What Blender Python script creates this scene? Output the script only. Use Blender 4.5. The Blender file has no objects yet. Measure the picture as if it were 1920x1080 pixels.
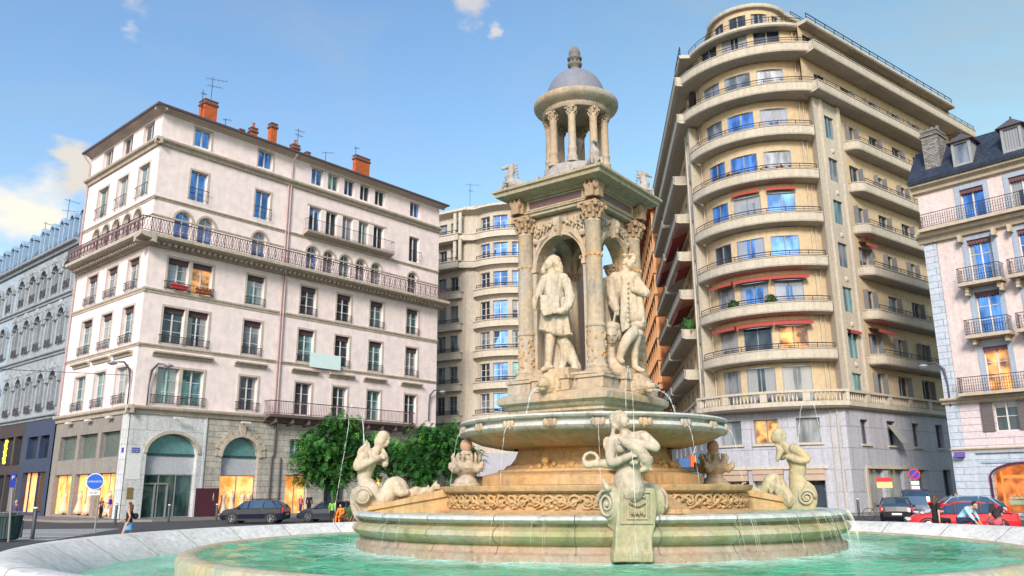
import bpy, bmesh, random
from math import *
from mathutils import Vector as V, Matrix
random.seed(7)
SC = bpy.context.scene
COL = SC.collection
# ---------------------------------------------------------------- camera model
F_PX = 1520.0; TILT = atan(382/1520); ROLL = 0.0058; CAMH = 1.65
_X = V((1,0,0)); _U = V((0,-sin(TILT),cos(TILT))); _F = V((0,cos(TILT),sin(TILT)))
CR = _X*cos(ROLL)-_U*sin(ROLL); CU = _U*cos(ROLL)+_X*sin(ROLL)
def W(u, v, D):
    """world point seen at photo pixel (u,v), horizontal distance D from the camera"""
    d = _F + CR*((u-960)/F_PX) + CU*(-(v-540)/F_PX)
    k = D/hypot(d.x, d.y)
    return V((d.x*k, d.y*k, CAMH+d.z*k))
def WZ(u, v, z=0.0):
    d = _F + CR*((u-960)/F_PX) + CU*(-(v-540)/F_PX)
    k = (z-CAMH)/d.z
    return V((d.x*k, d.y*k, z))
# ---------------------------------------------------------------- object helpers
WL = {}
def tag(o, label=None, cat=None, group=None, kind=None):
    if label: o['label'] = label
    if cat: o['category'] = cat
    if group: o['group'] = group
    if kind: o['kind'] = kind
    return o
def thing(name, loc, label, cat, group=None):
    o = bpy.data.objects.new(name, None); COL.objects.link(o)
    o.location = loc; o.empty_display_size = .3; WL[o] = V(loc)
    return tag(o, label, cat, group)
class MB:
    def __init__(s): s.v = []; s.f = []; s.m = []; s.g = []
    def cut(s): s.g.append((len(s.v),len(s.f)))
    def face(s, pts, mi=0):
        n = len(s.v); s.v += [V(p) for p in pts]; s.f.append(tuple(range(n, n+len(pts)))); s.m.append(mi)
    def add(s, verts, faces, mi=0):
        n = len(s.v); s.v += [V(p) for p in verts]
        for f in faces: s.f.append(tuple(i+n for i in f)); s.m.append(mi)
    def box(s, x0, x1, y0, y1, z0, z1, mi=0, M=None):
        c = [V((x,y,z)) for z in (z0,z1) for y in (y0,y1) for x in (x0,x1)]
        if M: c = [M(p) for p in c]
        s.add(c, [(0,2,3,1),(4,5,7,6),(0,1,5,4),(2,6,7,3),(0,4,6,2),(1,3,7,5)], mi)
    def tube(s, pts, r, n=6, mi=0, caps=True):
        pts = [V(p) for p in pts]; rs = r if isinstance(r, (list,tuple)) else [r]*len(pts)
        rings = []; up = V((0,0,1)); prev = None
        for i, p in enumerate(pts):
            t = (pts[min(i+1,len(pts)-1)]-pts[max(i-1,0)])
            t = t.normalized() if t.length > 1e-9 else V((0,0,1))
            a = prev if prev is not None else (V((1,0,0)) if abs(t.z) > .9 else V((0,0,1)))
            a = a - t*a.dot(t)
            if a.length < 1e-6: a = V((0,1,0)) - t*t.y
            a.normalize(); prev = a; b = t.cross(a)
            rings.append([p+(a*cos(2*pi*k/n)+b*sin(2*pi*k/n))*rs[i] for k in range(n)])
        base = len(s.v)
        for rg in rings: s.v += rg
        for i in range(len(rings)-1):
            for k in range(n):
                k2 = (k+1)%n
                s.f.append((base+i*n+k, base+i*n+k2, base+(i+1)*n+k2, base+(i+1)*n+k)); s.m.append(mi)
        if caps:
            s.f.append(tuple(base+k for k in reversed(range(n)))); s.m.append(mi)
            s.f.append(tuple(base+(len(rings)-1)*n+k for k in range(n))); s.m.append(mi)
    def lathe(s, prof, c, n=48, mi=0, plan=None, a0=0, a1=2*pi, rot=0, cap=True):
        """prof [(r,z)], c centre (x,y,zbase)"""
        c = V(c); full = abs(a1-a0-2*pi) < 1e-6; cols = n if full else n+1
        base = len(s.v)
        for r, z in prof:
            for k in range(cols):
                a = a0+(a1-a0)*k/n; rr = r*(plan(a) if plan else 1)
                s.v.append(V((c.x+rr*cos(a+rot), c.y+rr*sin(a+rot), c.z+z)))
        for i in range(len(prof)-1):
            for k in range(n):
                k2 = (k+1)%cols
                s.f.append((base+i*cols+k, base+i*cols+k2, base+(i+1)*cols+k2, base+(i+1)*cols+k)); s.m.append(mi)
        if full and cap:
            s.f.append(tuple(base+k for k in reversed(range(cols)))); s.m.append(mi)
            s.f.append(tuple(base+(len(prof)-1)*cols+k for k in range(cols))); s.m.append(mi)
    def prism(s, poly, z0, z1, mi=0, M=None):
        """poly [(x,y)] counter-clockwise"""
        n = len(poly); a = [V((x,y,z0)) for x,y in poly]; b = [V((x,y,z1)) for x,y in poly]
        if M: a = [M(p) for p in a]; b = [M(p) for p in b]
        s.add(a+b, [tuple(reversed(range(n))), tuple(range(n,2*n))]+[(k,(k+1)%n,n+(k+1)%n,n+k) for k in range(n)], mi)
    def ball(s, c, r, n=10, mi=0, R=None):
        r = r if isinstance(r,(tuple,list)) else (r,r,r); c = V(c)
        m = n//2+1; base = len(s.v)
        def pt(x,y,z):
            p = V((x*r[0],y*r[1],z*r[2])); return c+(R@p if R else p)
        s.v.append(pt(0,0,-1))
        for i in range(1,m):
            ph = -pi/2+pi*i/m
            for k in range(n): s.v.append(pt(cos(ph)*cos(2*pi*k/n), cos(ph)*sin(2*pi*k/n), sin(ph)))
        s.v.append(pt(0,0,1)); top = len(s.v)-1
        for k in range(n):
            k2=(k+1)%n
            s.f.append((base,base+1+k2,base+1+k)); s.m.append(mi)
            for i in range(m-2):
                q=base+1+i*n; s.f.append((q+k,q+k2,q+n+k2,q+n+k)); s.m.append(mi)
            q=base+1+(m-2)*n; s.f.append((q+k,q+k2,top)); s.m.append(mi)
    def build(s, name, mats, parent=None, smooth=False, origin=None, link=True, auto=None):
        if s.g:
            if s.g[-1][1]<len(s.f): s.cut()
            v0=f0=0; o=None; o0=None
            for v1,f1 in s.g:
                q=MB(); q.v=s.v[v0:v1]; q.f=[tuple(i-v0 for i in f) for f in s.f[f0:f1]]; q.m=s.m[f0:f1]
                o=q.build(name,mats,parent,smooth,origin,link,auto); v0,f0=v1,f1; o0=o0 or o
            return o0
        mats = mats if isinstance(mats,(list,tuple)) else [mats]
        off = V((0,0,0))
        if parent is not None and origin is None: off = WL[parent]
        if origin is not None: off = V(origin)
        me = bpy.data.meshes.new(name)
        me.from_pydata([tuple(p-off) for p in s.v], [], s.f)
        for m in mats: me.materials.append(m)
        if len(mats) > 1: me.polygons.foreach_set('material_index', s.m)
        if smooth: me.polygons.foreach_set('use_smooth', [True]*len(s.f))
        if auto:
            try: me.set_sharp_from_angle(angle=radians(auto))
            except Exception: pass
        # box-projected UVs in metres
        uv = me.uv_layers.new(name='UVMap'); L = uv.data
        co = me.vertices
        for p in me.polygons:
            n = p.normal
            if abs(n.z) > .8: ax = V((1,0,0)); ay = V((0,1,0))
            else:
                ax = V((-n.y, n.x, 0)).normalized(); ay = V((0,0,1))
            for li in p.loop_indices:
                q = co[me.loops[li].vertex_index].co + off
                L[li].uv = (q.dot(ax), q.dot(ay))
        me.update()
        o = bpy.data.objects.new(name, me); COL.objects.link(o)
        if parent is not None:
            o.parent = parent; WL[o] = WL[parent]
            if origin is not None:
                o.location = V(origin)-WL[parent]; WL[o] = V(origin)
        else:
            o.location = off; WL[o] = off
        return o
def dup(o, parent=None, loc=None, rz=None):
    c = o.copy(); COL.objects.link(c)
    if parent is not None: c.parent = parent
    if loc is not None: c.location = loc
    if rz is not None: c.rotation_euler = (0,0,rz)
    for ch in o.children: dup(ch, c)
    return c
# ---------------------------------------------------------------- materials
MATS = {}
def mat(name, col, rough=.8, metal=0, noise=.12, scale=1.5, bump=0., bscale=20, spec=.5, col2=None, emit=None, estr=0, brick=None, uvs=False, rnd=0., alpha=1, trans=0, ior=1.45, streak=0., coat=0):
    if name in MATS: return MATS[name]
    m = bpy.data.materials.new(name); m.use_nodes = True; MATS[name] = m
    nt = m.node_tree; N = nt.nodes; L = nt.links
    b = N['Principled BSDF']; c4 = lambda c: (c[0],c[1],c[2],1)
    b.inputs['Roughness'].default_value = rough; b.inputs['Metallic'].default_value = metal
    b.inputs['Specular IOR Level'].default_value = spec; b.inputs['IOR'].default_value = ior
    b.inputs['Alpha'].default_value = alpha; b.inputs['Transmission Weight'].default_value = trans
    b.inputs['Coat Weight'].default_value = coat
    tc = N.new('ShaderNodeTexCoord'); src = tc.outputs['Object']
    def nz(sc, det=5, vec=None, rg=.6):
        n = N.new('ShaderNodeTexNoise'); n.inputs['Scale'].default_value = sc; n.inputs['Detail'].default_value = det
        n.inputs['Roughness'].default_value = rg; L.new(vec or src, n.inputs['Vector']); return n.outputs['Fac']
    def ramp(x, a, b_, p0=.3, p1=.7):
        r = N.new('ShaderNodeValToRGB'); e = r.color_ramp.elements; e[0].position=p0; e[1].position=p1
        e[0].color=c4(a); e[1].color=c4(b_); L.new(x, r.inputs['Fac']); return r.outputs['Color']
    def mixc(f, a, b_, mode='MIX'):
        x = N.new('ShaderNodeMix'); x.data_type='RGBA'; x.blend_type=mode
        if isinstance(f,(int,float)): x.inputs[0].default_value=f
        else: L.new(f, x.inputs[0])
        for i,q in ((6,a),(7,b_)):
            if isinstance(q,tuple): x.inputs[i].default_value=c4(q)
            else: L.new(q, x.inputs[i])
        return x.outputs[2]
    lo = tuple(max(0,x*(1-noise)) for x in col); hi = tuple(min(1,x*(1+noise)) for x in col)
    if col2: lo, hi = col, col2
    out = ramp(nz(scale), lo, hi) if (noise or col2) else None
    if out is not None and noise: # second, finer octave
        out = mixc(.5, out, ramp(nz(scale*9,3), tuple(x*.8 for x in lo), tuple(min(1,x*1.12) for x in hi)), 'MIX')
    h = None
    if streak:
        mp = N.new('ShaderNodeMapping'); mp.inputs['Scale'].default_value=(2.2,2.2,.13); L.new(src, mp.inputs['Vector'])
        s_ = ramp(nz(1.6,6,mp.outputs[0],.7), (1-streak,)*3, (1,1,1), .38, .62); out = mixc(1., out, s_, 'MULTIPLY')
    if brick:
        br = N.new('ShaderNodeTexBrick'); uv = N.new('ShaderNodeUVMap'); L.new(uv.outputs[0], br.inputs['Vector'])
        br.inputs['Scale'].default_value = 1; br.inputs['Brick Width'].default_value=brick[0]; br.inputs['Row Height'].default_value=brick[1]
        br.inputs['Mortar Size'].default_value=brick[2]; br.inputs['Mortar Smooth'].default_value=.3; br.offset=.5
        bc = brick[3] if len(brick)>3 else .15
        br.inputs['Color1'].default_value=(1,1,1,1); br.inputs['Color2'].default_value=(1-bc,1-bc,1-bc,1)
        mo = brick[4] if len(brick)>4 else .45
        br.inputs['Mortar'].default_value=(mo,mo,mo,1)
        out = mixc(1., out, br.outputs['Color'], 'MULTIPLY')
        bp = N.new('ShaderNodeBump'); bp.inputs['Strength'].default_value=.6; bp.inputs['Distance'].default_value=.03; bp.invert=True
        L.new(br.outputs['Fac'], bp.inputs['Height']); h = bp
    if rnd:
        oi = N.new('ShaderNodeObjectInfo'); r = ramp(oi.outputs['Random'], (1-rnd,)*3, (1+rnd*.3,)*3, 0, 1); out = mixc(1., out, r, 'MULTIPLY') if out is not None else mixc(1., col, r, 'MULTIPLY')
    if out is not None: L.new(out, b.inputs['Base Color'])
    else: b.inputs['Base Color'].default_value = c4(col)
    if bump:
        bp = N.new('ShaderNodeBump'); bp.inputs['Strength'].default_value=bump; bp.inputs['Distance'].default_value=.05
        L.new(nz(bscale,6), bp.inputs['Height'])
        if h: L.new(h.outputs[0], bp.inputs['Normal'])
        h = bp
    if h: L.new(h.outputs[0], b.inputs['Normal'])
    if emit: 
        b.inputs['Emission Color'].default_value=c4(emit); b.inputs['Emission Strength'].default_value=estr
    return m
def glassmat(name, tint, rough=.04, metal=.55, wob=.02, curtain=.45):
    """window pane: uneven mirror-like glass with curtains or a half-drawn blind behind it, different in every window"""
    m = mat(name, tint, rough=rough, metal=metal, noise=0, spec=.8)
    nt=m.node_tree; N=nt.nodes; L=nt.links; b=N['Principled BSDF']
    def mth(op,a,b_=None,c=None,cl=False):
        n=N.new('ShaderNodeMath'); n.operation=op; n.use_clamp=cl
        for i,q in enumerate((a,b_,c)):
            if q is None: continue
            if isinstance(q,(int,float)): n.inputs[i].default_value=q
            else: L.new(q,n.inputs[i])
        return n.outputs[0]
    n=N.new('ShaderNodeTexNoise'); n.inputs['Scale'].default_value=.9; n.inputs['Detail'].default_value=1
    g=N.new('ShaderNodeNewGeometry'); L.new(g.outputs['Position'], n.inputs['Vector'])
    bp=N.new('ShaderNodeBump'); bp.inputs['Strength'].default_value=.5; bp.inputs['Distance'].default_value=wob; L.new(n.outputs['Fac'],bp.inputs['Height']); L.new(bp.outputs[0], b.inputs['Normal'])
    n2=N.new('ShaderNodeTexNoise'); n2.inputs['Scale'].default_value=1.3; n2.inputs['Detail'].default_value=3
    mp=N.new('ShaderNodeMapping'); mp.inputs['Scale'].default_value=(1,1,.35); L.new(g.outputs['Position'],mp.inputs['Vector']); L.new(mp.outputs[0],n2.inputs['Vector'])
    r=N.new('ShaderNodeValToRGB'); r.color_ramp.elements[0].position=.40; r.color_ramp.elements[1].position=.60
    r.color_ramp.elements[0].color=(tint[0]*.35,tint[1]*.38,tint[2]*.42,1); r.color_ramp.elements[1].color=(tint[0],tint[1],tint[2],1)
    L.new(n2.outputs['Fac'],r.inputs['Fac'])
    oi=N.new('ShaderNodeObjectInfo'); tc=N.new('ShaderNodeTexCoord'); s=N.new('ShaderNodeSeparateXYZ'); L.new(tc.outputs['Object'],s.inputs[0])
    R=oi.outputs['Random']; r2=mth('FRACT',mth('MULTIPLY',R,17.31)); r3=mth('FRACT',mth('MULTIPLY',R,41.7))
    ax=mth('ABSOLUTE',s.outputs['X']); lim=mth('MULTIPLY_ADD',r2,.75,.22)
    side=mth('GREATER_THAN',ax,lim); zt=mth('MULTIPLY_ADD',r3,3.2,.9); top=mth('GREATER_THAN',s.outputs['Z'],zt)
    on=mth('LESS_THAN',R,curtain); mask=mth('MULTIPLY',mth('MAXIMUM',side,top),on)
    fold=mth('MULTIPLY_ADD',mth('SINE',mth('MULTIPLY_ADD',s.outputs['X'],62.0,mth('MULTIPLY',R,9.0))),.16,.62)
    cc=N.new('ShaderNodeCombineXYZ'); L.new(mth('MULTIPLY',fold,.52),cc.inputs[0]); L.new(mth('MULTIPLY',fold,.52),cc.inputs[1]); L.new(mth('MULTIPLY',fold,.55),cc.inputs[2])
    x=N.new('ShaderNodeMix'); x.data_type='RGBA'; L.new(mth('MULTIPLY',mask,.8),x.inputs[0]); L.new(r.outputs[0],x.inputs[6]); L.new(cc.outputs[0],x.inputs[7]); L.new(x.outputs[2],b.inputs['Base Color'])
    L.new(mth('MULTIPLY_ADD',mask,-.75*metal,metal),b.inputs['Metallic'])
    return m
G_BLUE = glassmat('window_glass_sky', (.20,.40,.80), metal=.85)
G_TEAL = glassmat('window_glass_teal', (.25,.48,.52), metal=.7)
G_DARK = glassmat('window_glass_dark', (.06,.08,.11), metal=.3)
G_GREY = glassmat('window_glass_curtained', (.28,.31,.36), metal=.25, rough=.2)
def shopglow(name, c1, c2, st):
    m = bpy.data.materials.new(name); m.use_nodes=True; nt=m.node_tree; N=nt.nodes; L=nt.links; b=N['Principled BSDF']
    n=N.new('ShaderNodeTexNoise'); n.inputs['Scale'].default_value=1.3; n.inputs['Detail'].default_value=4
    g=N.new('ShaderNodeNewGeometry'); L.new(g.outputs['Position'],n.inputs['Vector'])
    r=N.new('ShaderNodeValToRGB'); r.color_ramp.elements[0].position=.35; r.color_ramp.elements[1].position=.65
    r.color_ramp.elements[0].color=(*c1,1); r.color_ramp.elements[1].color=(*c2,1)
    L.new(n.outputs['Fac'],r.inputs['Fac']); L.new(r.outputs[0],b.inputs['Emission Color']); L.new(r.outputs[0],b.inputs['Base Color'])
    b.inputs['Emission Strength'].default_value=st; b.inputs['Roughness'].default_value=.6
    return m
G_WARM = shopglow('window_glass_painted_glow', (.10,.05,.03), (1,.45,.14), .30)  # orange glow for lit rooms, and sunset reflections painted in as emission
G_WARM.node_tree.nodes['Principled BSDF'].inputs['Roughness'].default_value=.1
SHOP = shopglow('lit_shop_interior', (.85,.24,.03), (1,.55,.20), .5)
WHITE_PAINT = mat('white_window_paint', (.62,.62,.62), rough=.5, noise=.08)
GREY_PAINT = mat('grey_window_paint', (.22,.24,.27), rough=.5, noise=.08)
IRON = mat('wrought_iron', (.045,.035,.045), rough=.55, noise=.3, scale=3)
IRON_BROWN = mat('rusty_brown_iron', (.10,.05,.06), rough=.6, noise=.3, scale=3)
STUCCO = mat('pink_white_stucco', (.82,.715,.725), rough=.9, noise=.025, scale=.2, bump=.12, bscale=30, streak=.055)
STUCCO_TRIM = mat('cream_stone_trim', (.50,.44,.37), rough=.9, noise=.14, scale=.8, bump=.2, bscale=12, streak=.22)
STONE_GF = mat('weathered_block_stone', (.47,.45,.41), rough=.9, noise=.22, scale=.7, bump=.3, bscale=10, brick=(1.1,.42,.02,.18,.5), streak=.2)
STONE_PALE = mat('pale_smooth_stone', (.60,.63,.66), rough=.85, noise=.16, scale=.8, bump=.2, bscale=10, brick=(1.6,.95,.014,.1,.6), streak=.15)
PELMET = mat('dark_brown_pelmet', (.08,.05,.06), rough=.8, noise=.2)
ROOFTILE = mat('brown_roof_tiles', (.16,.09,.07), rough=.9, noise=.3, scale=2, bump=.6, bscale=9, brick=(.3,.3,.03,.3,.4))
ZINC = mat('dark_gutter_metal', (.09,.075,.085), rough=.5, noise=.2)
PIPE = mat('pink_downpipe', (.48,.33,.34), rough=.5, noise=.15)
BRICK_RED = mat('orange_red_brick', (.62,.15,.05), rough=.9, noise=.2, scale=3, brick=(.3,.11,.014,.3,.5))
def lerp(a,b,t): return a+(b-a)*t
# ================================================================= facade tools
class Flat:
    def __init__(s, P0, az, side):     # side +1: outward normal is clockwise of the run direction
        a = radians(az); s.P = V((P0[0],P0[1],0)); s.d = V((sin(a),cos(a),0)); s.n0 = V((cos(a),-sin(a),0))*side
    def M(s, q, z, o=0): return s.P+s.d*q+s.n0*o+V((0,0,z))
    def n(s, q): return s.n0
    step = 1e9
class Arc:
    """arc from chord ends A to B bulging by sag towards nrm; parameter = chord-proportional arclength 0..len"""
    def __init__(s, A, B, sag, nrm):
        A=V((A[0],A[1],0)); B=V((B[0],B[1],0)); c=(B-A).length; s.R=(c*c/4+sag*sag)/(2*sag)
        n=V((nrm[0],nrm[1],0)).normalized(); s.C=(A+B)/2+n*(sag-s.R)
        a=(A-s.C); b=(B-s.C); s.a0=atan2(a.y,a.x); d=atan2(b.y,b.x)-s.a0
        while d>pi: d-=2*pi
        while d<-pi: d+=2*pi
        s.sg = 1 if d>0 else -1; s.len=abs(d)*s.R; s.step=.55
    def M(s,q,z,o=0):
        a=s.a0+s.sg*q/s.R; return s.C+V((cos(a),sin(a),0))*(s.R+o)+V((0,0,z))
    def n(s,q):
        a=s.a0+s.sg*q/s.R; return V((cos(a),sin(a),0))
def brk(F, s0, s1, extra=()):
    xs = [s0,s1]+[e for e in extra if s0<e<s1]
    xs = sorted(set(round(x,4) for x in xs)); out=[]
    for a,b in zip(xs,xs[1:]):
        k=max(1,int(ceil((b-a)/F.step)))
        out += [a+(b-a)*i/k for i in range(k)]
    return out+[xs[-1]]
def slab(mb, F, s0, s1, z0, z1, o0, o1, mi=0):
    """solid band following the facade"""
    xs = brk(F,s0,s1)
    for a,b in zip(xs,xs[1:]):
        P=lambda q,z,o: F.M(q,z,o)
        mb.face([P(a,z0,o1),P(b,z0,o1),P(b,z1,o1),P(a,z1,o1)],mi)
        mb.face([P(a,z1,o0),P(a,z1,o1),P(b,z1,o1),P(b,z1,o0)],mi)
        mb.face([P(a,z0,o0),P(b,z0,o0),P(b,z0,o1),P(a,z0,o1)],mi)
    for q in (s0,s1): mb.face([F.M(q,z0,o0),F.M(q,z0,o1),F.M(q,z1,o1),F.M(q,z1,o0)],mi)
def moulding(mb, F, s0, s1, prof, mi=0):
    """prof [(o,z)] swept along facade"""
    xs = brk(F,s0,s1)
    for a,b in zip(xs,xs[1:]):
        for (o0,z0),(o1,z1) in zip(prof,prof[1:]):
            mb.face([F.M(a,z0,o0),F.M(b,z0,o0),F.M(b,z1,o1),F.M(a,z1,o1)],mi)
    for q in (s0,s1): mb.face([F.M(q,z,o) for o,z in prof],mi)
def wall(mb, F, s0, s1, z0, z1, ops, dep=.3, mi=0, o=0, mir=None):
    """ops: (s0,s1,z0,z1,arch) openings; arch = rise above z1"""
    mir = mi if mir is None else mir
    ex=[]; ez=[z0,z1]
    for w in ops: ex += [w[0],w[1]]; ez += [w[2],w[3]]+([w[3]+w[4]] if w[4] else [])
    xs=brk(F,s0,s1,ex); zs=sorted(set(round(z,4) for z in ez if z0-1e-6<=z<=z1+1e-6))
    for a,b in zip(xs,xs[1:]):
        for c,d in zip(zs,zs[1:]):
            m=((a+b)/2,(c+d)/2)
            if any(w[0]<m[0]<w[1] and w[2]<m[1]<w[3]+w[4] for w in ops): continue
            mb.face([F.M(a,c,o),F.M(b,c,o),F.M(b,d,o),F.M(a,d,o)],mi)
    for w in ops:
        a,b,c,d,r=w; di=o-dep
        for q in (a,b): mb.face([F.M(q,c,o),F.M(q,d,o),F.M(q,d,di),F.M(q,c,di)],mir)
        mb.face([F.M(a,c,o),F.M(b,c,o),F.M(b,c,di),F.M(a,c,di)],mir)
        if not r: mb.face([F.M(a,d,o),F.M(b,d,o),F.M(b,d,di),F.M(a,d,di)],mir)
        else:
            n=12; h=(b-a)/2; pts=[(a+h-h*cos(pi*k/n), d+r*sin(pi*k/n)) for k in range(n+1)]
            for (x0,y0),(x1,y1) in zip(pts,pts[1:]):
                mb.face([F.M(x0,y0,o),F.M(x1,y1,o),F.M(x1,d+r,o),F.M(x0,d+r,o)],mi)
                mb.face([F.M(x0,y0,o),F.M(x1,y1,o),F.M(x1,y1,di),F.M(x0,y0,di)],mir)
def place(o, F, root, q, z, off=0):
    n=F.n(q); p=F.M(q,z,off); o.parent=root; o.location=p-WL[root]
    o.rotation_euler=(0,0,atan2(-n.x, n.y)); WL[o]=p
    return o
WP = {}
def win_proto(w, h, style, arch, fr, glass, pel, bars):
    """window mesh in local coordinates: x along, +y outward, z up from the sill; glass is its child"""
    key=(round(w,2),round(h,2),style,round(arch,2),fr.name,glass.name,pel,bars)
    if key in WP: return WP[key]
    m=MB(); t=.06; d=.05
    def bar(x0,x1,z0,z1,y=d): m.box(x0,x1,-.02,y,z0,z1)
    hb = h
    bar(-w/2,-w/2+t,0,h); bar(w/2-t,w/2,0,h); bar(-w/2+t,w/2-t,0,t)
    if not arch: bar(-w/2+t,w/2-t,h-t,h)
    bar(-t*.7,t*.7,t,h-(0 if arch else t),d+.012)
    for k in range(1,bars+1):
        z=t+(h-2*t)*k/(bars+1); bar(-w/2+t,-t*.7,z-.018,z+.018,.035); bar(t*.7,w/2-t,z-.018,z+.018,.035)
    gp=[(-w/2+t*.5,t*.5),(w/2-t*.5,t*.5),(w/2-t*.5,h-(0 if arch else t*.5)),(-w/2+t*.5,h-(0 if arch else t*.5))]
    if arch:
        bar(-w/2+t,w/2-t,h-.02,h+.03,d+.005)
        n=12; R=w/2
        P=lambda k,r,y: (-r*cos(pi*k/n), y, h+arch*r/R*sin(pi*k/n))
        for k in range(n):
            m.face([P(k,R,d),P(k+1,R,d),P(k+1,R-t,d),P(k,R-t,d)]); m.face([P(k,R-t,d),P(k+1,R-t,d),P(k+1,R-t,-.02),P(k,R-t,-.02)])
        bar(-t*.5,t*.5,h+.03,h+arch-t,d)
        gp=[(-w/2+t*.5,t*.5),(w/2-t*.5,t*.5)]+[(R*cos(pi*k/n), h+arch*sin(pi*k/n)) for k in range(n+1)]
    o=m.build('window', fr, origin=(0,0,0)); WL[o]=V((0,0,0))
    g=MB(); g.face([(x,0,z) for x,z in gp]); go=g.build('glass', glass, origin=(0,0,0)); go.parent=o
    if pel:
        p=MB(); p.box(-w/2,w/2,.06,.10,h-pel,h+.0)
        n=9
        for k in range(n): 
            x=-w/2+w*(k+.5)/n; p.box(x-w/n*.36,x+w/n*.36,.062,.098,h-pel-.07,h-pel)
        po=p.build('pelmet', PELMET, origin=(0,0,0)); po.parent=o
    WP[key]=o; o['_used']=0
    return o
def window(F, root, a, b, z0, z1, dep=.3, arch=0, fr=None, glass=None, pel=0, bars=2, name=None, o=0):
    pr=win_proto(b-a, z1-z0, 'f', arch, fr or WHITE_PAINT, glass or G_BLUE, pel, bars)
    if pr['_used']==0: pr['_used']=1; w=pr
    else: w=dup(pr)
    if '_used' in w and w is not pr: del w['_used']
    if name: w.name=name
    return place(w, F, root, (a+b)/2, z0, o-dep+.03)
def rail(F, root, a, b, z0, h, o, gap=.14, style='bars', m=None, ends=0, name='balcony_railing', r=.014):
    """railing along the facade at outward offset o; ends = return rails to the wall"""
    mb=MB(); xs=brk(F,a,b)
    def seg(z,rr):
        for p,q in zip(xs,xs[1:]): mb.tube([F.M(p,z,o),F.M(q,z,o)], rr, 4)
        if ends:
            for q in (a,b): mb.tube([F.M(q,z,o),F.M(q,z,o-ends)], rr, 4)
    seg(z0+h, r*1.6); seg(z0+.08, r)
    if style=='pipes': # three horizontal rails on posts
        seg(z0+h*.55, r)
        k=max(2,int((b-a)/1.3))
        for i in range(k+1): q=a+(b-a)*i/k; mb.tube([F.M(q,z0-.05,o),F.M(q,z0+h,o)], r*1.2, 4)
        return mb.build(name, m or IRON, root)
    k=max(1,int(round((b-a)/gap)))
    for i in range(k+1):
        q=a+(b-a)*i/k
        if style=='lattice':
            q2=min(b,q+gap)
            if i<k:
                mb.tube([F.M(q,z0+.08,o),F.M(q2,z0+h,o)], r*.7, 3, caps=False); mb.tube([F.M(q2,z0+.08,o),F.M(q,z0+h,o)], r*.7, 3, caps=False)
            if i%3==0: mb.tube([F.M(q,z0,o),F.M(q,z0+h,o)], r, 4)
        elif style=='scroll':
            mb.tube([F.M(q,z0,o),F.M(q,z0+h,o)], r*.8, 3, caps=False)
            if i<k:
                c=q+gap/2
                for zc,rr in ((z0+h*.33,h*.16),(z0+h*.7,h*.13)):
                    pts=[F.M(c+min(gap*.48,rr)*cos(t*pi/4),zc+rr*sin(t*pi/4),o) for t in range(9)]
                    mb.tube(pts, r*.7, 3, caps=False)
        else:
            mb.tube([F.M(q,z0,o),F.M(q,z0+h,o)], r*.8, 3, caps=False)
    if ends:
        k2=max(1,int(ends/gap))
        for q in (a,b):
            for i in range(k2): 
                oo=o-ends*i/k2; mb.tube([F.M(q,z0,oo),F.M(q,z0+h,oo)], r*.8, 3, caps=False)
    return mb.build(name, m or IRON, root)
def surround(mb, F, a, b, z0, z1, w=.16, o=.04, mi=0, o0=0):
    if mb.f: mb.cut()
    slab(mb,F,a-w,a,z0,z1,o0,o0+o,mi); slab(mb,F,b,b+w,z0,z1,o0,o0+o,mi); slab(mb,F,a-w,b+w,z1,z1+w,o0,o0+o+.004,mi)
def arch_ring(mb, F, a, b, z, r, w=.16, o=.05, mi=0, n=14):
    if mb.f: mb.cut()
    c=(a+b)/2; h=(b-a)/2
    P=lambda k,e,oo: F.M(c-(h+e)*cos(pi*k/n), z+(r+e)*sin(pi*k/n), oo)
    for k in range(n):
        mb.face([P(k,0,o),P(k+1,0,o),P(k+1,w,o),P(k,w,o)],mi); mb.face([P(k,w,0),P(k+1,w,0),P(k+1,w,o),P(k,w,o)],mi); mb.face([P(k,0,0),P(k+1,0,0),P(k+1,0,o),P(k,0,o)],mi)
def text_on(F, root, s, q, z, size, m, off, name='lettering', align='CENTER', ext=.005):
    c=bpy.data.curves.new(name,'FONT'); c.body=s; c.size=size; c.extrude=ext; c.align_x=align; c.materials.append(m); c.resolution_u=2
    o=bpy.data.objects.new(name,c); COL.objects.link(o)
    n=F.n(q); x=V((0,0,1)).cross(n)  # reading direction to the right seen from outside
    o.parent=root; o.location=F.M(q,z,off)-WL[root]
    o.rotation_euler=Matrix((( x.x,0,n.x),(x.y,0,n.y),(0,1,0))).to_euler()
    return o
# ================================================================= pink-white corner building
PC=(-24.77,52.98)
FA=Flat(PC,41,1); FB=Flat(PC,-48.5,-1)
LA=27.2; LB=12.3
bA=thing('apartment_building',(PC[0],PC[1],0),'pinkish white corner apartment house with a long iron balcony and orange brick chimneys','building')
w=MB(); wops=[]; bops=[]
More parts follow.
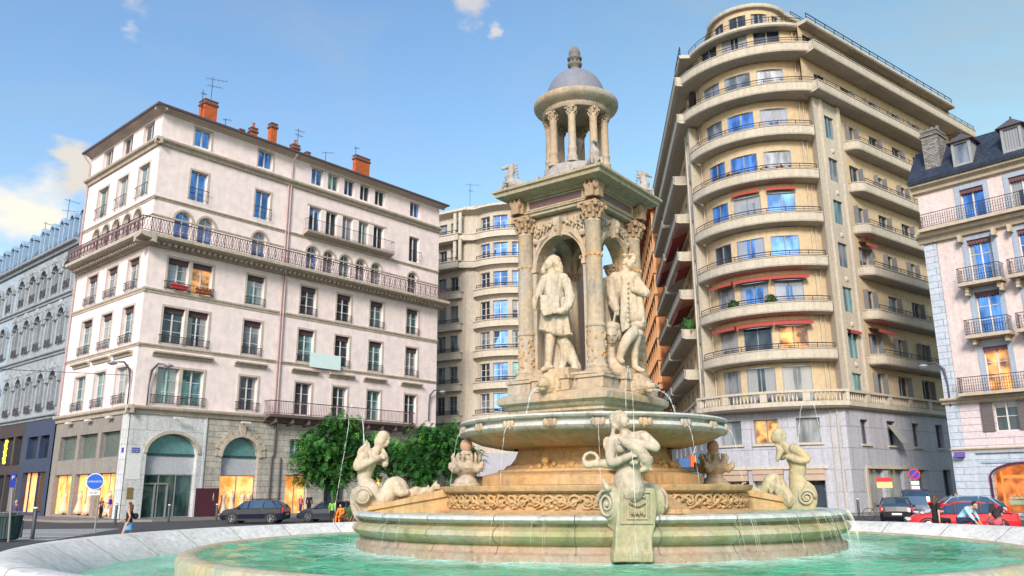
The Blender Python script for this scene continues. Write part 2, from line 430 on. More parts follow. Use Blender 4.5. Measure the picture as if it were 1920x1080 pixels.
# (s0,s1) column list per level on the right-hand face
colsA={'a':[(2.45,3.75),(7.7,9.0),(12.66,13.8),(14.3,15.45),(16.0,17.1),(17.7,18.8),(19.35,20.5),(23.5,24.75)],
 'arch':[(1.58,2.85),(3.33,4.6),(7.7,8.95),(12.6,13.72),(14.24,15.34),(15.89,17.0),(17.57,18.66),(19.22,20.34),(23.45,24.58)],
 'm':[(1.45,2.98),(3.22,4.76),(7.55,9.03),(12.29,13.76),(15.8,17.24),(19.3,20.72),(23.42,24.8)]}
for a,b in colsA['a']:
    wops += [(a,b,26.35,27.75,0),(a,b,22.15 if b-a>1.25 else 22.05,24.4,0)]
for a,b in colsA['arch']: wops.append((a,b,18.85,20.45,(b-a)/2))
for a,b in colsA['m']:
    wops += [(a,b,15.35,17.58,0),(a,b,11.6,14.1,0),(a,b,7.5,9.93,0)]
def sect(s):  # facade break-forwards
    return 0.0
wall(w,FA,0,LA,7.2,28.25,wops,.32)
colsB=[(1.25,2.95),(4.7,6.45),(8.1,9.95)]
for a,b in colsB:
    bops += [(a,b,26.3,27.85,0),(a,b,22.2,24.6,0),(a,b,15.35,17.6,0),(a,b,11.6,14.15,0),(a,b,7.5,9.95,0)]
for a,b in [(1.75,2.95),(3.45,4.65),(5.25,6.5),(7.05,8.3),(8.75,10.0)]: bops.append((a,b,18.9,20.7,(b-a)/2))
wall(w,FB,0,LB,7.2,28.25,bops,.32)
# shallow projecting corner and end bays (stucco)
body=w.build('wall', STUCCO, bA)
back=MB(); e1=FA.M(LA,0); e2=FB.M(LB,0); e3=e1+FB.d*LB
for p,q in ((e1,e3),(e3,e2)): back.face([(p.x,p.y,0),(q.x,q.y,0),(q.x,q.y,28.25),(p.x,p.y,28.25)])
back.build('rear_wall', STUCCO, bA)
# ground floor, right-hand face
g=MB(); ga=[(1.25,4.75,.12,4.25,1.3),(6.6,9.5,.12,4.15,1.4),(11.9,13.9,.12,2.95,0),(15.4,17.6,.12,2.95,0),(19.1,21.3,.12,2.95,0),(23.0,25.2,.12,2.95,0),(12.1,13.4,4.2,5.6,0),(15.8,17.2,4.2,5.6,0),(19.4,20.8,4.2,5.6,0)]
wall(g,FA,5.3,LA,0,7.2,[x for x in ga if x[0]>5],.45,0,.05)
wall(g,FA,-.05,5.3,0,7.2,[x for x in ga if x[0]<5],.45,1,.08)
wall(g,FB,-.05,1.0,0,7.2,[],.4,1,.08)
gb=[(1.2,4.0,.25,3.0,0),(4.65,7.7,.25,3.0,0),(8.3,11.4,.25,3.0,0),(1.2,4.1,4.0,5.7,0),(4.7,7.7,4.0,5.7,0),(8.2,11.2,4.0,5.7,0)]
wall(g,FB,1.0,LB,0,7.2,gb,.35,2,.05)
slab(g,FA,5.15,5.3,0,7.2,.05,.12,1)
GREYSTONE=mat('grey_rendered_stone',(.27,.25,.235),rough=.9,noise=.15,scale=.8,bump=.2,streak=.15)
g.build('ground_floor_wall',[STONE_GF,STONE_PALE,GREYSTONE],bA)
t=MB()
for x in ga[:2]:
    arch_ring(t,FA,x[0],x[1],x[3],x[4],.22,.16,0,16)
t.build('arch_surround',STUCCO_TRIM,bA)
# voussoirs as wedge stones round the second arch
vm=MB(); x=ga[1]; c=(x[0]+x[1])/2; n=11
for k in range(n):
    a0=pi*k/n+.025; a1=pi*(k+1)/n-.025; r0=1.47; r1=1.95+(.35 if k==n//2 else .12*(k%2)); oo=.13+(.05 if k==n//2 else 0)
    P=lambda a,r,o: FA.M(c-r*cos(a)*1.02,x[3]+r*sin(a)*.98,o)
    vm.face([P(a0,r0,oo),P(a1,r0,oo),P(a1,r1,oo),P(a0,r1,oo)])
    for q in ((a0,r0,a0,r1),(a1,r0,a1,r1),(a0,r1,a1,r1),(a0,r0,a1,r0)): vm.face([P(q[0],q[1],.05),P(q[2],q[3],.05),P(q[2],q[3],oo),P(q[0],q[1],oo)])
vm.build('voussoirs',STUCCO_TRIM,bA)
# cornices and string courses
c=MB()
COR=lambda z,d,h:[(0,z-h),(d*.35,z-h),(d*.5,z-h*.55),(d*.9,z-h*.4),(d,z-h*.2),(d,z),(0,z+.05)]
for F,L0,L1 in ((FA,0,LA),(FB,-.0,LB)):
    for z,d,h in ((7.25,.42,.5),(11.4,.12,.22),(15.2,.13,.3),(21.75,.13,.22),(26.0,.42,.45)):
        moulding(c,F,L0-(d if F is FA else d),L1,COR(z,d,h)); c.cut()
    slab(c,F,-.08,L1,20.35,20.45,0,.06); c.cut()
c.build('string_courses',STUCCO_TRIM,bA)
# eave
ev=MB()
for F,L1 in ((FA,LA+.8),(FB,LB+.35)):
    moulding(ev,F,-.65,L1-.2,[(0,27.98),(.1,28.02),(.13,28.12),(.6,28.24),(.65,28.3),(0,28.34)],0)
ev.build('eave',MATS['pale_surround_stone'] if 'pale_surround_stone' in MATS else mat('pale_eave',(.56,.49,.44),rough=.9,noise=.08,streak=.1),bA)
gu=MB()
for F,L1 in ((FA,LA+.85),(FB,LB+.4)):
    moulding(gu,F,-.75,L1-.2,[(.6,28.2),(.74,28.22),(.75,28.36),(.6,28.4)],0)
gu.build('gutter',ZINC,bA)
rf=MB(); z=28.38
A0=FA.M(0,z); u1=FA.d; u2=FB.d; o_=.68
c0=A0+(-u1-u2)*o_; c1=A0+u1*(LA+.8)-u2*o_; c3=A0+u2*(LB+.2)-u1*o_; c2=A0+u1*(LA+.8)+u2*(LB+.2)
hgt=2.5; r0=A0+u1*4+u2*6.1+V((0,0,hgt)); r1=A0+u1*(LA-5)+u2*6.1+V((0,0,hgt))
rf.face([c0,c1,r1,r0]); rf.face([c1,c2,r1]); rf.face([c2,c3,r0,r1]); rf.face([c3,c0,r0]); 
rf.build('roof',ROOFTILE,bA)
# chimneys with pots
def chimney(root,F,q,back,w_,d_,z0,z1,mm,pots=2,cap=True,name='chimney',lean=0):
    m=MB(); Q=lambda x,y,zz:F.M(q+x,zz,-back+y)
    m.box(-w_/2,w_/2,-d_/2,d_/2,z0,z1,0,lambda p:Q(p.x,p.y,p.z))
    if cap: m.box(-w_/2-.07,w_/2+.07,-d_/2-.07,d_/2+.07,z1-.32,z1-.16,1,lambda p:Q(p.x,p.y,p.z)); m.box(-w_/2-.04,w_/2+.04,-d_/2-.04,d_/2+.04,z1,z1+.12,1,lambda p:Q(p.x,p.y,p.z))
    ch=m.build(name,[mm,ZINC if mm is BRICK_RED else mm],root)
    if pots:
        pm=MB()
        for k in range(pots): pm.lathe([(.13,0),(.15,.1),(.11,.15),(.11,.42),(.14,.46)],Q(-w_/2+w_*(k+.5)/pots,0,z1+.1),8)
        pm.build('chimney_pot',mm,ch)
    return ch
chimney(bA,FA,4.6,2.6,1.05,.9,28.0,31.35,BRICK_RED,0)
chimney(bA,FA,8.35,2.2,.55,.45,28.3,30.3,BRICK_RED,1)
chimney(bA,FA,10.0,2.0,.55,.5,28.3,31.2,BRICK_RED,0)
chimney(bA,FA,12.4,2.3,.65,.5,28.3,30.2,BRICK_RED,1)
chimney(bA,FA,19.4,2.2,1.6,.45,28.3,31.3,BRICK_RED,0)
chimney(bA,FA,7.2,2.0,.4,.4,28.3,29.7,BRICK_RED,0)
chimney(bA,FA,13.6,2.2,.35,.4,28.3,29.9,BRICK_RED,0)
chimney(bA,FB,11.4,.6,.9,.5,28.2,29.2,STUCCO,0,name='chimney')
rb=MB(); 
for k in range(5): rb.ball(FA.M(13.2+.38*k,29.4,-1.8),(.14,.14,.11),8)
rb.build('ridge_cap',BRICK_RED,bA)
def aerial(p,h,arms,name_label):
    m=MB(); p=V(p); m.tube([p,p+V((0,0,h))],.025,5)
    for z,l,a in arms:
        d=V((cos(a),sin(a),0)); m.tube([p+V((0,0,z))-d*l*.3,p+V((0,0,z))+d*l*.7],.015,4)
        e=V((-d.y,d.x,0))
        for k in range(6): 
            x=p+V((0,0,z))+d*l*(-.3+.2*k); m.tube([x-e*.2,x+e*.2],.01,3)
    o=m.build('roof_aerial',IRON,None,origin=p); tag(o,name_label,'aerial','aerials standing on the roofs'); return o
aerial(FA.M(3.95,28.6,-2.4),3.6,[(3.3,.4,1),(2.2,.3,1.2)],'tallest thin aerial just left of the big brick chimney on the pinkish corner house')
aerial(FA.M(4.75,31.8,-2.6),1.9,[(1.7,1.5,.4),(1.1,1.1,.5)],'aerial with long forward arms standing on top of the big brick chimney')
aerial(FA.M(5.8,28.6,-2.0),1.7,[(1.6,.6,.3)],'short aerial just right of the big brick chimney')
aerial(FA.M(12.7,30.4,-2.4),1.6,[(1.4,.8,.7),(1.0,.7,1)],'aerial above the low brick stack halfway along the pinkish corner house roof')
aerial(FA.M(15.2,28.6,-1.8),1.9,[(1.8,1.0,.1)],'aerial with one flat arm right of the small roof stacks')
aerial(FA.M(18.7,28.9,-2.2),3.4,[(3.2,.4,.2),(2.2,.4,.3),(1.6,.3,.6)],'aerial just left of the wide orange brick chimney')
# windows
rs=random.Random(3)
for i,(a,b) in enumerate(colsA['a']):
    gl=[G_BLUE,G_BLUE,G_BLUE,G_TEAL,G_BLUE,G_DARK,G_DARK,G_BLUE][i]
    window(FA,bA,a,b,26.35,27.75,glass=gl,bars=0); window(FA,bA,a,b,22.15 if b-a>1.25 else 22.05,24.4,glass=[G_BLUE,G_BLUE,G_BLUE,G_DARK,G_GREY,G_TEAL,G_DARK,G_DARK][i],bars=0)
for i,(a,b) in enumerate(colsA['arch']): window(FA,bA,a,b,18.85,20.45,arch=(b-a)/2,glass=[G_BLUE,G_BLUE,G_BLUE,G_BLUE,G_GREY,G_TEAL,G_GREY,G_GREY,G_DARK][i],bars=1)
for i,(a,b) in enumerate(colsA['m']):
    window(FA,bA,a,b,15.35,17.58,glass=[G_GREY,G_WARM,G_TEAL,G_DARK,G_DARK,G_TEAL,G_TEAL][i],pel=.32,bars=2)
    window(FA,bA,a,b,11.6,14.1,glass=[G_DARK,G_DARK,G_GREY,G_TEAL,G_DARK,G_TEAL,G_GREY][i],pel=.34,bars=2)
    window(FA,bA,a,b,7.5,9.93,glass=[G_TEAL,G_TEAL,G_DARK,G_DARK,G_DARK,G_TEAL,G_DARK][i],bars=2)
for i,(a,b) in enumerate(colsB):
    window(FB,bA,a,b,26.3,27.85,glass=G_DARK,bars=0); window(FB,bA,a,b,22.2,24.6,glass=G_TEAL,bars=0)
    window(FB,bA,a,b,15.35,17.6,glass=G_GREY,pel=.32,bars=2); window(FB,bA,a,b,11.6,14.15,glass=G_TEAL,pel=.34,bars=2); window(FB,bA,a,b,7.5,9.95,glass=G_TEAL,bars=2)
for a,b in [(1.75,2.95),(3.45,4.65),(5.25,6.5),(7.05,8.3),(8.75,10.0)]: window(FB,bA,a,b,18.9,20.7,arch=(b-a)/2,glass=G_DARK,bars=1)
# window surrounds
sm=MB()
for a,b in colsA['m']:
    for z0,z1 in ((15.3,17.58),(11.5,14.1),(7.4,9.93)): surround(sm,FA,a,b,z0,z1,.15,.035+(.002 if a>3 else 0))
for i,(a,b) in enumerate(colsA['a']):
    if b-a>1.25: surround(sm,FA,a,b,22.2,24.4,.14,.035); surround(sm,FA,a,b,26.3,27.75,.12,.03)
sm.cut(); slab(sm,FA,12.4,20.75,24.42,24.55,0,.04); sm.cut(); slab(sm,FA,12.4,20.75,27.77,27.88,0,.04)
for a,b in colsB:
    for z0,z1 in ((22.1,24.6),(15.3,17.6),(11.5,14.15),(7.4,9.95)): surround(sm,FB,a,b,z0,z1,.15,.035)
sm.build('window_surround',mat('pale_surround_stone',(.52,.46,.42),rough=.9,noise=.1,scale=1,streak=.12),bA)
am=MB()
for F,L in ((FA,colsA['arch']),(FB,[(1.75,2.95),(3.45,4.65),(5.25,6.5),(7.05,8.3),(8.75,10.0)])):
    for a,b in L: arch_ring(am,F,a,b,20.45 if F is FA else 20.7,(b-a)/2,.16,.06)
am.build('arch_mouldings',STUCCO_TRIM,bA)
# pediment shelves over the first-floor windows
pm=MB()
PED=lambda z:[(0,z-.32),(.1,z-.32),(.14,z-.16),(.34,z-.1),(.36,z),(0,z+.02)]
for a,b in [(.95,5.25),(7.0,9.6),(11.8,14.3),(15.3,17.8),(18.8,21.2),(22.9,25.3)]: (moulding(pm,FA,a,b,PED(10.95)),pm.cut())
for a,b in [(.7,3.5),(4.1,7.0),(7.6,10.5)]: (moulding(pm,FB,a,b,PED(10.95)),pm.cut())
pm.build('window_pediments',STUCCO_TRIM,bA)
# long balcony at 19 m with dentils
bl=MB()
for F,L1 in ((FA,LA+.5),(FB,LB-.5)):
    moulding(bl,F,-1.1,L1,[(0,18.1),(.3,18.15),(.35,18.35),(.95,18.45),(1.1,18.55),(1.1,18.78),(0,18.8)])
    k=int(L1/.42)
    for i in range(k): 
        q=.2+i*.42; bl.box(0,.2,0,.32,18.2,18.42,0,lambda p:F.M(q+p.x,p.z,.34+p.y))
bl.build('balcony_slab',STUCCO_TRIM,bA)
rail(FA,bA,-1.05,LA+.45,18.8,1.0,1.05,.2,'lattice',IRON_BROWN,r=.024)
rail(FB,bA,-1.05,LB-.55,18.8,1.0,1.05,.2,'lattice',IRON_BROWN,r=.024)
# balcony at 22 m over five windows, first-floor long balcony
b2=MB(); moulding(b2,FA,12.1,21.2,[(0,21.75),(.2,21.8),(.7,21.95),(.75,22.12),(0,22.14)]); b2.build('balcony_slab',STUCCO_TRIM,bA)
rail(FA,bA,12.15,21.15,22.14,.95,.7,.17,'bars',IRON,ends=.6)
b3=MB(); moulding(b3,FA,9.6,23.9,[(0,6.7),(.3,6.75),(.4,6.95),(.98,7.1),(1.02,7.3),(0,7.32)])
for k in range(10): b3.box(0,.16,0,.8,6.5,6.98,0,lambda p:FA.M(10.2+k*1.45+p.x,p.z+(p.y*.25),.04+p.y))
b3.build('balcony_slab',mat('dark_balcony_stone',(.15,.11,.11),rough=.9,noise=.2),bA)
rail(FA,bA,9.65,23.85,7.32,.95,.98,.15,'bars',IRON_BROWN,ends=.9,r=.02)
# small guard railings
def guards(F,L,z,h=.55,m=IRON,o=.12,st='scroll',r=.016):
    for a,b in L: rail(F,bA,a-.08,b+.08,z,h,o,.26,st,m,ends=.1,name='window_guard',r=r)
guards(FA,[(1.35,4.85)]+colsA['m'][2:],15.32,.55); guards(FA,[(1.35,4.85)]+colsA['m'][2:],11.55,.55); guards(FA,[(1.2,4.95),(7.4,9.15)],7.45,.6)
guards(FA,[colsA['a'][0],colsA['a'][1],colsA['a'][7]],22.15,.85,o=.22,st='bars')
for z in (22.15,15.32,11.55,7.45): guards(FB,colsB,z,.85 if z>20 else .6,o=.15,st='bars' if z>20 else 'scroll')
# downpipes
dp=MB()
for q in (10.75,): dp.tube([FA.M(q,28.1,.7),FA.M(q,27.5,.12),FA.M(q,7.4,.12)],.06,6); dp.cut(); dp.tube([FA.M(q-.25,26,.12),FA.M(q-.25,7.4,.12)],.045,6)
dp.build('downpipe',PIPE,bA); dp=MB(); dp.tube([FA.M(10.7,7.0,.2),FA.M(10.7,4.4,.14),FA.M(10.55,4.2,.14),FA.M(10.5,.1,.14)],.07,6); dp.cut(); dp.tube([FA.M(11.3,4.2,.14),FA.M(11.3,.1,.14)],.06,6)
dp.build('drainpipe',ZINC,bA); dp=MB(); dp.tube([FB.M(LB-.1,28.1,.7),FB.M(LB-.15,27.4,.12),FB.M(LB-.15,7.4,.12)],.06,6)
dp.build('downpipe',PIPE,bA)
# shopfronts: frames, panes, lit interiors
def shopwin(F,root,a,b,z0,z1,glow=True,dep=.3,div=1,fr=None,o=.05,m=None):
    mb=MB(); t=.06; fr=fr or GREY_PAINT
    for k in range(div+1):
        q=a+(b-a)*k/div; q=min(max(q,a+t/2),b-t/2); slab(mb,F,q-t/2,q+t/2,z0,z1,o-dep,o-dep+.08)
    slab(mb,F,a+t,b-t,z0,z0+t,o-dep,o-dep+.075); slab(mb,F,a+t,b-t,z1-t,z1,o-dep,o-dep+.075)
    f=mb.build('shop_window',fr,root)
    g=MB(); g.face([F.M(a,z0,o-dep+.03),F.M(b,z0,o-dep+.03),F.M(b,z1,o-dep+.03),F.M(a,z1,o-dep+.03)])
    g.build('glass' if not glow else 'lit_pane', m or (SHOP if glow else G_DARK), f)
    return f
TEALP=mat('frosted_teal_glass',(.12,.28,.29),rough=.25,noise=.25,scale=.7,metal=.2)
for (a,b,z0,z1,_) in gb[:3]: shopwin(FB,bA,a,b,z0,z1,True,.35,2)
for (a,b,z0,z1,_) in gb[3:]: shopwin(FB,bA,a,b,z0,z1,False,.35,1,m=mat('dusty_green_pane',(.09,.12,.11),rough=.35,noise=.35,scale=.6))
shopwin(FA,bA,6.6,9.5,.12,2.9,True,.45,2)
for q in (11.9,15.4,19.1,23.0): shopwin(FA,bA,q,q+(2.0 if q<12 else 2.2),.12,2.95,q<12 or 18<q<20,.45,2)
for q,e in ((12.1,13.4),(15.8,17.2),(19.4,20.8)): window(FA,bA,q,e,4.2,5.6,.4,glass=G_TEAL,bars=1,o=.05)
shopwin(FA,bA,1.25,4.75,.12,2.9,False,.45,3,m=glassmat('bank_glass',(.07,.14,.13),metal=.3))
PAN=mat('pale_blue_fascia',(.40,.43,.48),rough=.6,noise=.12,scale=1)
fa=MB()
for a,b,z0,z1,r in ga[:2]:
    slab(fa,FA,a,b,2.9,4.1,-.4,-.3); fa.cut()
fo=fa.build('shop_fascia',PAN,bA)
lun=MB()
for a,b,z0,z1,r in ga[:2]:
    n=14; cx=(a+b)/2; h=(b-a)/2; lun.face([FA.M(a,4.1,-.33),FA.M(b,4.1,-.33)]+[FA.M(cx+h*cos(pi*k/n),z1+r*sin(pi*k/n),-.33) for k in range(n+1)]); lun.cut()
lo=lun.build('lunette_glass',TEALP,bA)
lb=MB()
for a,b,z0,z1,r in ga[:2]: slab(lb,FA,a,b,4.1,4.26,-.33,-.24); lb.cut()
lb.build('transom_bar',mat('dark_teal_frame',(.03,.07,.08),rough=.4),bA)
# maroon board, entrance door leaf frames, street name plates
mo=MB(); slab(mo,FA,4.85,6.55,.15,2.0,.13,.17); mo.build('maroon_board',mat('maroon_board',(.07,.02,.035),rough=.4,noise=.1),bA)
WHT=mat('white_letter_paint',(.75,.75,.75),rough=.5,noise=0)
for i,s_ in enumerate('JEC'): text_on(FA,bA,s_,6.15,1.55-.18*i,.2,WHT,.175)
dr=MB()
for q in (1.35,2.15,3.0): slab(dr,FA,q,q+.1,.14,2.3,-.4,-.28)
slab(dr,FA,1.45,3.0,2.25,2.35,-.4,-.281); dr.build('entrance_door',GREY_PAINT,bA)
BLUEP=mat('enamel_blue',(.02,.04,.36),rough=.3,noise=0)
pl=MB(); slab(pl,FA,.25,.75,4.25,4.55,.09,.11); pl.cut(); slab(pl,FB,.3,.6,4.25,4.55,.09,.11); pl.build('street_name_plate',BLUEP,bA)
text_on(FA,bA,'PLACE DES',.5,4.42,.09,WHT,.113); text_on(FA,bA,'JACOBINS',.5,4.3,.09,WHT,.113)
wp=MB(); slab(wp,FA,.05,.95,2.55,4.1,.085,.1); wp.build('wall_panel',mat('white_stone_panel',(.66,.68,.7),rough=.7,noise=.05),bA)
gp_=MB(); slab(gp_,FA,.22,.6,1.35,2.05,.085,.12); gp_.build('framed_menu',mat('brass_menu_frame',(.2,.15,.06),rough=.5),bA)
# spot-lamps on the ground-floor wall
sl=MB()
for q in (2.6,6.0,9.4): sl.box(-.35,.35,0,.18,6.55,6.68,0,lambda p:FB.M(q+p.x,p.z,.25+p.y)); sl.tube([FB.M(q,6.6,.05),FB.M(q,6.6,.3)],.03,4); sl.cut()
for q in (3.0,8.0): sl.box(-.35,.35,0,.18,6.5,6.63,0,lambda p:FA.M(q+p.x,p.z,.45+p.y)); sl.tube([FA.M(q,6.55,.05),FA.M(q,6.55,.5)],.03,4); sl.cut()
sl.build('wall_light',mat('pale_metal_lamp',(.6,.6,.6),rough=.3,noise=0),bA)
# wall lamps (art nouveau brackets) are street furniture of their own
def wall_lamp(p, d, label):
    p=V(p); d=V(d).normalized(); m=MB()
    pts=[p+V((0,0,0)),p+V((0,0,1.4)),p+V((0,0,2.3))+d*.1,p+V((0,0,2.75))+d*.5,p+V((0,0,2.7))+d*1.0]
    m.tube(pts,[.05,.05,.09,.06,.04],6)
    root=thing('wall_lamp',p,label,'street lamp','bracket lamps on the house walls'); m.build('bracket',mat('dark_lamp_iron',(.07,.07,.1),rough=.5),root,smooth=True)
    h=MB(); c=p+V((0,0,2.55))+d*1.25; h.lathe([(.02,.2),(.18,.16),(.34,.02),(.3,0)],c,10); h.build('lamp_shade',mat('lamp_shade_grey',(.25,.27,.33),rough=.3),root,smooth=True)
    g2=MB(); g2.ball(c,(.22,.22,.1),8); g2.build('lamp_glass',mat('lamp_glass_milky',(.6,.62,.65),rough=.2,noise=0),root,smooth=True)
wall_lamp(FB.M(.35,7.3,.15), -FA.d+FB.n0*.3, 'curly bracket lamp on the corner reaching left over the side street')
wall_lamp(FA.M(.9,7.3,.15), FA.d*.7+FA.n0, 'curly bracket lamp on the pink front just right of its corner')
wall_lamp(FA.M(26.2,7.8,.15), FA.d*.8+FA.n0*.4, 'curly bracket lamp at the far right end of the pinkish corner house')
wm=MB(); wm.tube([FB.M(.2,9.2,.3),V((-45,50,9.9))],.02,4); ww=wm.build('overhead_wire',IRON,None,origin=FB.M(.2,9.2,.3)); tag(ww,'dark overhead wire running left from the corner of the pinkish house','cable')
# blank banner hung on the second-floor balcony
bn=MB(); slab(bn,FA,13.25,16.2,11.2,12.35,.34,.36); bo=bn.build('banner',mat('pale_blue_cloth',(.62,.80,.84),rough=.8,noise=.06),None,origin=FA.M(13.25,11.2,.3)); tag(bo,'blank pale blue banner hung between two windows of the pinkish house','banner')
# red flower boxes
for a,c_ in ((1.6,(.35,.03,.03)),(3.4,(.2,.07,.04))):
    fm=MB(); 
    for k in range(12): fm.ball(FA.M(a+.1+.1*k,15.62+random.random()*.1,.28),.1,6)
    fm.box(0,1.1,0,.2,15.4,15.55,0,lambda p:FA.M(a+.1+p.x,p.z,.18+p.y))
    o=fm.build('flower_box',mat('flowers_%d'%int(a*10),c_,rough=.9,noise=.4,scale=8),None,origin=FA.M(a,15.4,.2)); tag(o,'red flower box on the guard of the left lit window' if a<2 else 'brownish flower box on the guard below the orange-lit window','flower box','flower boxes on the window guards')
# ================================================================= ornate grey-blue houses further left
ORN=mat('blue_grey_carved_stone',(.34,.385,.44),rough=.9,noise=.16,scale=.6,bump=.3,bscale=9,streak=.25)
ORN2=mat('pale_blue_plaster',(.36,.45,.55),rough=.9,noise=.12,scale=.6,streak=.2)
SLATE=mat('blue_slate_roof',(.10,.15,.23),rough=.6,noise=.25,scale=1.5,bump=.3,brick=(.3,.2,.02,.3,.6))
DORM=mat('pale_blue_zinc_dormer',(.28,.42,.60),rough=.6,noise=.15,scale=2)
NAVY=mat('navy_painted_wood',(.035,.06,.12),rough=.45,noise=.2,scale=2)
DARKBR=mat('dark_brown_front',(.06,.05,.055),rough=.6,noise=.2)
def guard_small(F,root,a,b,z): rail(F,root,a,b,z,.6,.16,.22,'scroll',IRON,ends=.12,name='window_guard',r=.018)
def ornate(root,s0,s1,centers,hoods,dorm,wallm):
    w=MB(); ops=[]
    for c in centers:
        ops += [(c-.58,c+.58,7.9,10.4,.5),(c-.58,c+.58,13.0,15.4,.5),(c-.58,c+.58,17.5,19.3,.45)]
    wall(w,FB,s0,s1,7.2,21.3,ops,.45,0,0); w.build('wall',wallm,root)
    bk=MB(); p=[FB.M(s0,0),FB.M(s1,0)]; n=-FB.n0*12
    for a,b in ((p[0],p[0]+n),(p[0]+n,p[1]+n),(p[1]+n,p[1])): bk.face([a,b,b+V((0,0,21.3)),a+V((0,0,21.3))])
    bk.build('rear_wall',wallm,root)
    c=MB()
    for z,d in ((7.6,.35),(12.55,.3),(17.1,.3),(21.3,.55)): (moulding(c,FB,s0,s1,COR(z,d,.45 if z>20 else .35)),c.cut())
    c.build('string_courses',ORN,root)
    for c in centers:
        for z0,z1,r in ((7.9,10.4,.5),(13.0,15.4,.5),(17.5,19.3,.45)):
            window(FB,root,c-.58,c+.58,z0,z1,.45,arch=r,glass=rs.choice([G_TEAL,G_DARK,G_DARK,G_GREY]),bars=1,fr=GREY_PAINT); guard_small(FB,root,c-.62,c+.62,z0)
    h=MB()
    for c in centers:
        for z1,r in ((10.4,.5),(15.4,.5),(19.3,.45)):
            arch_ring(h,FB,c-.62,c+.62,z1,r,.42 if hoods else .2,.3,0,10)
            for e in (-.95,.95): h.box(-.16,.16,0,.26,z1-.35,z1+.05,0,lambda p:FB.M(c+e+p.x,p.z,p.y))
            if hoods:
                h.ball(FB.M(c,z1+r+.35,.3),(.24,.2,.3),8)
                for e in (-.5,.5): h.ball(FB.M(c+e,z1+r+.25,.28),(.2,.14,.16),6)
            for e in (-.82,.82): h.box(-.13,.13,0,.16,z1-2.2,z1-.35,0,lambda p:FB.M(c+e+p.x,p.z,p.y))
    h.build('hood_mouldings',ORN,root)
    m=MB()
    q=[(s0,0),(s1,0)]
    prof=[(.15,21.35),(-.5,22.6),(-1.1,24.0),(-1.5,24.6),(-6,25.4)]
    moulding(m,FB,s0,s1,prof); 
    m.face([FB.M(s0,25.4,-6),FB.M(s1,25.4,-6),FB.M(s1,21.3,-12),FB.M(s0,21.3,-12)])
    m.face([FB.M(s1,z,o) for o,z in prof]+[FB.M(s1,21.3,-12)])
    rf=m.build('roof',SLATE,root)
    for c in dorm:
        d=MB(); Q=lambda p: FB.M(c+p.x,p.z,p.y)
        d.box(-.55,-.36,-2.2,-.15,21.4,23.6,0,Q); d.box(.36,.55,-2.2,-.15,21.4,23.6,0,Q); d.box(-.36,.36,-2.2,-.15,21.4,21.7,0,Q)
        n=8; 
        for k in range(n):
            a0=pi*k/n;a1=pi*(k+1)/n; P=lambda a,y,r:FB.M(c-r*cos(a),23.6+r*.85*sin(a),y)
            d.face([P(a0,-.1,.66),P(a1,-.1,.66),P(a1,-2.4,.66),P(a0,-2.4,.66)]); d.face([P(a0,-.1,.66),P(a1,-.1,.66),P(a1,-.1,.36),P(a0,-.1,.36)])
            d.face([P(a0,-.1,.36),P(a1,-.1,.36),P(a1,-.5,.36),P(a0,-.5,.36)])
        do=d.build('dormer',DORM,rf)
        g=MB(); g.face([FB.M(c-.36,21.7,-.4),FB.M(c+.36,21.7,-.4)]+[FB.M(c+.36*cos(pi*k/8),23.6+.3*sin(pi*k/8),-.4) for k in range(9)]); g.build('dormer_pane',G_TEAL,do)
bC=thing('ornate_townhouse',FB.M(12.35,0),'blue-grey carved stone house touching the pinkish corner house, rounded dormers and navy shopfront','building','ornate blue-grey houses down the side street')
ornate(bC,12.35,25.5,[13.9,16.35,18.85,21.35,23.9],True,[13.2,15.3,17.4,19.5,21.6,24.3],ORN)
bD=thing('ornate_townhouse',FB.M(25.6,0),'paler blue house at the left edge of the photo with plain round-topped dormers','building','ornate blue-grey houses down the side street')
ornate(bD,25.6,42,[27.1,29.9,32.7,35.5,38.3],False,[26.9,29.1,31.3,33.6,36,38.4],ORN2)
chimney(bC,FB,14.2,2.2,2.6,.7,24.5,26.9,mat('dark_brown_chimney',(.12,.07,.07),rough=.9,noise=.25,brick=(.4,.15,.02,.3,.5)),5)
# ground floors
g=MB(); ops=[(13.2,15.0,4.3,6.0,0),(15.5,17.6,4.3,6.0,0),(13.1,17.8,.3,3.3,0)]
wall(g,FB,12.36,18.6,0,7.2,ops,.4,0,.12); g.build('shopfront_wall',NAVY,bC)
g=MB(); ops=[(19.0,20.6,3.9,6.2,0),(21.0,22.6,3.9,6.2,0),(23.0,24.8,3.9,6.2,0),(19,21.6,.3,3.2,0),(22,25,.3,3.2,0)]
wall(g,FB,18.6,25.5,0,7.2,ops,.4,0,.1); g.build('shopfront_wall',DARKBR,bC)
g=MB(); ops=[(26.2,30,.3,3.2,0),(31,35,.3,3.2,0),(27,29,4,6.2,0),(32,34,4,6.2,0)]; wall(g,FB,25.6,42,0,7.2,ops,.4,0,.08); g.build('shopfront_wall',DARKBR,bD)
SALMON=shopglow('lit_salmon_window',(1,.32,.10),(1,.48,.20),.42)
shopwin(FB,bC,13.1,15.4,.3,3.3,False,.4,1,NAVY,.12); shopwin(FB,bC,15.5,16.9,.3,3.3,True,.4,1,NAVY,.12,SALMON); shopwin(FB,bC,17.0,17.8,.3,3.3,True,.4,1,NAVY,.12,SALMON)
for a,b in ((13.2,15.0),(15.5,17.6),(19.0,20.6),(21.0,22.6),(23,24.8)): shopwin(FB,bC,a,b,4.3 if a<18 else 3.9,6.0 if a<18 else 6.2,False,.4,2,NAVY,.12)
for a,b in ((19,21.6),(22,25)): shopwin(FB,bC,a,b,.3,3.2,False,.4,2,DARKBR,.1)
for a,b,c,d,_ in ops: shopwin(FB,bD,a,b,c,d,False,.4,2,DARKBR,.08)
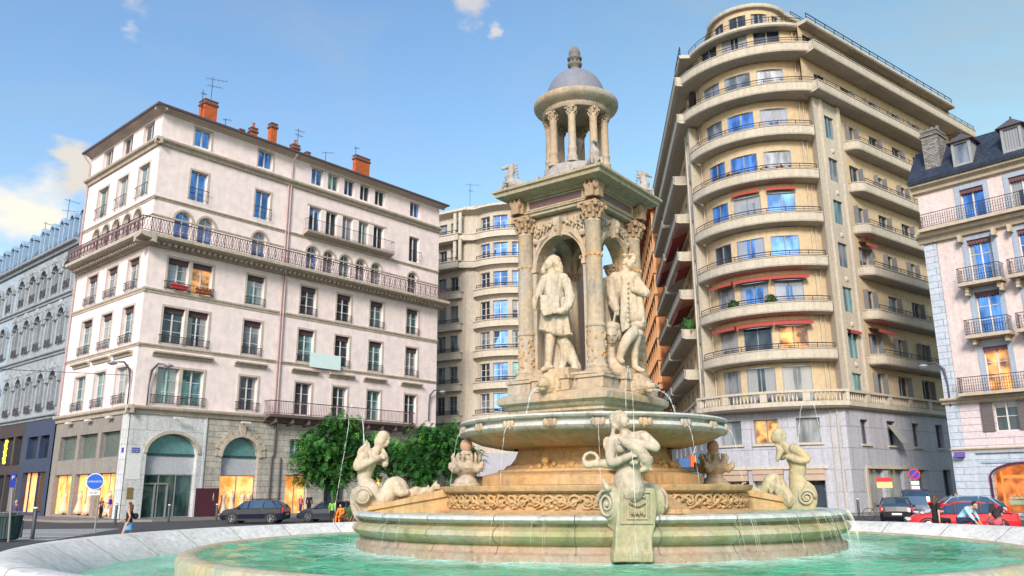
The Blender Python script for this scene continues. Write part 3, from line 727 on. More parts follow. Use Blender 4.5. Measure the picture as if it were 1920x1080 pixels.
YEL=mat('yellow_neon',(.9,.6,.05),emit=(1,.68,.05),estr=1.0,noise=0)
ny=MB()
for k in range(7): ny.ball(FB.M(21.7+.12*(k%2),4.2+.27*k,.35),(.14,.14,.17),6)
ny.build('yellow_neon_sign',YEL,bC)
mk=aerial(FB.M(25.0,25.2,-3),3.4,[(3.2,1.4,1),(2.2,1.6,.4),(1.4,.8,.9)],'tall aerial with cross arms above the blue-grey dormers at the far left')
aerial(FB.M(30.5,25,-3),2.6,[(2.4,.8,1),(1.8,.8,.4)],'smaller aerial at the far left edge, beyond the tall cross-armed one')
# far orange roofed house behind
fr_=thing('distant_house',(-62,78,0),'distant house with an orange tiled top over the far left dormers','building')
m=MB(); m.box(-70,-57,74,84,0,30.0); m.build('wall',mat('orange_brick_wall',(.55,.25,.08),noise=.2,brick=(.8,.3,.05,.2,.5)),fr_)  # orange brick is the wall's own colour
m=MB(); m.face([(-70.5,73.5,30),(-56.5,73.5,30),(-63,79,32.5)]); m.face([(-56.5,73.5,30),(-56.5,84.5,30),(-63,79,32.5)]); m.face([(-56.5,84.5,30),(-70.5,84.5,30),(-63,79,32.5)]); m.face([(-70.5,84.5,30),(-70.5,73.5,30),(-63,79,32.5)]); m.build('roof',BRICK_RED,fr_)
# ================================================================= curved building in the middle distance
MIDW=mat('warm_grey_render',(.50,.45,.39),rough=.9,noise=.07,scale=.5,bump=.1,streak=.14)
MIDT=mat('pale_cream_band',(.56,.51,.44),rough=.9,noise=.07,scale=.6,streak=.12)
bM=thing('rounded_apartment_building',(-2,81,0),'cream building with stacked curved bays seen between the pinkish house and the fountain','building')
Q0=V((-4.75,81.6,0)); FML=Flat(Q0,-60,-1); FP=Flat(Q0,92,1)
AB=Arc(FP.M(1.3,0),FP.M(8.6,0),1.5,(0,-1))
zr=[W(925,v,80).z for v in (766.7,706.7,646.7,591,531,475.5,424)]
zt=[W(925,v,80).z for v in (736,679,619,562,507,453,402)]
topz=W(925,385,80).z
w=MB(); opsL=[]; opsB=[]
colL=[(1.0,2.0),(2.5,3.5),(4.0,5.0),(6.2,7.2),(8,9)]
Lb=AB.len; colB=[(.35,1.55),(1.95,3.5),(3.95,5.15),(5.6,6.8)]
z00=[z-.15 for z in zr]
for i in range(7):
    for a,b in colL: opsL.append((a,b,z00[i]-.3,zt[i]-.1,0))
    for a,b in colB: opsB.append((a,b,z00[i]-.3,zt[i],0))
wall(w,FML,0,12,0,topz,opsL,.3); wall(w,FP,0,1.3,0,topz,[],.3); wall(w,AB,0,Lb,4.2,topz,opsB,.3)
wall(w,FP,1.3,12,0,4.2,[(2.0,8.0,.2,3.2,0)],.5); w.face([AB.M(Lb*k/10,4.2,0) for k in range(11)])
e=FP.M(8.6,0); w.face([e,e+V((6,22,0)),e+V((6,22,topz)),e+V((0,0,topz))])
l=FML.M(12,0); w.face([l,l+V((4,18,0)),l+V((4,18,topz)),l+V((0,0,topz))])
w.build('wall',MIDW,bM)
gg=MB(); slab(gg,FP,2.0,8.0,.2,3.2,-.5,-.35); gg.build('shopfront',mat('dark_green_shopfront',(.01,.13,.04),rough=.4,noise=.3,scale=1),bM)
gg=MB(); slab(gg,FP,-.5,9,3.1,4.0,.0,1.9); gg.cut(); slab(gg,FP,-.5,9,4.0,5.3,.0,1.75); gg.build('shop_fascia',mat('lilac_grey_fascia',(.35,.36,.43),rough=.6,noise=.1),bM)
c=MB()
for i,z in enumerate(z00):
    c.cut() if c.f else 0; slab(c,AB,-.15,Lb+.15,z-1.0,z-.35,0,.55); slab(c,AB,-.15,Lb+.15,z-.35,z-.26,0,.63)
    moulding(c,AB,-.1,Lb+.1,[(0,z-1.35),(.3,z-1.1),(.35,z-1.0),(0,z-1.0)])
    big=i>=5
    c.cut(); slab(c,FML,.4,(12 if big else 6),z-1.0,z-.35,0,1.1 if big else .5); slab(c,FML,.3,(12.1 if big else 6.1),z-.35,z-.26,0,1.18 if big else .57)
    if big: slab(c,FP,-.9,1.2,z-1.0,z-.35,0,.5); slab(c,FP,-.9,1.2,z-.35,z-.27,0,.56)
c.build('balcony_parapet',MIDT,bM); c=MB()
for F,a,b in ((FML,-.4,12.2),(FP,-.4,1.4),(AB,0,Lb)): moulding(c,F,a,b,[(0,topz-.5),(.5,topz-.3),(.8,topz-.15),(.8,topz+.1),(0,topz+.15)])
for F,a,b in ((FML,-.4,12.2),(FP,-.4,8)): moulding(c,F,a,b,[(0,topz+.1),(-1.2,topz+.9),(-4,topz+1.1)])
c.build('roof_cornice',MIDT,bM)
rfm=MB(); P_=[FML.M(12,topz+.1),FML.M(0,topz+.1),FP.M(8.6,topz+.1),FP.M(8.6,topz+.1)+V((6,22,0)),FML.M(12,topz+.1)+V((4,18,0))]; rfm.face(P_); 
rfm.build('roof',ZINC,bM)
for i in range(7):
    for a,b in colL: window(FML,bM,a,b,z00[i]-.3,zt[i]-.1,.3,glass=rs.choice([G_DARK,G_TEAL,G_GREY]),bars=1,fr=GREY_PAINT)
    for j,(a,b) in enumerate(colB): window(AB,bM,a,b,z00[i]-.3,zt[i],.3,glass=G_BLUE if j==1 else rs.choice([G_BLUE,G_GREY,G_DARK,G_WARM if i==5 and j==0 else G_TEAL]),bars=2,fr=WHITE_PAINT)
    rail(AB,bM,.2,Lb-.2,z00[i]-.3,.42,.45,.4,'pipes',r=.03); rail(FML,bM,.6,5.6,z00[i]-.3,.42,.95 if i>=5 else .4,.4,'pipes',r=.03)
pm=MB(); 
for i in range(2):
    z=z00[5+i]
    for q in (.3,.95): pm.lathe([(.2,0),(.2,2.3),(.26,2.35)],FML.M(q,z-.3,.8),8); pm.cut()
pm.build('corner_column',MIDT,bM)
chimney(bM,FP,2.2,3,1.2,.6,topz,topz+1.6,ZINC,0)
aerial(FP.M(.1,topz+.8,-2.5),3.3,[(3.1,1.6,.1),(2.4,.5,.3)],'aerial with one long arm on the roof of the cream rounded building')
# ================================================================= tall prow-shaped apartment block
PT=(23.355,57.433); FT=Flat(PT,52.5,1); FCH=Flat(PT,-58,-1)
LT=FCH.M(10,0); FL=Flat(LT,5.5,-1)
YEL_W=mat('yellow_cream_render',(.55,.43,.285),rough=.9,noise=.05,scale=.35,bump=.1,streak=.08)
CRM=mat('pale_cream_parapet',(.52,.475,.40),rough=.9,noise=.06,scale=.5,bump=.1,streak=.16)
TSTONE=mat('lilac_grey_panel_stone',(.44,.45,.53),rough=.85,noise=.10,scale=.7,bump=.15,brick=(2.2,1.5,.02,.08,.55),streak=.15)
bT=thing('apartment_tower',(PT[0],PT[1],0),'tall cream apartment block with a rounded prow, stacked curved balconies and tan stone base','building')
zP=[8.5,11.5,14.95,18.4,21.8,25.25,28.8,32.2,35.6]; ROOF=37.75
ch=FCH.d; nn=FCH.n0
wb0=FCH.M(.55,0,-.9); wb1=FCH.M(9.45,0,-.9); WB=Arc(wb0,wb1,2.2,nn); Lw=WB.len
cm=lambda s:(s-.55)/8.9*Lw
bayc=[(cm(2.15),cm(3.95)),(cm(4.35),cm(6.2)),(cm(6.65),cm(8.2))]
w=MB(); ops=[]
for z in zP:
    for a,b in bayc: ops.append((a,b,z-.9,z+1.85,0))
wall(w,WB,0,Lw,7.3,ROOF,ops,.18)
wops=[]
for z in zP:
    if z<34:
        for a,b in ((5.0,6.4),(8.7,10.1),(12.4,13.85),(16.0,17.4),(19.6,21.0)): wops.append((a,b,z-.9,z+1.7,0))
        if z>31: wops.append((1.2,2.6,z-.9,z+1.6,0))
for a,b in ((-.0,1.3),(3.3,4.8),(17.4,19.1),(21.1,22.8)): wops.append((a if a>0 else .1,b,34.8,36.9,0))
wops.append((6.3,16.0,34.8,37.3,0))
wall(w,FT,3.7,24,7.3,ROOF,[x for x in wops if x[0]>3.8 or x[2]>30],.25,o=-.35)
wall(w,FT,-.5,3.7,31.2,ROOF,[x for x in wops if x[1]<3.7],.25,o=-.35)
# left flank
lops=[]
for z in zP:
    for k in range(8): lops.append((3.2+3.2*k,4.6+3.2*k,z-.9,z+1.7,0))
wall(w,FL,1.8,29.5,7.3,ROOF,lops,.25,o=-.35)
e=FT.M(24,0); w.face([e,e+V((-3,14,0)),e+V((-3,14,ROOF)),e+V((0,0,ROOF))])
w.build('wall',YEL_W,bT)
# piers either side of the rounded bay
w=MB(); pops=[(1.45,2.75,z-.55,z+1.35,0) for z in zP[:7]]
wall(w,FT,0,3.7,7.3,31.3,[(a,b,c if c>9 else 8.5,d,e_) for a,b,c,d,e_ in pops],.2)
q0=FT.M(0,0); q1=wb0
w.face([q0+V((0,0,7.3)),q1+V((0,0,7.3)),q1+V((0,0,31.3)),q0+V((0,0,31.3))])
for a in (.75,3.2): slab(w,FT,a,a+.35,7.3,31.3,0,.16)
a=FT.M(3.7,7.3,0); b=FT.M(3.7,7.3,-.35); w.face([a,b,b+V((0,0,24)),a+V((0,0,24))])
lp=[(.7,1.4,z-.55,z+1.5,0) for z in zP[:7]]
wall(w,FL,0,1.8,7.3,31.3,[(a,b,c if c>9 else 8.5,d,e_) for a,b,c,d,e_ in lp],.2)
q0=FL.M(0,0); q1=wb1; w.face([q0+V((0,0,7.3)),q1+V((0,0,7.3)),q1+V((0,0,31.3)),q0+V((0,0,31.3))])
slab(w,FL,1.8,2.1,7.3,31.3,-.35,.12)
w.build('pier',CRM,bT)
# stone base
SB=Arc(FCH.M(0,0),FCH.M(10,0),.75,nn); Ls=SB.len; cs=lambda s:s/10*Ls
g=MB()
gops=[(cs(1.7),cs(3.25),4.9,6.65,0),(cs(4.5),cs(6.25),4.9,6.65,0),(cs(7.2),cs(8.9),4.9,6.65,0),(cs(1.7),cs(3.9),.15,3.1,0),(cs(4.4),cs(6.5),.15,3.1,0),(cs(6.9),cs(8.9),.15,3.1,0)]
wall(g,SB,0,Ls,0,7.4,gops,.35)
rops=[(1.85,2.95,4.8,6.55,0),(5.5,6.75,4.8,6.6,0),(9.2,10.35,4.8,6.6,0),(12.9,14.1,4.8,6.65,0),(16.6,17.8,4.8,6.6,0),(2.2,4.3,.15,3.1,0),(4.9,7.1,.15,3.1,0),(7.7,10.2,.15,3.1,0),(13.15,14.5,1.1,3.15,0),(17,19,1,3.1,0)]
wall(g,FT,0,24,0,7.4,rops,.35); wall(g,FL,0,29.5,0,7.4,[(3+4*k,5.5+4*k,.2,3.1,0) for k in range(6)]+[(3+4*k,4.6+4*k,4.8,6.6,0) for k in range(6)],.35)
g.build('stone_base',TSTONE,bT)
tr=MB(); slab(tr,FT,1.9,10.6,3.1,3.3,0,.12); slab(tr,SB,cs(1.4),cs(9.2),3.1,3.3,0,.12); slab(tr,FT,1.8,2.05,0,3.1,0,.1)
for a,b,c_,d,_ in gops[:3]: (tr.cut(),slab(tr,SB,a-.15,b+.15,4.75,4.9,0,.14))
for a,b,c_,d,_ in rops[:5]+rops[8:]: (tr.cut(),slab(tr,FT,a-.12,b+.12,c_-.13,c_,0,.13))
tr.build('sill',CRM,bT)
for i,(a,b,c_,d,_) in enumerate(gops[:3]): window(SB,bT,a,b,c_,d,.35,glass=[G_GREY,G_WARM,G_GREY][i],bars=0,fr=GREY_PAINT)
for i,(a,b,c_,d,_) in enumerate(gops[3:]): shopwin(SB,bT,a,b,c_,d,False,.35,2,GREY_PAINT,0)
for i,(a,b,c_,d,_) in enumerate(rops): 
    if c_>4: window(FT,bT,a,b,c_,d,.35,glass=G_DARK,bars=0,fr=GREY_PAINT)
    else: shopwin(FT,bT,a,b,c_,d,False,.35,2,GREY_PAINT,0,G_TEAL if i==6 else G_DARK)
for k in range(6): window(FL,bT,3+4*k,4.6+4*k,4.8,6.6,.35,glass=G_DARK,bars=0,fr=GREY_PAINT)
AWN=mat('tan_roller_awning',(.42,.32,.25),rough=.8,noise=.1)
aw=MB()
for a,b,c_,d,_ in gops[3:]: slab(aw,SB,a,b,2.75,3.05,.02,.3); slab(aw,SB,a,b,2.3,2.72,-.05,-.02+.25); aw.cut()
aw.build('rolled_awning',AWN,bT)
aw=MB(); 
for k in range(6): 
    t_=k/5; aw.face([FT.M(5.55,6.3-1.1*t_,.02+.75*t_),FT.M(6.7,6.3-1.1*t_,.02+.75*t_),FT.M(6.7,6.3-1.1*(t_+.2),.02+.75*(t_+.2)),FT.M(5.55,6.3-1.1*(t_+.2),.02+.75*(t_+.2))])
aw.build('tilted_blind',mat('grey_slatted_blind',(.3,.29,.27),rough=.6,noise=.1),bT)
# curved balconies
bal=MB(); BC=Arc(FCH.M(.05,0,.12),FCH.M(9.95,0,.12),2.15,nn); Lb2=BC.len
def parapet(mb,F,a,b,z,o=0,deep=1.6,h=.66,und=.36):
    moulding(mb,F,a,b,[(o-deep,z-h-.2),(o-.3,z-h-.19),(o-.05,z-h-.1),(o,z-h),(o,z-.06),(o+.05,z-.06),(o+.05,z),(o-.14,z),(o-.14,z-h+.05),(o-deep,z-h+.05)])
for z in zP[1:7]: parapet(bal,BC,0,Lb2,z); bal.cut()
for z in zP[7:]:
    B2=Arc(FCH.M(-.6,0,.35),FCH.M(10.6,0,.35),2.2,nn); parapet(bal,B2,0,B2.len,z,0,2.4)
    parapet(bal,FT,-.55,27,z,.95,1.35); parapet(bal,FL,-.6,29.5,z,.95,1.35); slab(bal,FL,-.6,-.44,z-.66,z-.01,-.35,.93); slab(bal,FT,-.55,-.4,z-.66,z-.01,-.35,.93); bal.cut()
B3=Arc(FCH.M(.2,0,-.2),FCH.M(9.8,0,-.2),2.3,nn)
for F,a,b,o in ((B3,0,B3.len,0),(FT,-.4,24.5,.45),(FL,-.4,29.5,.45)):
    moulding(bal,F,a,b,[(o-2.2,ROOF-.35),(o-.1,ROOF-.3),(o,ROOF-.2),(o,ROOF),(o-2.6,ROOF+.02)])
bal.cut()
# straight balconies with rounded left end
for z in zP[1:7]:
    c0=5.5; r_=1.0
    parapet(bal,FT,c0,24,z,.65,1.0)
    cc=V(FT.M(c0,0,-.35)); a1=atan2(FT.n0.y,FT.n0.x); a2=atan2(-FT.d.y,-FT.d.x)
    class _E(Arc):
        def __init__(s): s.C=cc; s.R=r_; s.a0=a1; d=a2-a1; d=(d+pi)%(2*pi)-pi; s.sg=1 if d>0 else -1; s.len=abs(d)*r_; s.step=.25
    E=_E(); parapet(bal,E,0,E.len,z,0,.9)
    bal.cut(); parapet(bal,FL,4.8,16,z,.95,1.35); [slab(bal,FL,q,q+.14,z-.66,z-.01,-.35,.93) for q in (4.8,15.86)]; bal.cut(); parapet(bal,FL,17,28,z,.95,1.35); [slab(bal,FL,q,q+.14,z-.66,z-.01,-.35,.93) for q in (17,27.86)]; bal.cut()
bal.build('balcony_parapet',CRM,bT)
# balustrade on the stone base
bb=MB(); BL=Arc(FCH.M(-.5,0,.4),FCH.M(10.6,0,.4),1.7,nn); LL=BL.len
for F,a,b,o in ((BL,0,LL,0),(FT,-.35,24,.4),(FL,-.5,29,.5)):
    moulding(bb,F,a,b,[(o-1.6,7.2),(o-.2,7.25),(o,7.4),(o,7.72),(o-1.6,7.74)]); slab(bb,F,a,b,8.35,8.52,o-.28,o+.04)
    L_=b-a; secs=[]; q=a+.0
    n_=int(L_/2.9)
    for k in range(n_+1):
        c0=a+L_*k/n_; slab(bb,F,max(a,c0-.25),min(b,c0+.25),7.74,8.35,o-.26,o)
        if k<n_:
            m_=8
            for j in range(1,m_*1):
                x=c0+.35+(L_/n_-.7)*j/m_; p=F.M(x,7.74,o-.13)
                bb.lathe([(.05,0),(.085,.12),(.085,.22),(.045,.42),(.07,.61)],p,5,cap=False)
bb.build('balustrade',CRM,bT)
for z in zP[1:7]: rail(BC,bT,.1,Lb2-.1,z-.02,.4,-.06,.5,'pipes',r=.022)
for z in zP[7:]:
    rail(B2,bT,.1,B2.len-.1,z-.02,.42,-.06,.5,'pipes',r=.022); rail(FT,bT,-.5,26.9,z-.02,.42,.88,.5,'pipes',r=.022); rail(FL,bT,-.5,29,z-.02,.42,.88,.5,'pipes',r=.022)
for z in zP[1:7]:
    rail(FT,bT,5.4,23.9,z-.02,.4,.58,.5,'pipes',r=.022); rail(FL,bT,4.9,15.9,z-.02,.4,.88,.5,'pipes',r=.022); rail(FL,bT,17,28,z-.02,.4,.88,.5,'pipes',r=.022)
rail(FT,bT,-.2,24.2,ROOF,.6,.3,.5,'pipes',r=.03,name='roof_railing'); rail(B3,bT,0,B3.len,ROOF,.55,-.15,.5,'pipes',r=.02,name='roof_railing'); rail(FL,bT,0,4,ROOF,1.0,.3,.5,'pipes',r=.03,name='roof_railing')
# penthouse setback + roof
rfm=MB(); pts=[B3.M(B3.len*k/12,ROOF+.01,-.3) for k in range(13)]
poly=[FT.M(24,ROOF+.01,0),FT.M(.2,ROOF+.01,0)]+pts+[FL.M(.2,ROOF+.01,0),FL.M(29.5,ROOF+.01,0),e+V((-3,14,ROOF+.01))]
rfm.face(poly); rfm.build('roof',ZINC,bT)
# set-back crown storey with its own curved wall
cA=V((17.45,62.9,0)); cB=V((22.9,60.75,0)); CW=Arc(cA,cB,2.3,(cA+cB)/2*-1); Lc=CW.len
if (CW.M(Lc/2,0)-V((0,0,0))).length>((cA+cB)/2).length: CW=Arc(cA,cB,-2.3,(cA+cB)/2)
CT2=Flat(cB,52.5,1); CL2=Flat(cA,5.5,-1); ZC=40.45
w=MB(); cops=[(Lc*f0,Lc*f1,ROOF+.1,ROOF+2.1,0) for f0,f1 in ((.12,.27),(.34,.52),(.57,.74),(.80,.9))]
wall(w,CW,0,Lc,ROOF,ZC,cops,.2); wall(w,CT2,0,20,ROOF,ZC,[],.2); wall(w,CL2,0,20,ROOF,ZC,[],.2); e5=CT2.M(20,0); w.face([e5+V((0,0,ROOF)),e5+V((-4,6,ROOF)),e5+V((-4,6,ZC)),e5+V((0,0,ZC))]); w.build('crown_wall',YEL_W,bT)
for (a,b,c_,d,_) in cops: window(CW,bT,a,b,c_,d,.2,glass=G_DARK,bars=1,fr=GREY_PAINT,name='crown_window')
cr_=MB()
for F,a,b in ((CW,0,Lc),(CT2,-.1,20),(CL2,-.1,20)): moulding(cr_,F,a,b,[(0,ZC-.12),(.3,ZC-.1),(.34,ZC),(.34,ZC+.2),(-.5,ZC+.24)])
cr_.face([CW.M(Lc*k/12,ZC+.22,.1) for k in range(13)]+[CT2.M(20,ZC+.22,0),CL2.M(20,ZC+.22,0)]); cr_.build('crown_roof',CRM,bT)
rail(CT2,bT,1,20,ZC+.2,.5,.2,.5,'pipes',r=.025,name='roof_railing')
ph=MB(); 
for a,b,z1 in ((21,23.5,1.6),): ph.box(a,b,-5,-1.6,0,z1,0,lambda p:FT.M(p.x,ROOF+.13+p.z,p.y))
ph.build('rooftop_block',mat('grey_rooftop_render',(.30,.29,.28),noise=.1),bT)
# windows
tg=[G_GREY,G_BLUE,G_BLUE]
bayg={0:[G_GREY,G_DARK,G_GREY],1:[G_WARM,G_DARK,G_GREY],2:[G_BLUE,G_BLUE,G_GREY],3:[G_BLUE,G_BLUE,G_DARK],4:[G_BLUE,G_GREY,G_BLUE],5:[G_GREY,G_BLUE,G_BLUE],6:[G_BLUE,G_BLUE,G_GREY],7:[G_GREY,G_GREY,G_GREY],8:[G_DARK,G_DARK,G_DARK]}
SHUT=mat('grey_folding_shutter',(.17,.18,.2),rough=.6,noise=.15,scale=3)
for i,z in enumerate(zP):
    for j,(a,b) in enumerate(bayc): window(WB,bT,a,b,z-.9,z+1.85,.18,glass=bayg[i][j],bars=0,fr=GREY_PAINT,name='bay_window')
    if z<34:
        for a,b in ((5.0,6.4),(8.7,10.1),(12.4,13.85),(16.0,17.4),(19.6,21.0)): window(FT,bT,a,b,z-.9,z+1.7,.25,glass=rs.choice([G_DARK,G_GREY,G_DARK,G_BLUE if z>20 else G_TEAL]),bars=0,fr=GREY_PAINT,o=-.35)
    if i<7: window(FT,bT,1.45,2.75,z-.55 if i else 8.5,z+1.35,.2,glass=rs.choice([G_TEAL,G_GREY]),bars=0,fr=GREY_PAINT); window(FL,bT,.7,1.4,z-.55 if i else 8.5,z+1.5,.2,glass=G_DARK,bars=0,fr=GREY_PAINT)
    if i<8:
        for k in range(8): window(FL,bT,3.2+3.2*k,4.6+3.2*k,z-.9,z+1.7,.25,glass=rs.choice([G_DARK,G_GREY]),bars=0,fr=GREY_PAINT,o=-.35,name='balcony_door')
for a,b in ((.1,1.3),(3.3,4.8),(17.4,19.1),(21.1,22.8)): window(FT,bT,a,b,34.8,36.9,.25,glass=G_DARK,bars=0,fr=GREY_PAINT,o=-.35)
lg=MB(); lg.face([FT.M(6.3,34.8,-1.4),FT.M(16,34.8,-1.4),FT.M(16,37.3,-1.4),FT.M(6.3,37.3,-1.4)]); lg.face([FT.M(6.3,37.3,-.6),FT.M(16,37.3,-.6),FT.M(16,37.3,-1.4),FT.M(6.3,37.3,-1.4)]); lg.build('loggia_wall',YEL_W,bT)
w0=window(FT,bT,1.2,2.6,31.3,33.8,.25,glass=G_GREY,bars=0,fr=GREY_PAINT,o=-.35)
sh=MB()
for i,z in enumerate(zP[:8]):
    for a,b in ((5.0,6.4),(8.7,10.1),(12.4,13.85),(16.0,17.4)):
        sh.box(0,.09,0,.42,z-.85,z+1.65,0,lambda p:FT.M(b-.02+p.x,p.z,-.4+p.y*.9))
        sh.cut()
        if (i+int(a))%2: sh.box(-.07,.02,0,.4,z-.85,z+1.65,0,lambda p:FT.M(a+p.x,p.z,-.4+p.y)); sh.cut()
sh.build('shutter',SHUT,bT)
dpp=MB()
for F,q,o in ((WB,.5,.1),(WB,.85,.1),(WB,Lw-.4,.1)): 
    dpp.tube([F.M(q,7.6,o),F.M(q,ROOF-.4,o)],.05,5); dpp.cut()
dpp.tube([SB.M(.55,0,.1),SB.M(.55,7.2,.1)],.06,6); dpp.cut(); dpp.tube([SB.M(1.0,0,.1),SB.M(1.0,7.2,.1)],.045,6); dpp.cut(); dpp.tube([SB.M(Ls-.4,0,.1),SB.M(Ls-.4,7.2,.1)],.05,6)
dpp.build('downpipe',CRM,bT)
# ornament rosettes on the pier
ro=MB()
for z in zP[:6]: (ro.ball(FT.M(2.1,z+2.0,.0),(.2,.12,.2),8),ro.cut())
ro.build('rosette',CRM,bT)
AWR=mat('dull_red_awning',(.34,.06,.05),rough=.8,noise=.12)
def awn(F,a,b,z,o=.1,dr=.35,out=.7,lab=''):
    m=MB(); k=6; step=[(a+(b-a)*i/k) for i in range(k+1)]
    for p,q in zip(step,step[1:]):
        m.face([F.M(p,z,o),F.M(q,z,o),F.M(q,z-dr,o+out),F.M(p,z-dr,o+out)]); m.face([F.M(p,z-dr,o+out),F.M(q,z-dr,o+out),F.M(q,z-dr-.22,o+out),F.M(p,z-dr-.22,o+out)])
        m.face([F.M(p,z-.06,o),F.M(q,z-.06,o),F.M(q,z-dr-.06,o+out),F.M(p,z-dr-.06,o+out)])
    return m.build('awning',AWR,bT)
for z in (zP[1],zP[2]):
    for a,b in bayc: awn(WB,a-.2,b+.2,z+2.25,.05,.22,.6)
awn(WB,bayc[1][0],bayc[1][1],zP[4]+2.3,.05,.1,.3); awn(WB,bayc[0][0],bayc[0][1],zP[4]+2.3,.05,.1,.3)
awn(FT,5.0,6.7,zP[3]+2.2,-.3,.3,.6); awn(FT,5.0,7.6,zP[1]+2.2,-.3,.3,.8); awn(FT,1.4,2.9,zP[1]+1.6,0,.15,.3)
awn(FL,5,12,zP[2]+2.2,-.2,.6,1.4); awn(FL,5,9,zP[3]+2.2,-.2,.5,1.2); awn(FL,18,24,zP[4]+2.2,-.2,.6,1.4); awn(FL,6,14,zP[4]+2.1,-.2,.6,1.4)
LEAF_P=mat('shrub_leaves',(.035,.12,.025),rough=.8,noise=.4,scale=12)
def shrub(p,r,label,grp='potted shrubs on the tower balconies'):
    m=MB(); p=V(p)
    for k in range(160):
        a=random.random()*6.28; b=random.uniform(-1,1); rr=r*(.75+.35*random.random()); c=p+V((cos(a)*sqrt(1-b*b),sin(a)*sqrt(1-b*b),b))*rr
        t=V((random.gauss(0,1),random.gauss(0,1),random.gauss(0,1))).normalized()*.09; s_=t.cross(V((random.random(),random.random(),1))).normalized()*.07
        m.face([c-t,c+s_,c+t,c-s_])
    m.ball(p,r*.75,8); root=thing('potted_shrub',p-V((0,0,r*1.7)),label,'plant',grp); m.build('foliage',LEAF_P,root)
    q=MB(); q.lathe([(r*.5,0),(r*.65,r*.9)],p-V((0,0,r*1.75)),8); q.build('pot',mat('terracotta_pot',(.3,.13,.07)),root)
zz=zP[2]; shrub(WB.M(bayc[1][0]-.15,zz+.3,.35),.42,'round clipped shrub standing between the two sky-blue windows of the tower bay'); shrub(WB.M(bayc[2][0]-.1,zz+.25,.35),.42,'round clipped shrub left of the grey window on the same balcony')
shrub(FL.M(5.2,zP[2]+.4,.2),.7,'bushy green shrub on the second side balcony of the tower')
fm=MB()
for k in range(60): q=random.uniform(2,Lb2-1.5); fm.ball(BC.M(q,zP[6]-2.0+random.uniform(-.1,.2) if False else zP[5]+random.uniform(-.02,.3),-.25),random.uniform(.05,.14),5)
fb=fm.build('balcony_flowers',mat('mixed_balcony_flowers',(.10,.12,.05),col2=(.35,.06,.08),noise=0,scale=5,rough=.9),None,origin=BC.M(2,zP[5],-.2)); tag(fb,'row of small flowers and leaves along the curved balcony with box planters','flowers')
# brown-orange building behind the tower, down the side street
bO=thing('brick_apartment_building',FL.M(30,0),'orange-brown building with deep window grids, beyond the tower down the narrow street','building')
OR=mat('orange_brown_render',(.50,.20,.09),rough=.9,noise=.1,scale=.6,streak=.15); PK=mat('dusky_pink_render',(.40,.20,.16),rough=.9,noise=.1)
w=MB(); ops=[]
for k in range(9):
    for j in range(8): ops.append((31+3*k,32.8+3*k,14+2.6*j,15.9+2.6*j,0))
wall(w,FL,30,58,13,35,ops,.4,o=.6); w.face([FL.M(30,13,.6),FL.M(30,13,-8),FL.M(30,35,-8),FL.M(30,35,.6)]); w.face([FL.M(58,0,.6),FL.M(58,0,-14),FL.M(58,35,-14),FL.M(58,35,.6)]); w.build('wall',OR,bO)
w=MB(); wall(w,FL,30,58,0,13,[(32+3.2*k,33.5+3.2*k,1,3.6,0) for k in range(7)],.4,o=.6); w.build('lower_wall',PK,bO)
for k in range(9):
    for j in range(8): window(FL,bO,31+3*k,32.8+3*k,14+2.6*j,15.9+2.6*j,.4,glass=G_DARK,bars=0,fr=GREY_PAINT,o=.6)
m=MB(); moulding(m,FL,29.6,58.5,[(.6,34.5),(1.7,34.7),(1.8,35.2),(-6,37)]); m.face([FL.M(29.6,34.5,.6),FL.M(29.6,34.7,1.7),FL.M(29.6,35.2,1.8),FL.M(29.6,37,-6)]); m.build('roof',mat('deep_orange_eave',(.45,.13,.05),rough=.9,noise=.15),bO)
m=MB()
for j in range(8):
    slab(m,FL,30,58,13.7+2.6*j,13.85+2.6*j,.6,1.0)
for k in range(10): slab(m,FL,30.2+3*k,30.45+3*k,13,34.5,.6,.95)
m.build('window_grid',mat('pale_orange_frame',(.62,.33,.16),rough=.8,noise=.1),bO)
# ================================================================= pale blue-pink house on the right
p2=W(1797,930,58); FR=Flat((p2.x,p2.y),138.2,1); LR=14
bR=thing('corner_townhouse',(p2.x,p2.y,0),'pink and pale blue town house with a slate roof and bakery arch','building')
RPK=mat('pale_pink_render',(.66,.56,.56),rough=.9,noise=.06,scale=.5,streak=.12); RBL=mat('pale_blue_block_stone',(.50,.57,.68),rough=.85,noise=.1,scale=.7,bump=.15,brick=(2.6,.42,.02,.06,.5),streak=.15)
RTR=mat('blue_grey_trim',(.34,.41,.53),rough=.85,noise=.1,streak=.12); RCR=mat('cream_cornice',(.52,.44,.34),rough=.9,noise=.1,streak=.15)
PNKB=mat('pink_block_stone',(.62,.54,.58),rough=.9,noise=.08,scale=.6,brick=(3,.42,.02,.05,.5))
cr=[(2.55,3.95),(5.4,6.8),(8.3,9.7),(11.2,12.6)]
w=MB(); ops=[]
for a,b in cr: ops += [(a,b,18.15,20.35,0),(a,b,14.2,16.95,0),(a,b,10.95,13.55,0),(a,b,7.35,10.1,0)]
wall(w,FR,.75,LR,7.1,21.2,ops,.3,0); wall(w,FR,-.02,.75,17.6,21.2,[],.3,0)
wall(w,FR,-.04,.75,0,17.6,[],.3,1,.05); wall(w,FR,.75,LR,4.0,7.1,[(a+.1,b,5.0,6.75,0) for a,b in cr],.3,2,.03)
def gfo(): return [(2.05,5.6,.3,2.3,.75),(7.5,10.5,.3,2.3,.7)]
wall(w,FR,.75,LR,0,4.0,gfo(),.4,1,.05)
bk=FR.M(0,0); b2_=bk+V((9,8,0)); b3_=FR.M(LR,0)+V((9,8,0)); 
for a,b in ((bk,b2_),(b2_,b3_),(b3_,FR.M(LR,0))): w.face([a,b,b+V((0,0,21.2)),a+V((0,0,21.2))],0)
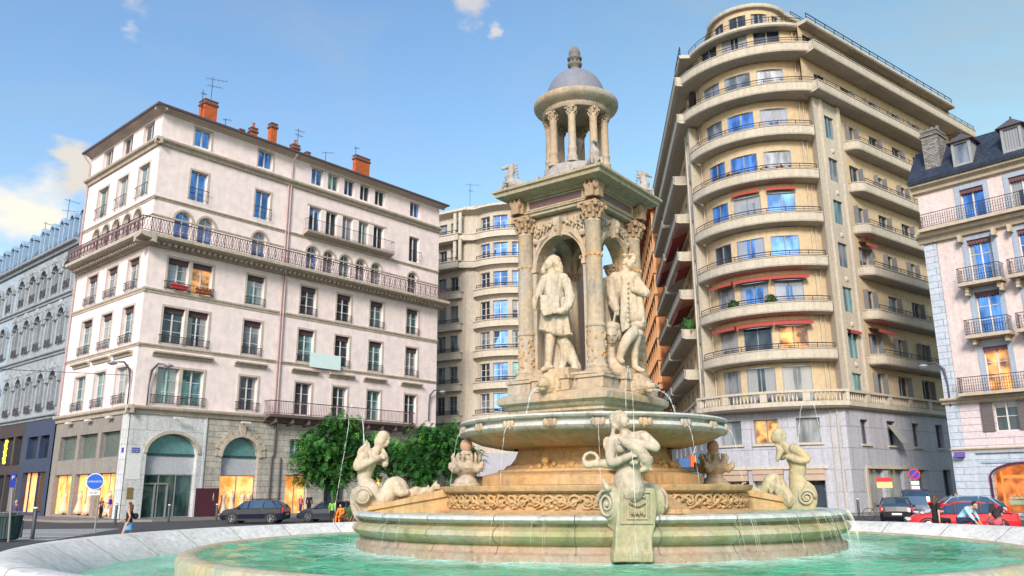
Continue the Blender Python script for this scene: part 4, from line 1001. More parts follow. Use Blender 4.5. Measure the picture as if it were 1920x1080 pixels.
w.build('wall',[RPK,RBL,PNKB],bR)
c=MB(); moulding(c,FR,-.3,LR,COR(17.9,.7,.6)); c.cut(); moulding(c,FR,-.28,LR,[(0,20.7),(.25,20.8),(.3,21.0),(.6,21.15),(.62,21.35),(0,21.4)]); c.cut(); moulding(c,FR,-.2,LR,COR(7.15,.4,.35)); c.cut(); moulding(c,FR,-.05,LR,COR(4.05,.2,.18)); c.cut()
for a,b in cr:
    for z in (17.3,13.75): 
        for q in (a-.35,b+.2): c.cut(); c.box(0,.2,0,.55,z-.45 if z>15 else 13.35,z if z>15 else 13.8,0,lambda p:FR.M(q+p.x,p.z,p.y))
    for z in (14.1,10.8):
        c.cut(); slab(c,FR,a-.6,b+.5,z-.2,z,0,.95)
        for q in (a-.3,b+.1): c.cut(); c.box(0,.18,0,.6,z-.55,z-.2,0,lambda p:FR.M(q+p.x,p.z,p.y))
c.cut(); slab(c,FR,1.1,LR,7.15,7.32,0,.95); c.cut(); slab(c,FR,.1,LR,17.9,18.1,0,1.0)
c.build('cornice',RCR,bR)
t=MB()
for a,b in cr:
    for z0,z1 in ((18.1,20.35),(14.1,16.95),(10.9,13.55),(7.3,10.1)):
        surround(t,FR,a,b,z0,z1,.28,.06)
slab(t,FR,1.6,LR,3.15,3.3,.05,.12); slab(t,FR,1.4,LR,3.75,3.85,.05,.2)
t.build('window_surround',RTR,bR)
for i,(a,b) in enumerate(cr):
    window(FR,bR,a,b,18.15,20.35,glass=G_BLUE if i!=1 else G_DARK,bars=0); window(FR,bR,a,b,14.2,16.95,glass=G_BLUE,bars=2); window(FR,bR,a,b,10.95,13.55,glass=G_BLUE,bars=2); window(FR,bR,a,b,7.35,10.1,glass=G_WARM if i==0 else G_DARK,bars=2); window(FR,bR,a+.1,b,5.0,6.75,glass=G_DARK,bars=1,o=.03)
sh=MB()
for a,b in cr: 
    sh.box(a-.6,a+.08,0,.06,5.0,6.75,0,lambda p:FR.M(p.x,p.z,.05+p.y)); sh.cut(); sh.box(b+.02,b+.7,0,.06,5.0,6.75,0,lambda p:FR.M(p.x,p.z,.05+p.y)); sh.cut()
sh.build('shutter',mat('brown_grey_shutter',(.16,.14,.15),rough=.7,noise=.12,brick=(2,.08,.015,.1,.5)),bR)
lb=MB()
for a,b in cr:
    for z1 in (20.35,16.95,13.55,10.1):
        n=9; w_=(b-a)
        lb.cut() if lb.f else 0; slab(lb,FR,a,b,z1-.18,z1,-.1,-.05)
        for k in range(n): slab(lb,FR,a+w_*k/n+.02,a+w_*(k+1)/n-.02,z1-.28,z1-.18,-.1,-.055)
lb.build('blind_pelmet',mat('pelmet_dusty_red',(.16,.07,.08),rough=.7),bR)
rail(FR,bR,.15,LR,18.1,.95,.95,.14,'scroll',IRON,ends=.9); rail(FR,bR,1.15,LR,7.32,.95,.9,.13,'scroll',IRON,ends=.85)
for a,b in cr:
    for z in (14.1,10.8): rail(FR,bR,a-.55,b+.45,z,.95,.88,.14,'scroll',IRON,ends=.85)
m=MB(); moulding(m,FR,-.3,LR,[(.75,21.3),(.8,21.5),(-1.4,24.2),(-5,25.0)]); m.face([FR.M(-.3,21.5,.8),FR.M(-.3,24.2,-1.4),FR.M(-.3,25,-5),b2_+V((0,0,21.5))]); m.build('roof',mat('dark_slate_roof',(.035,.05,.085),rough=.55,noise=.35,scale=2,bump=.4,brick=(.25,.18,.02,.4,.5)),bR)
for q in (3.2,6.1,9.2):
    d=MB(); Q=lambda p:FR.M(q+p.x*1.15,p.z*1.28-6.03,p.y+.62)
    d.box(-.5,-.36,-1.9,-.05,21.65,23.0,0,Q); d.box(.36,.5,-1.9,-.05,21.65,23.0,0,Q); d.box(-.36,.36,-.3,-.05,21.65,21.85,0,Q); d.box(-.36,.36,-.3,-.05,22.9,23.0,0,Q)
    do=d.build('dormer',mat('dormer_grey_wood',(.3,.31,.33),noise=.15),bR)
    r=MB(); A=[Q(V((-.7,.15,23.0))),Q(V((.7,.15,23.0))),Q(V((.7,-2,23.0))),Q(V((-.7,-2,23.0)))]; tp=Q(V((0,-.5,23.55))); tb=Q(V((0,-2.2,23.55)))
    r.face([A[0],A[1],tp]); r.face([A[1],A[2],tb,tp]); r.face([A[3],A[0],tp,tb]); r.face(A); r.ball(tp+V((0,0,.05)),.07,6); r.build('dormer_roof',ZINC,do)
    g=MB(); g.face([Q(V((-.36,-.15,21.85))),Q(V((.36,-.15,21.85))),Q(V((.36,-.15,22.9))),Q(V((-.36,-.15,22.9)))]); g.build('dormer_pane',G_GREY if q<4 else G_DARK,do)
GB=mat('grey_white_brick',(.33,.32,.31),rough=.9,noise=.2,scale=3,brick=(.28,.12,.02,.6,.35))
chimney(bR,FR,1.25,.6,1.0,1.5,21.2,24.9,GB,3)
# bakery arch, lit interior, dark red rim, pastries, lettering-free menu band
m=MB(); n=16; a,b,z0,z1,r_=gfo()[0]; cx=(a+b)/2; h=(b-a)/2
P=lambda k,e,o: FR.M(cx-(h+e)*cos(pi*k/n), z1+(r_+e)*sin(pi*k/n), o)
for k in range(n):
    m.face([P(k,.02,.14),P(k+1,.02,.14),P(k+1,.14,.14),P(k,.14,.14)]); m.face([P(k,.14,.05),P(k+1,.14,.05),P(k+1,.14,.14),P(k,.14,.14)])
slab(m,FR,a-.14,a-.02,.3,z1,.05,.14); slab(m,FR,b+.02,b+.14,.3,z1,.05,.14); m.build('arch_rim',mat('dark_red_rim',(.08,.015,.04),rough=.4),bR)
m=MB(); m.face([FR.M(a,.3,-1.2),FR.M(b,.3,-1.2),FR.M(b,3.1,-1.2),FR.M(a,3.1,-1.2)]); m.face([FR.M(a,.3,-.3),FR.M(a,.3,-1.2),FR.M(a,3.1,-1.2),FR.M(a,3.1,-.3)]); m.face([FR.M(b,.3,-.3),FR.M(b,.3,-1.2),FR.M(b,3.1,-1.2),FR.M(b,3.1,-.3)]); m.face([FR.M(a,3.05,-.3),FR.M(b,3.05,-.3),FR.M(b,3.05,-1.2),FR.M(a,3.05,-1.2)]); bakei=m.build('bakery_interior',shopglow('bakery_glow',(.12,.035,.015),(.9,.30,.08),.34),bR)
m=MB(); slab(m,FR,a+.7,b,1.1,1.2,-.9,-.1); slab(m,FR,a+.7,b,.75,1.0,-.85,-.15); m.build('bakery_counter',mat('green_white_counter',(.3,.42,.3),rough=.4),bR)
m=MB(); slab(m,FR,a+.4,a+.5,.3,2.9,-.3,-.15); slab(m,FR,a+.5,b,2.25,2.45,-.3,-.2); m.build('bakery_frame',mat('orange_wood_frame',(.5,.2,.05),rough=.5,emit=(1,.35,.05),estr=.15),bR)  # wood frame carries a faint orange glow painted in as emission
m=MB()
for k in range(12): (m.ball(FR.M(a+.9+.2*k,1.27,-.4-.2*(k%3)),(.1,.1,.07),6),m.cut())
m.build('pastry',mat('baked_crust',(.55,.25,.08),rough=.7,noise=.3,scale=8),bR)
m=MB(); slab(m,FR,7.5,10.5,.3,3.0,-.35,-.3); m.build('shop_window',G_DARK,bR)
m=MB(); slab(m,FR,.25,.75,3.55,3.85,.1,.5); m.build('street_name_plate',mat('violet_plate',(.14,.09,.38),rough=.5),bR)
wall_lamp(FR.M(.3,7.0,.12)+V((0,0,-.3)), -FR.d+FR.n0*.2, 'dark bracket lamp beside the lowest long balcony of the right-hand house')
# ================================================================= ground
ASPH=mat('asphalt',(.06,.062,.07),rough=.85,noise=.2,scale=.5,bump=.3,bscale=60)
PAVE=mat('pavement_slabs',(.17,.165,.165),rough=.85,noise=.15,scale=.6,brick=(.9,.6,.012,.12,.55))
PLAZA=mat('pale_plaza_paving',(.26,.26,.27),rough=.8,noise=.12,scale=.5,brick=(1.2,.8,.012,.1,.6))
KERB=mat('granite_kerb',(.22,.21,.2),rough=.8,noise=.2,scale=3)
m=MB(); m.face([(-900,-900,-.004),(900,-900,-.004),(900,900,-.004),(-900,900,-.004)]); tag(m.build('ground',ASPH),kind='structure')
CF=V((20*sin(radians(5.5)),20*cos(radians(5.5)),0))
m=MB(); m.lathe([(11.9,0),(16.5,0)],CF,96,cap=False); o=m.build('plaza_paving',PLAZA,origin=CF); tag(o,kind='structure')
def pavement(pts,name='pavement',h=.13):
    m=MB(); n=len(pts); m.face([(p.x,p.y,h) for p in pts]); o=None
    for i in range(n):
        a,b=pts[i],pts[(i+1)%n]; m.face([(a.x,a.y,-.01),(b.x,b.y,-.01),(b.x,b.y,h),(a.x,a.y,h)],1)
    o=m.build(name,[PAVE,KERB]); tag(o,kind='structure')
a=[FB.M(45,0,3.2),FB.M(1.5,0,3.4),FA.M(-3.0,0,.5),FA.M(.5,0,3.3),FA.M(60,0,3.3),FA.M(60,0,-2),FB.M(45,0,-2)]
pavement(a)
pavement([FL.M(60,0,3),FL.M(1,0,3),FCH.M(10,0,3.2),FCH.M(0,0,3.4),FT.M(4,0,3.6),FT.M(40,0,3.6),FT.M(40,0,-3),FL.M(60,0,-3)])
pavement([FR.M(-2,0,3.2),FR.M(14,0,3.2),FR.M(14,0,-4),FR.M(-2,0,-4)])
ZB=mat('white_road_paint',(.55,.56,.58),rough=.7,noise=.18,scale=3)
mk=MB()
d=FB.d; n=FB.n0
for k in range(9):
    y=31.5+1.15*k; x0_,x1_=-26.5+.12*k,-17.2-.25*k
    mk.face([(x0_,y,.004),(x1_,y,.004),(x1_,y+.55,.004),(x0_,y+.55,.004)])
tag(mk.build('crossing_stripes',ZB),kind='structure')
# ================================================================= fountain stone materials
def stonemat(name,base,warm,cool,green=0,gz=None):
    m=mat(name,base,rough=.82,noise=.12,scale=1.3,bump=.28,bscale=26,streak=.2)
    nt=m.node_tree; N=nt.nodes; L=nt.links; b=N['Principled BSDF']; src=b.inputs['Base Color'].links[0].from_socket
    tc=N.new('ShaderNodeNewGeometry'); n=N.new('ShaderNodeTexNoise'); n.inputs['Scale'].default_value=.9; n.inputs['Detail'].default_value=6; L.new(tc.outputs['Position'],n.inputs['Vector'])
    r=N.new('ShaderNodeValToRGB'); e=r.color_ramp.elements; e[0].position=.38; e[1].position=.62; e[0].color=(*warm,1); e[1].color=(*cool,1); L.new(n.outputs['Fac'],r.inputs['Fac'])
    x=N.new('ShaderNodeMix'); x.data_type='RGBA'; x.blend_type='MULTIPLY'; x.inputs[0].default_value=1; L.new(src,x.inputs[6]); L.new(r.outputs[0],x.inputs[7]); out=x.outputs[2]
    # algae patches
    if green:
        n2=N.new('ShaderNodeTexNoise'); n2.inputs['Scale'].default_value=1.7; n2.inputs['Detail'].default_value=5; mp=N.new('ShaderNodeMapping'); mp.inputs['Scale'].default_value=(1,1,.5); L.new(tc.outputs['Position'],mp.inputs['Vector']); L.new(mp.outputs[0],n2.inputs['Vector'])
        r2=N.new('ShaderNodeValToRGB'); e=r2.color_ramp.elements; e[0].position=.42; e[1].position=.66; e[0].color=(0,0,0,1); e[1].color=(green,green,green,1); L.new(n2.outputs['Fac'],r2.inputs['Fac'])
        y=N.new('ShaderNodeMix'); y.data_type='RGBA'; L.new(r2.outputs[0],y.inputs[0]); L.new(out,y.inputs[6]); y.inputs[7].default_value=(.24,.27,.11,1); out=y.outputs[2]
    # black weathering crusts and lime streaks with shapes of their own
    mp3=N.new('ShaderNodeMapping'); mp3.inputs['Scale'].default_value=(3.2,3.2,.9); L.new(tc.outputs['Position'],mp3.inputs['Vector']); n3=N.new('ShaderNodeTexNoise'); n3.inputs['Scale'].default_value=1.5; n3.inputs['Detail'].default_value=9; n3.inputs['Roughness'].default_value=.72; L.new(mp3.outputs[0],n3.inputs['Vector'])
    r3=N.new('ShaderNodeValToRGB'); e=r3.color_ramp.elements; e[0].position=.54; e[1].position=.70; e[0].color=(0,0,0,1); e[1].color=(.75,.75,.75,1); L.new(n3.outputs['Fac'],r3.inputs['Fac'])
    z=N.new('ShaderNodeMix'); z.data_type='RGBA'; L.new(r3.outputs[0],z.inputs[0]); L.new(out,z.inputs[6]); z.inputs[7].default_value=(base[0]*.30,base[1]*.27,base[2]*.25,1); out=z.outputs[2]
    L.new(out,b.inputs['Base Color'])
    return m
FST=stonemat('carved_cream_stone',(.49,.41,.315),(1.06,.94,.80),(.92,.97,1.05),.0)
FSTG=stonemat('wet_algae_stone',(.47,.42,.30),(1.08,.92,.72),(.85,.95,1.0),.75)
FGOLD=stonemat('warm_ochre_stone',(.54,.37,.20),(1.1,.95,.8),(.95,.95,.95),.0)
FGREY=stonemat('greyed_dome_stone',(.42,.39,.37),(1,.96,.92),(.95,.98,1.02),0)
MARB=stonemat('white_marble_statue',(.54,.465,.37),(1.04,.97,.88),(.97,1.0,1.02),0)
MARBG=stonemat('mossy_marble_statue',(.52,.45,.32),(1.05,.95,.82),(.92,1.0,1.0),.4)
RIMW=mat('pale_granite_rim',(.70,.69,.67),rough=.6,noise=.2,scale=.8,bump=.2,streak=.13)
REDM=mat('dull_red_marble_panel',(.16,.09,.085),rough=.4,noise=.3,scale=4)
# carving bump variant (ornament relief): strong voronoi-noise displacement in shading plus geometry below
PSI=radians(8.5)
EX=V((cos(PSI),sin(PSI),0)); EY=V((-sin(PSI),cos(PSI),0))
def Q(x,y,z,c=None): return (c or CF)+EX*x+EY*y+V((0,0,z))
CT=V((20*sin(radians(5.0)),20*cos(radians(5.0)),0))
SQ=lambda a: 1/(abs(cos(a))+abs(sin(a)))
def SQR(k): return lambda a: (abs(cos(a))**k+abs(sin(a))**k)**(-1/k)
bF=thing('fountain',CF,'tall carved stone fountain with domed lantern, wide bowl and round lower basin','fountain')
# --- outer rings
m=MB(); prof=[(12.1,0),(12.1,.60),(12.06,.655),(11.98,.67),(11.66,.655),(10.75,.10),(10.7,-.02)]
m.lathe(prof,CF,160,cap=False); m.build('outer_rim',RIMW,bF,smooth=True,auto=40)
jm=MB()
for k in range(36):
    a=2*pi*(k+.3)/36; c_,s_=cos(a),sin(a); t=V((-s_,c_,0))*.012; r_=V((c_,s_,0))
    pr=[(12.104,.02),(12.104,.60),(12.06,.659),(11.98,.674),(11.66,.659),(10.75,.104)]
    for (r0,z0),(r1,z1) in zip(pr,pr[1:]):
        p=CF+r_*r0+V((0,0,z0)); q=CF+r_*r1+V((0,0,z1)); jm.face([p-t,p+t,q+t,q-t])
    jm.cut()
jm.build('rim_joint',mat('dark_joint',(.16,.14,.12),rough=.9,noise=.2),bF)
m=MB(); m.lathe([(9.12,-.0),(9.14,.38),(9.1,.47),(9.02,.50),(8.8,.50),(8.74,.46),(8.7,.1)],CF,160,cap=False); m.build('inner_rim',stonemat('ochre_edged_rim',(.52,.49,.40),(1.1,.95,.70),(.92,1.0,1.0),.25),bF,smooth=True,auto=40)
# --- lower round basin
BASP=[(5.5,.30),(5.52,.58),(5.44,.62),(5.40,.70),(5.36,.73),(5.44,.76),(5.56,.82),(5.62,.90),(5.58,.98),(5.46,1.03),(5.38,1.05),(5.38,1.09),(5.52,1.12),(5.58,1.17),(5.56,1.22),(5.48,1.245),(5.22,1.245),(5.16,1.22),(5.14,1.0)]
m=MB(); m.lathe(BASP[3:12],CF,144,cap=False); m.build('lower_basin',FSTG,bF,smooth=True,auto=35)
m=MB(); m.lathe(BASP[11:],CF,144,cap=False); m.build('basin_lip',stonemat('pale_wet_lip_stone',(.56,.57,.55),(1.0,.98,.92),(.95,1.0,1.04),.12),bF,smooth=True,auto=35)
m=MB(); m.lathe(BASP[:4],CF,144,cap=False); m.build('basin_foot',stonemat('brown_pink_foot_stone',(.40,.31,.25),(1.05,.92,.85),(.9,.98,1.02),.15),bF,smooth=True,auto=35)
m=MB()
for k in range(24):
    a=2*pi*(k+.4)/24; r_=V((cos(a),sin(a),0)); t=V((-sin(a),cos(a),0))*.01
    for (r0,z0),(r1,z1) in zip(BASP[1:17],BASP[2:17]):
        p=CF+r_*(r0+.003)+V((0,0,z0+.002)); q=CF+r_*(r1+.003)+V((0,0,z1+.002)); m.face([p-t,p+t,q+t,q-t])
    m.cut()
m.build('basin_joint',MATS['dark_joint'],bF)
# --- relief tier
m=MB(); m.lathe([(3.75,1.0),(3.75,1.20),(3.62,1.24),(3.5,1.27),(3.46,1.3),(3.46,1.60),(3.5,1.62),(3.62,1.66),(3.66,1.74),(3.66,1.77),(2.4,1.80)],CF,96,cap=False); m.build('relief_drum',FGOLD,bF,smooth=True,auto=30)
# frieze carving: scrolls, leaves and shells modelled as raised forms
fr=MB(); rr=3.47
def onring(a,z,o=0): return CF+V((cos(a)*(rr+o),sin(a)*(rr+o),z))
k=0; a=0; rnd=random.Random(11)
while a<2*pi:
    sp=.145; s_=1 if k%2 else -1; zc=1.45
    pts=[]; rad=[]
    for i in range(15):
        t=i/14; th=s_*(t*2.4*pi)+ (0 if s_>0 else pi); r=.145*(1-.78*t); pts.append(onring(a+r*cos(th)/rr,zc+r*sin(th),.02+.03*t)); rad.append(.034*(1-.45*t))
    fr.tube(pts,rad,5)
    fr.tube([onring(a-.07*1,zc-s_*.14,.02),onring(a,zc-s_*.02,.05),onring(a+.085,zc+s_*.13,.02)],[.02,.035,.015],5)
    fr.ball(onring(a,zc,.05),(.05,.05,.05),6)
    for j in range(5):
        an=rnd.uniform(0,6.28); fr.ball(onring(a+.06*cos(an)+sp/2*.9,zc+.13*sin(an),.01),(.05+.03*rnd.random(),.04,.035),6)
    a+=sp/1.9; k+=1
fr.build('frieze_carving',FGOLD,bF,smooth=True)
# --- buttress arms
for k in range(4):
    R4=Matrix.Rotation(k*pi/2,3,'Z')
    def A(x,y,z): p=R4@V((x,y,0)); return Q(p.x,p.y,z)
    m=MB(); hw=.34
    pr=[(2.9,1.0),(5.25,1.0),(5.25,1.32),(3.55,1.70),(2.9,1.74)]
    n=len(pr); va=[A(x,-hw,z) for x,z in pr]; vb=[A(x,hw,z) for x,z in pr]
    m.add(va+vb,[tuple(range(n)),tuple(reversed(range(n,2*n)))]+[(i,n+i,n+(i+1)%n,(i+1)%n) for i in range(n)])
    hw=.4; pr=[(5.28,1.26),(5.28,1.34),(3.5,1.73),(2.9,1.76),(2.9,1.66)]
    va=[A(x,-hw,z) for x,z in pr]; vb=[A(x,hw,z) for x,z in pr]
    m.add(va+vb,[tuple(range(n)),tuple(reversed(range(n,2*n)))]+[(i,n+i,n+(i+1)%n,(i+1)%n) for i in range(n)])
    m.build('buttress',FGOLD,bF)
# --- stepped stem below the bowl
OCT=lambda a: 1/max(abs(cos(((a+pi/8)%(pi/4))-pi/8)),.9)*1.0
m=MB(); m.lathe([(2.68,1.78),(2.68,2.0),(2.58,2.03),(2.45,2.06)],CF,96,rot=PSI,plan=SQR(1.55),cap=False)
m.lathe([(2.45,2.06),(2.3,2.09),(2.28,2.14),(2.15,2.16),(2.08,2.24),(2.0,2.26),(1.88,2.4),(1.8,2.6),(1.84,2.66),(2.0,2.7)],CF,96,rot=PSI,plan=SQR(1.6),cap=False)
m.build('stem',FGOLD,bF,smooth=True,auto=28)
# cartouches with fruit on the four oblique faces
def DG(k,r,z,t=0):  # oblique direction k, distance r, tangential t
    a=PSI+pi/4+k*pi/2; return CT*0+CF+V((cos(a)*r-sin(a)*t,sin(a)*r+cos(a)*t,z))
for k in range(4):
    m=MB(); rnd=random.Random(k)
    rot=Matrix.Rotation(PSI+pi/4+k*pi/2,3,'Z')
    m.ball(DG(k,1.42,2.45),(.2,.38,.22),12,R=rot)
    m.tube([DG(k,1.5,2.62,-.42),DG(k,1.6,2.5,-.5),DG(k,1.6,2.33,-.45),DG(k,1.55,2.24,-.3)],[.05,.07,.06,.04],6)
    m.tube([DG(k,1.5,2.62,.42),DG(k,1.6,2.5,.5),DG(k,1.6,2.33,.45),DG(k,1.55,2.24,.3)],[.05,.07,.06,.04],6)
    for j in range(44):
        t=rnd.uniform(-1,1); m.ball(DG(k,1.62+.28*rnd.random()+.15*(1-abs(t)),2.05+.28*rnd.random()*(1-abs(t)*.6)+abs(t)*.06,t*.75),rnd.uniform(.045,.095),7)
    m.build('fruit_cartouche',mat('deep_ochre_carving',(.50,.31,.13),rough=.85,noise=.25,scale=5,bump=.3),bF,smooth=True)
# --- bowl
BOWL=[(1.9,2.62),(2.2,2.64),(2.7,2.74),(2.98,2.86),(3.05,2.90),(3.14,2.93),(3.19,2.99),(3.15,3.06),(3.04,3.08),(3.03,3.14),(3.16,3.16),(3.2,3.2),(3.18,3.24),(3.1,3.25),(3.02,3.2),(2.95,3.0)]
m=MB(); m.lathe(BOWL[:5],CF,128,cap=False); m.build('upper_bowl',FSTG,bF,smooth=True,auto=35)
m=MB(); m.lathe(BOWL[4:],CF,128,cap=False); m.build('bowl_lip',MATS['pale_wet_lip_stone'],bF,smooth=True,auto=35)
m=MB()
for k in range(20):
    a=2*pi*(k+.35)/20+PSI; c=CF+V((cos(a)*3.15,sin(a)*3.15,3.02)); R=Matrix.Rotation(a,3,'Z')
    m.ball(c,(.07,.11,.11),8,R=R)
    for e in (-1,1): m.ball(c+R@V((.03,.1*e,.02)),(.04,.06,.09),6,R=R)
    m.ball(c+R@V((.06,0,-.04)),(.05,.04,.03),6,R=R); m.cut()
m.build('spout_mask',FST,bF,smooth=True)
# --- plinth above bowl
m=MB(); m.lathe([(1.75,2.9),(1.78,3.4),(1.86,3.44),(1.86,3.5),(1.95,3.54),(2.0,3.6),(2.14,3.66),(2.16,3.72),(2.16,3.8),(2.02,3.86),(1.9,3.9)],CT,128,rot=PSI,plan=SQR(1.12),cap=False)
m.lathe([(1.9,3.9),(1.82,3.93),(1.76,4.0),(1.74,4.2),(1.82,4.25),(1.82,4.3),(1.7,4.32),(0,4.32)],CT,128,rot=PSI,plan=SQR(1.08),cap=False)
m.build('plinth',FST,bF,smooth=True,auto=28)
def QT(x,y,z): return Q(x,y,z,CT)
m=MB()
for k in range(4):
    R4=Matrix.Rotation(k*pi/2,3,'Z')
    def A(x,y,z,R4=R4): p=R4@V((x,y,0)); return QT(p.x,p.y,z)
    # pedestal block under each column, canted 45deg
    for (r_,z0,z1) in ((.40,3.92,4.16),(.45,4.16,4.22),(.36,4.22,4.30)):
        c=A(1.40,0,0); dd=[A(1.40+r_*1.2,0,0)-c,A(1.40,r_*1.2,0)-c,A(1.40-r_,0,0)-c,A(1.40,-r_*1.2,0)-c]
        m.prism([(c.x+e.x,c.y+e.y) for e in dd],z0,z1)
    m.cut()
m.build('column_pedestal',FST,bF)
# statue bases on the faces
m=MB()
for k in range(4):
    a=PSI+pi/4+k*pi/2; R=Matrix.Rotation(a,3,'Z')
    for (hx,hy,z0,z1) in ((.36,.52,3.9,4.16),(.40,.56,4.16,4.24),(.34,.5,4.24,4.42)):
        m.box(-hx,hx,-hy,hy,z0,z1,0,lambda p:CT+R@V((p.x+1.12,p.y,0))+V((0,0,p.z)))
    m.cut()
m.build('statue_base',FST,bF)
# --- corner columns
def column(root,c,z0,z1,r,name='column',mm=None,cap=True,ring=.3,n=20):
    m=MB(); H_=z1-z0
    pr=[(r*1.5,0),(r*1.5,.05*1),(r*1.32,.07),(r*1.4,.13),(r*1.15,.17),(r*1.1,.2)]
    zr=H_*ring
    pr+=[(r*1.06,.22),(r*1.06,zr-.06),(r*1.16,zr-.04),(r*1.18,zr+.0),(r*1.04,zr+.05),(r,zr+.08),(r*.93,H_-.08),(r*1.02,H_-.05),(r*.95,H_)]
    m.lathe(pr,V((c.x,c.y,z0)),n,cap=True); return m.build(name,mm or FST,root,smooth=True,auto=35)
def capital(root,c,z0,h,r,mm=None,n=8):
    m=MB(); c=V((c.x,c.y,z0)); m.lathe([(r*.95,0),(r*1.0,h*.5),(r*1.35,h*.85),(r*1.2,h)],c,16)
    for row,(zz,rr_,ln) in enumerate(((.05,1.0,.42),(.35,1.08,.4))):
        for k in range(n):
            a=2*pi*(k+.5*row)/n; d_=V((cos(a),sin(a),0))
            m.tube([c+d_*r*rr_+V((0,0,h*zz)),c+d_*r*(rr_+.12)+V((0,0,h*(zz+ln*.7))),c+d_*r*(rr_+.42)+V((0,0,h*(zz+ln))),c+d_*r*(rr_+.5)+V((0,0,h*(zz+ln*.8)))],[r*.24,r*.26,r*.17,r*.06],5)
    for k in range(4):
        a=PSI+k*pi/2+pi/4*0; d_=V((cos(a),sin(a),0))
        m.ball(c+d_*r*1.6+V((0,0,h*.8)),(r*.3,r*.3,h*.16),7)
        a+=pi/4; d_=V((cos(a),sin(a),0)); m.ball(c+d_*r*1.3+V((0,0,h*.82)),(r*.22,r*.22,h*.14),6)
    s_=r*1.75
    dd=[EX*s_,EY*s_,-EX*s_,-EY*s_]; m.prism([(c.x+e.x,c.y+e.y) for e in dd],z0+h*.92,z0+h*1.04)
    return m.build('capital',mm or mat('brown_carved_capital',(.36,.25,.16),rough=.85,noise=.25,scale=6,bump=.3),root,smooth=True,auto=40)
for k in range(4):
    a=PSI+k*pi/2; c=CT+V((cos(a)*1.40,sin(a)*1.40,0))
    column(bF,c,4.30,7.98,.205); capital(bF,c,7.98,.42,.205)
    # carved ornament on the lower third and a small wreath higher up
    m=MB(); rnd=random.Random(k+5)
    m.lathe([(.2,4.52),(.213,4.54),(.213,5.34),(.2,5.36)],V((c.x,c.y,0)),16); m.lathe([(.19,7.05),(.2,7.07),(.2,7.13),(.19,7.15)],V((c.x,c.y,0)),16)
    for j in range(60):
        an=rnd.uniform(0,2*pi); zz=rnd.uniform(4.55,5.3); m.ball(V((c.x+cos(an)*.215,c.y+sin(an)*.215,zz)),(.035,.035,rnd.uniform(.03,.07)),5)
    for an in range(12):
        t=2*pi*an/12; m.ball(V((c.x+cos(t)*.2,c.y+sin(t)*.2,7.1)),(.03,.03,.05),5)
    m.build('column_carving',FGOLD,bF,smooth=True)
# --- arched walls between the columns
for k in range(4):
    az_=PSI+pi/4+k*pi/2; nrm=V((cos(az_),sin(az_),0)); tan_=V((-sin(az_),cos(az_),0))
    class FW:
        step=1e9
        @staticmethod
        def M(q,z,o=0): return CT+nrm*(.93+o)+tan_*q+V((0,0,z))
        @staticmethod
        def n(q): return nrm
    hi_=.26 if k<2 else 0; m=MB(); op=[(-.68,.68,4.32,7.05+hi_,.76)]
    wall(m,FW,-.93,.93,4.3,8.36,op,.34); 
    class FI(FW):
        @staticmethod
        def M(q,z,o=0): return FW.M(q,z,o-.34)
    wall(m,FI,-.75,.75,4.3,8.36,op,.001)
    m.build('arch_wall',FST,bF)
    m=MB(); arch_ring(m,FW,-.68,.68,7.05+hi_,.76,.12,.06); 
    for e in (-1,1):
        x0,x1=(-.86,-.66) if e<0 else (.66,.86); slab(m,FW,x0,x1,6.95,7.07,-.02,.09); slab(m,FW,x0+.02,x1-.02,4.32,6.95,0,.05)
    m.box(-.09,.09,0,.16,7.76+hi_,8.25,0,lambda p:FW.M(p.x,p.z,p.y)); m.ball(FW.M(0,8.1,.16),(.1,.06,.12),8); m.ball(FW.M(0,7.95,.15),(.07,.05,.09),8)
    for e in (-1,1):
        m.tube([FW.M(e*.3,7.85,.04),FW.M(e*.5,7.75,.07),FW.M(e*.66,7.5,.05),FW.M(e*.72,7.25,.03)],[.04,.08,.05,.03],6)
        m.ball(FW.M(e*.68,7.75,.04),(.1,.1,.1),7)
        for j in range(7):
            t=j/6; m.ball(FW.M(e*(.16+.62*t),8.16-.10*t-.05*(j%2),.03),(.07,.05,.055),6); m.tube([FW.M(e*(.2+.1*j),8.2,.02),FW.M(e*(.24+.1*j),8.05-.05*j,.06)],[.03,.02],5)
        m.tube([FW.M(e*.45,8.02,.03),FW.M(e*.62,7.98,.08),FW.M(e*.70,7.88,.06),FW.M(e*.62,7.82,.07),FW.M(e*.58,7.9,.05)],[.02,.035,.035,.03,.02],6)
    m.build('arch_mouldings',FST,bF,smooth=True,auto=35)
    # inner pilaster
    m=MB(); 
m=MB(); m.lathe([(1.15,8.0),(1.15,8.02),(0,8.4)],CT,64,rot=PSI,plan=SQ,cap=False)
m.build('vault',FST,bF)
# inner columns at the back of each pier
for k in range(4):
    a=PSI+k*pi/2; c=CT+V((cos(a)*.82,sin(a)*.82,0)); column(bF,c,4.3,7.0,.12,'inner_column',n=12); capital(bF,c,7.0,.25,.12)
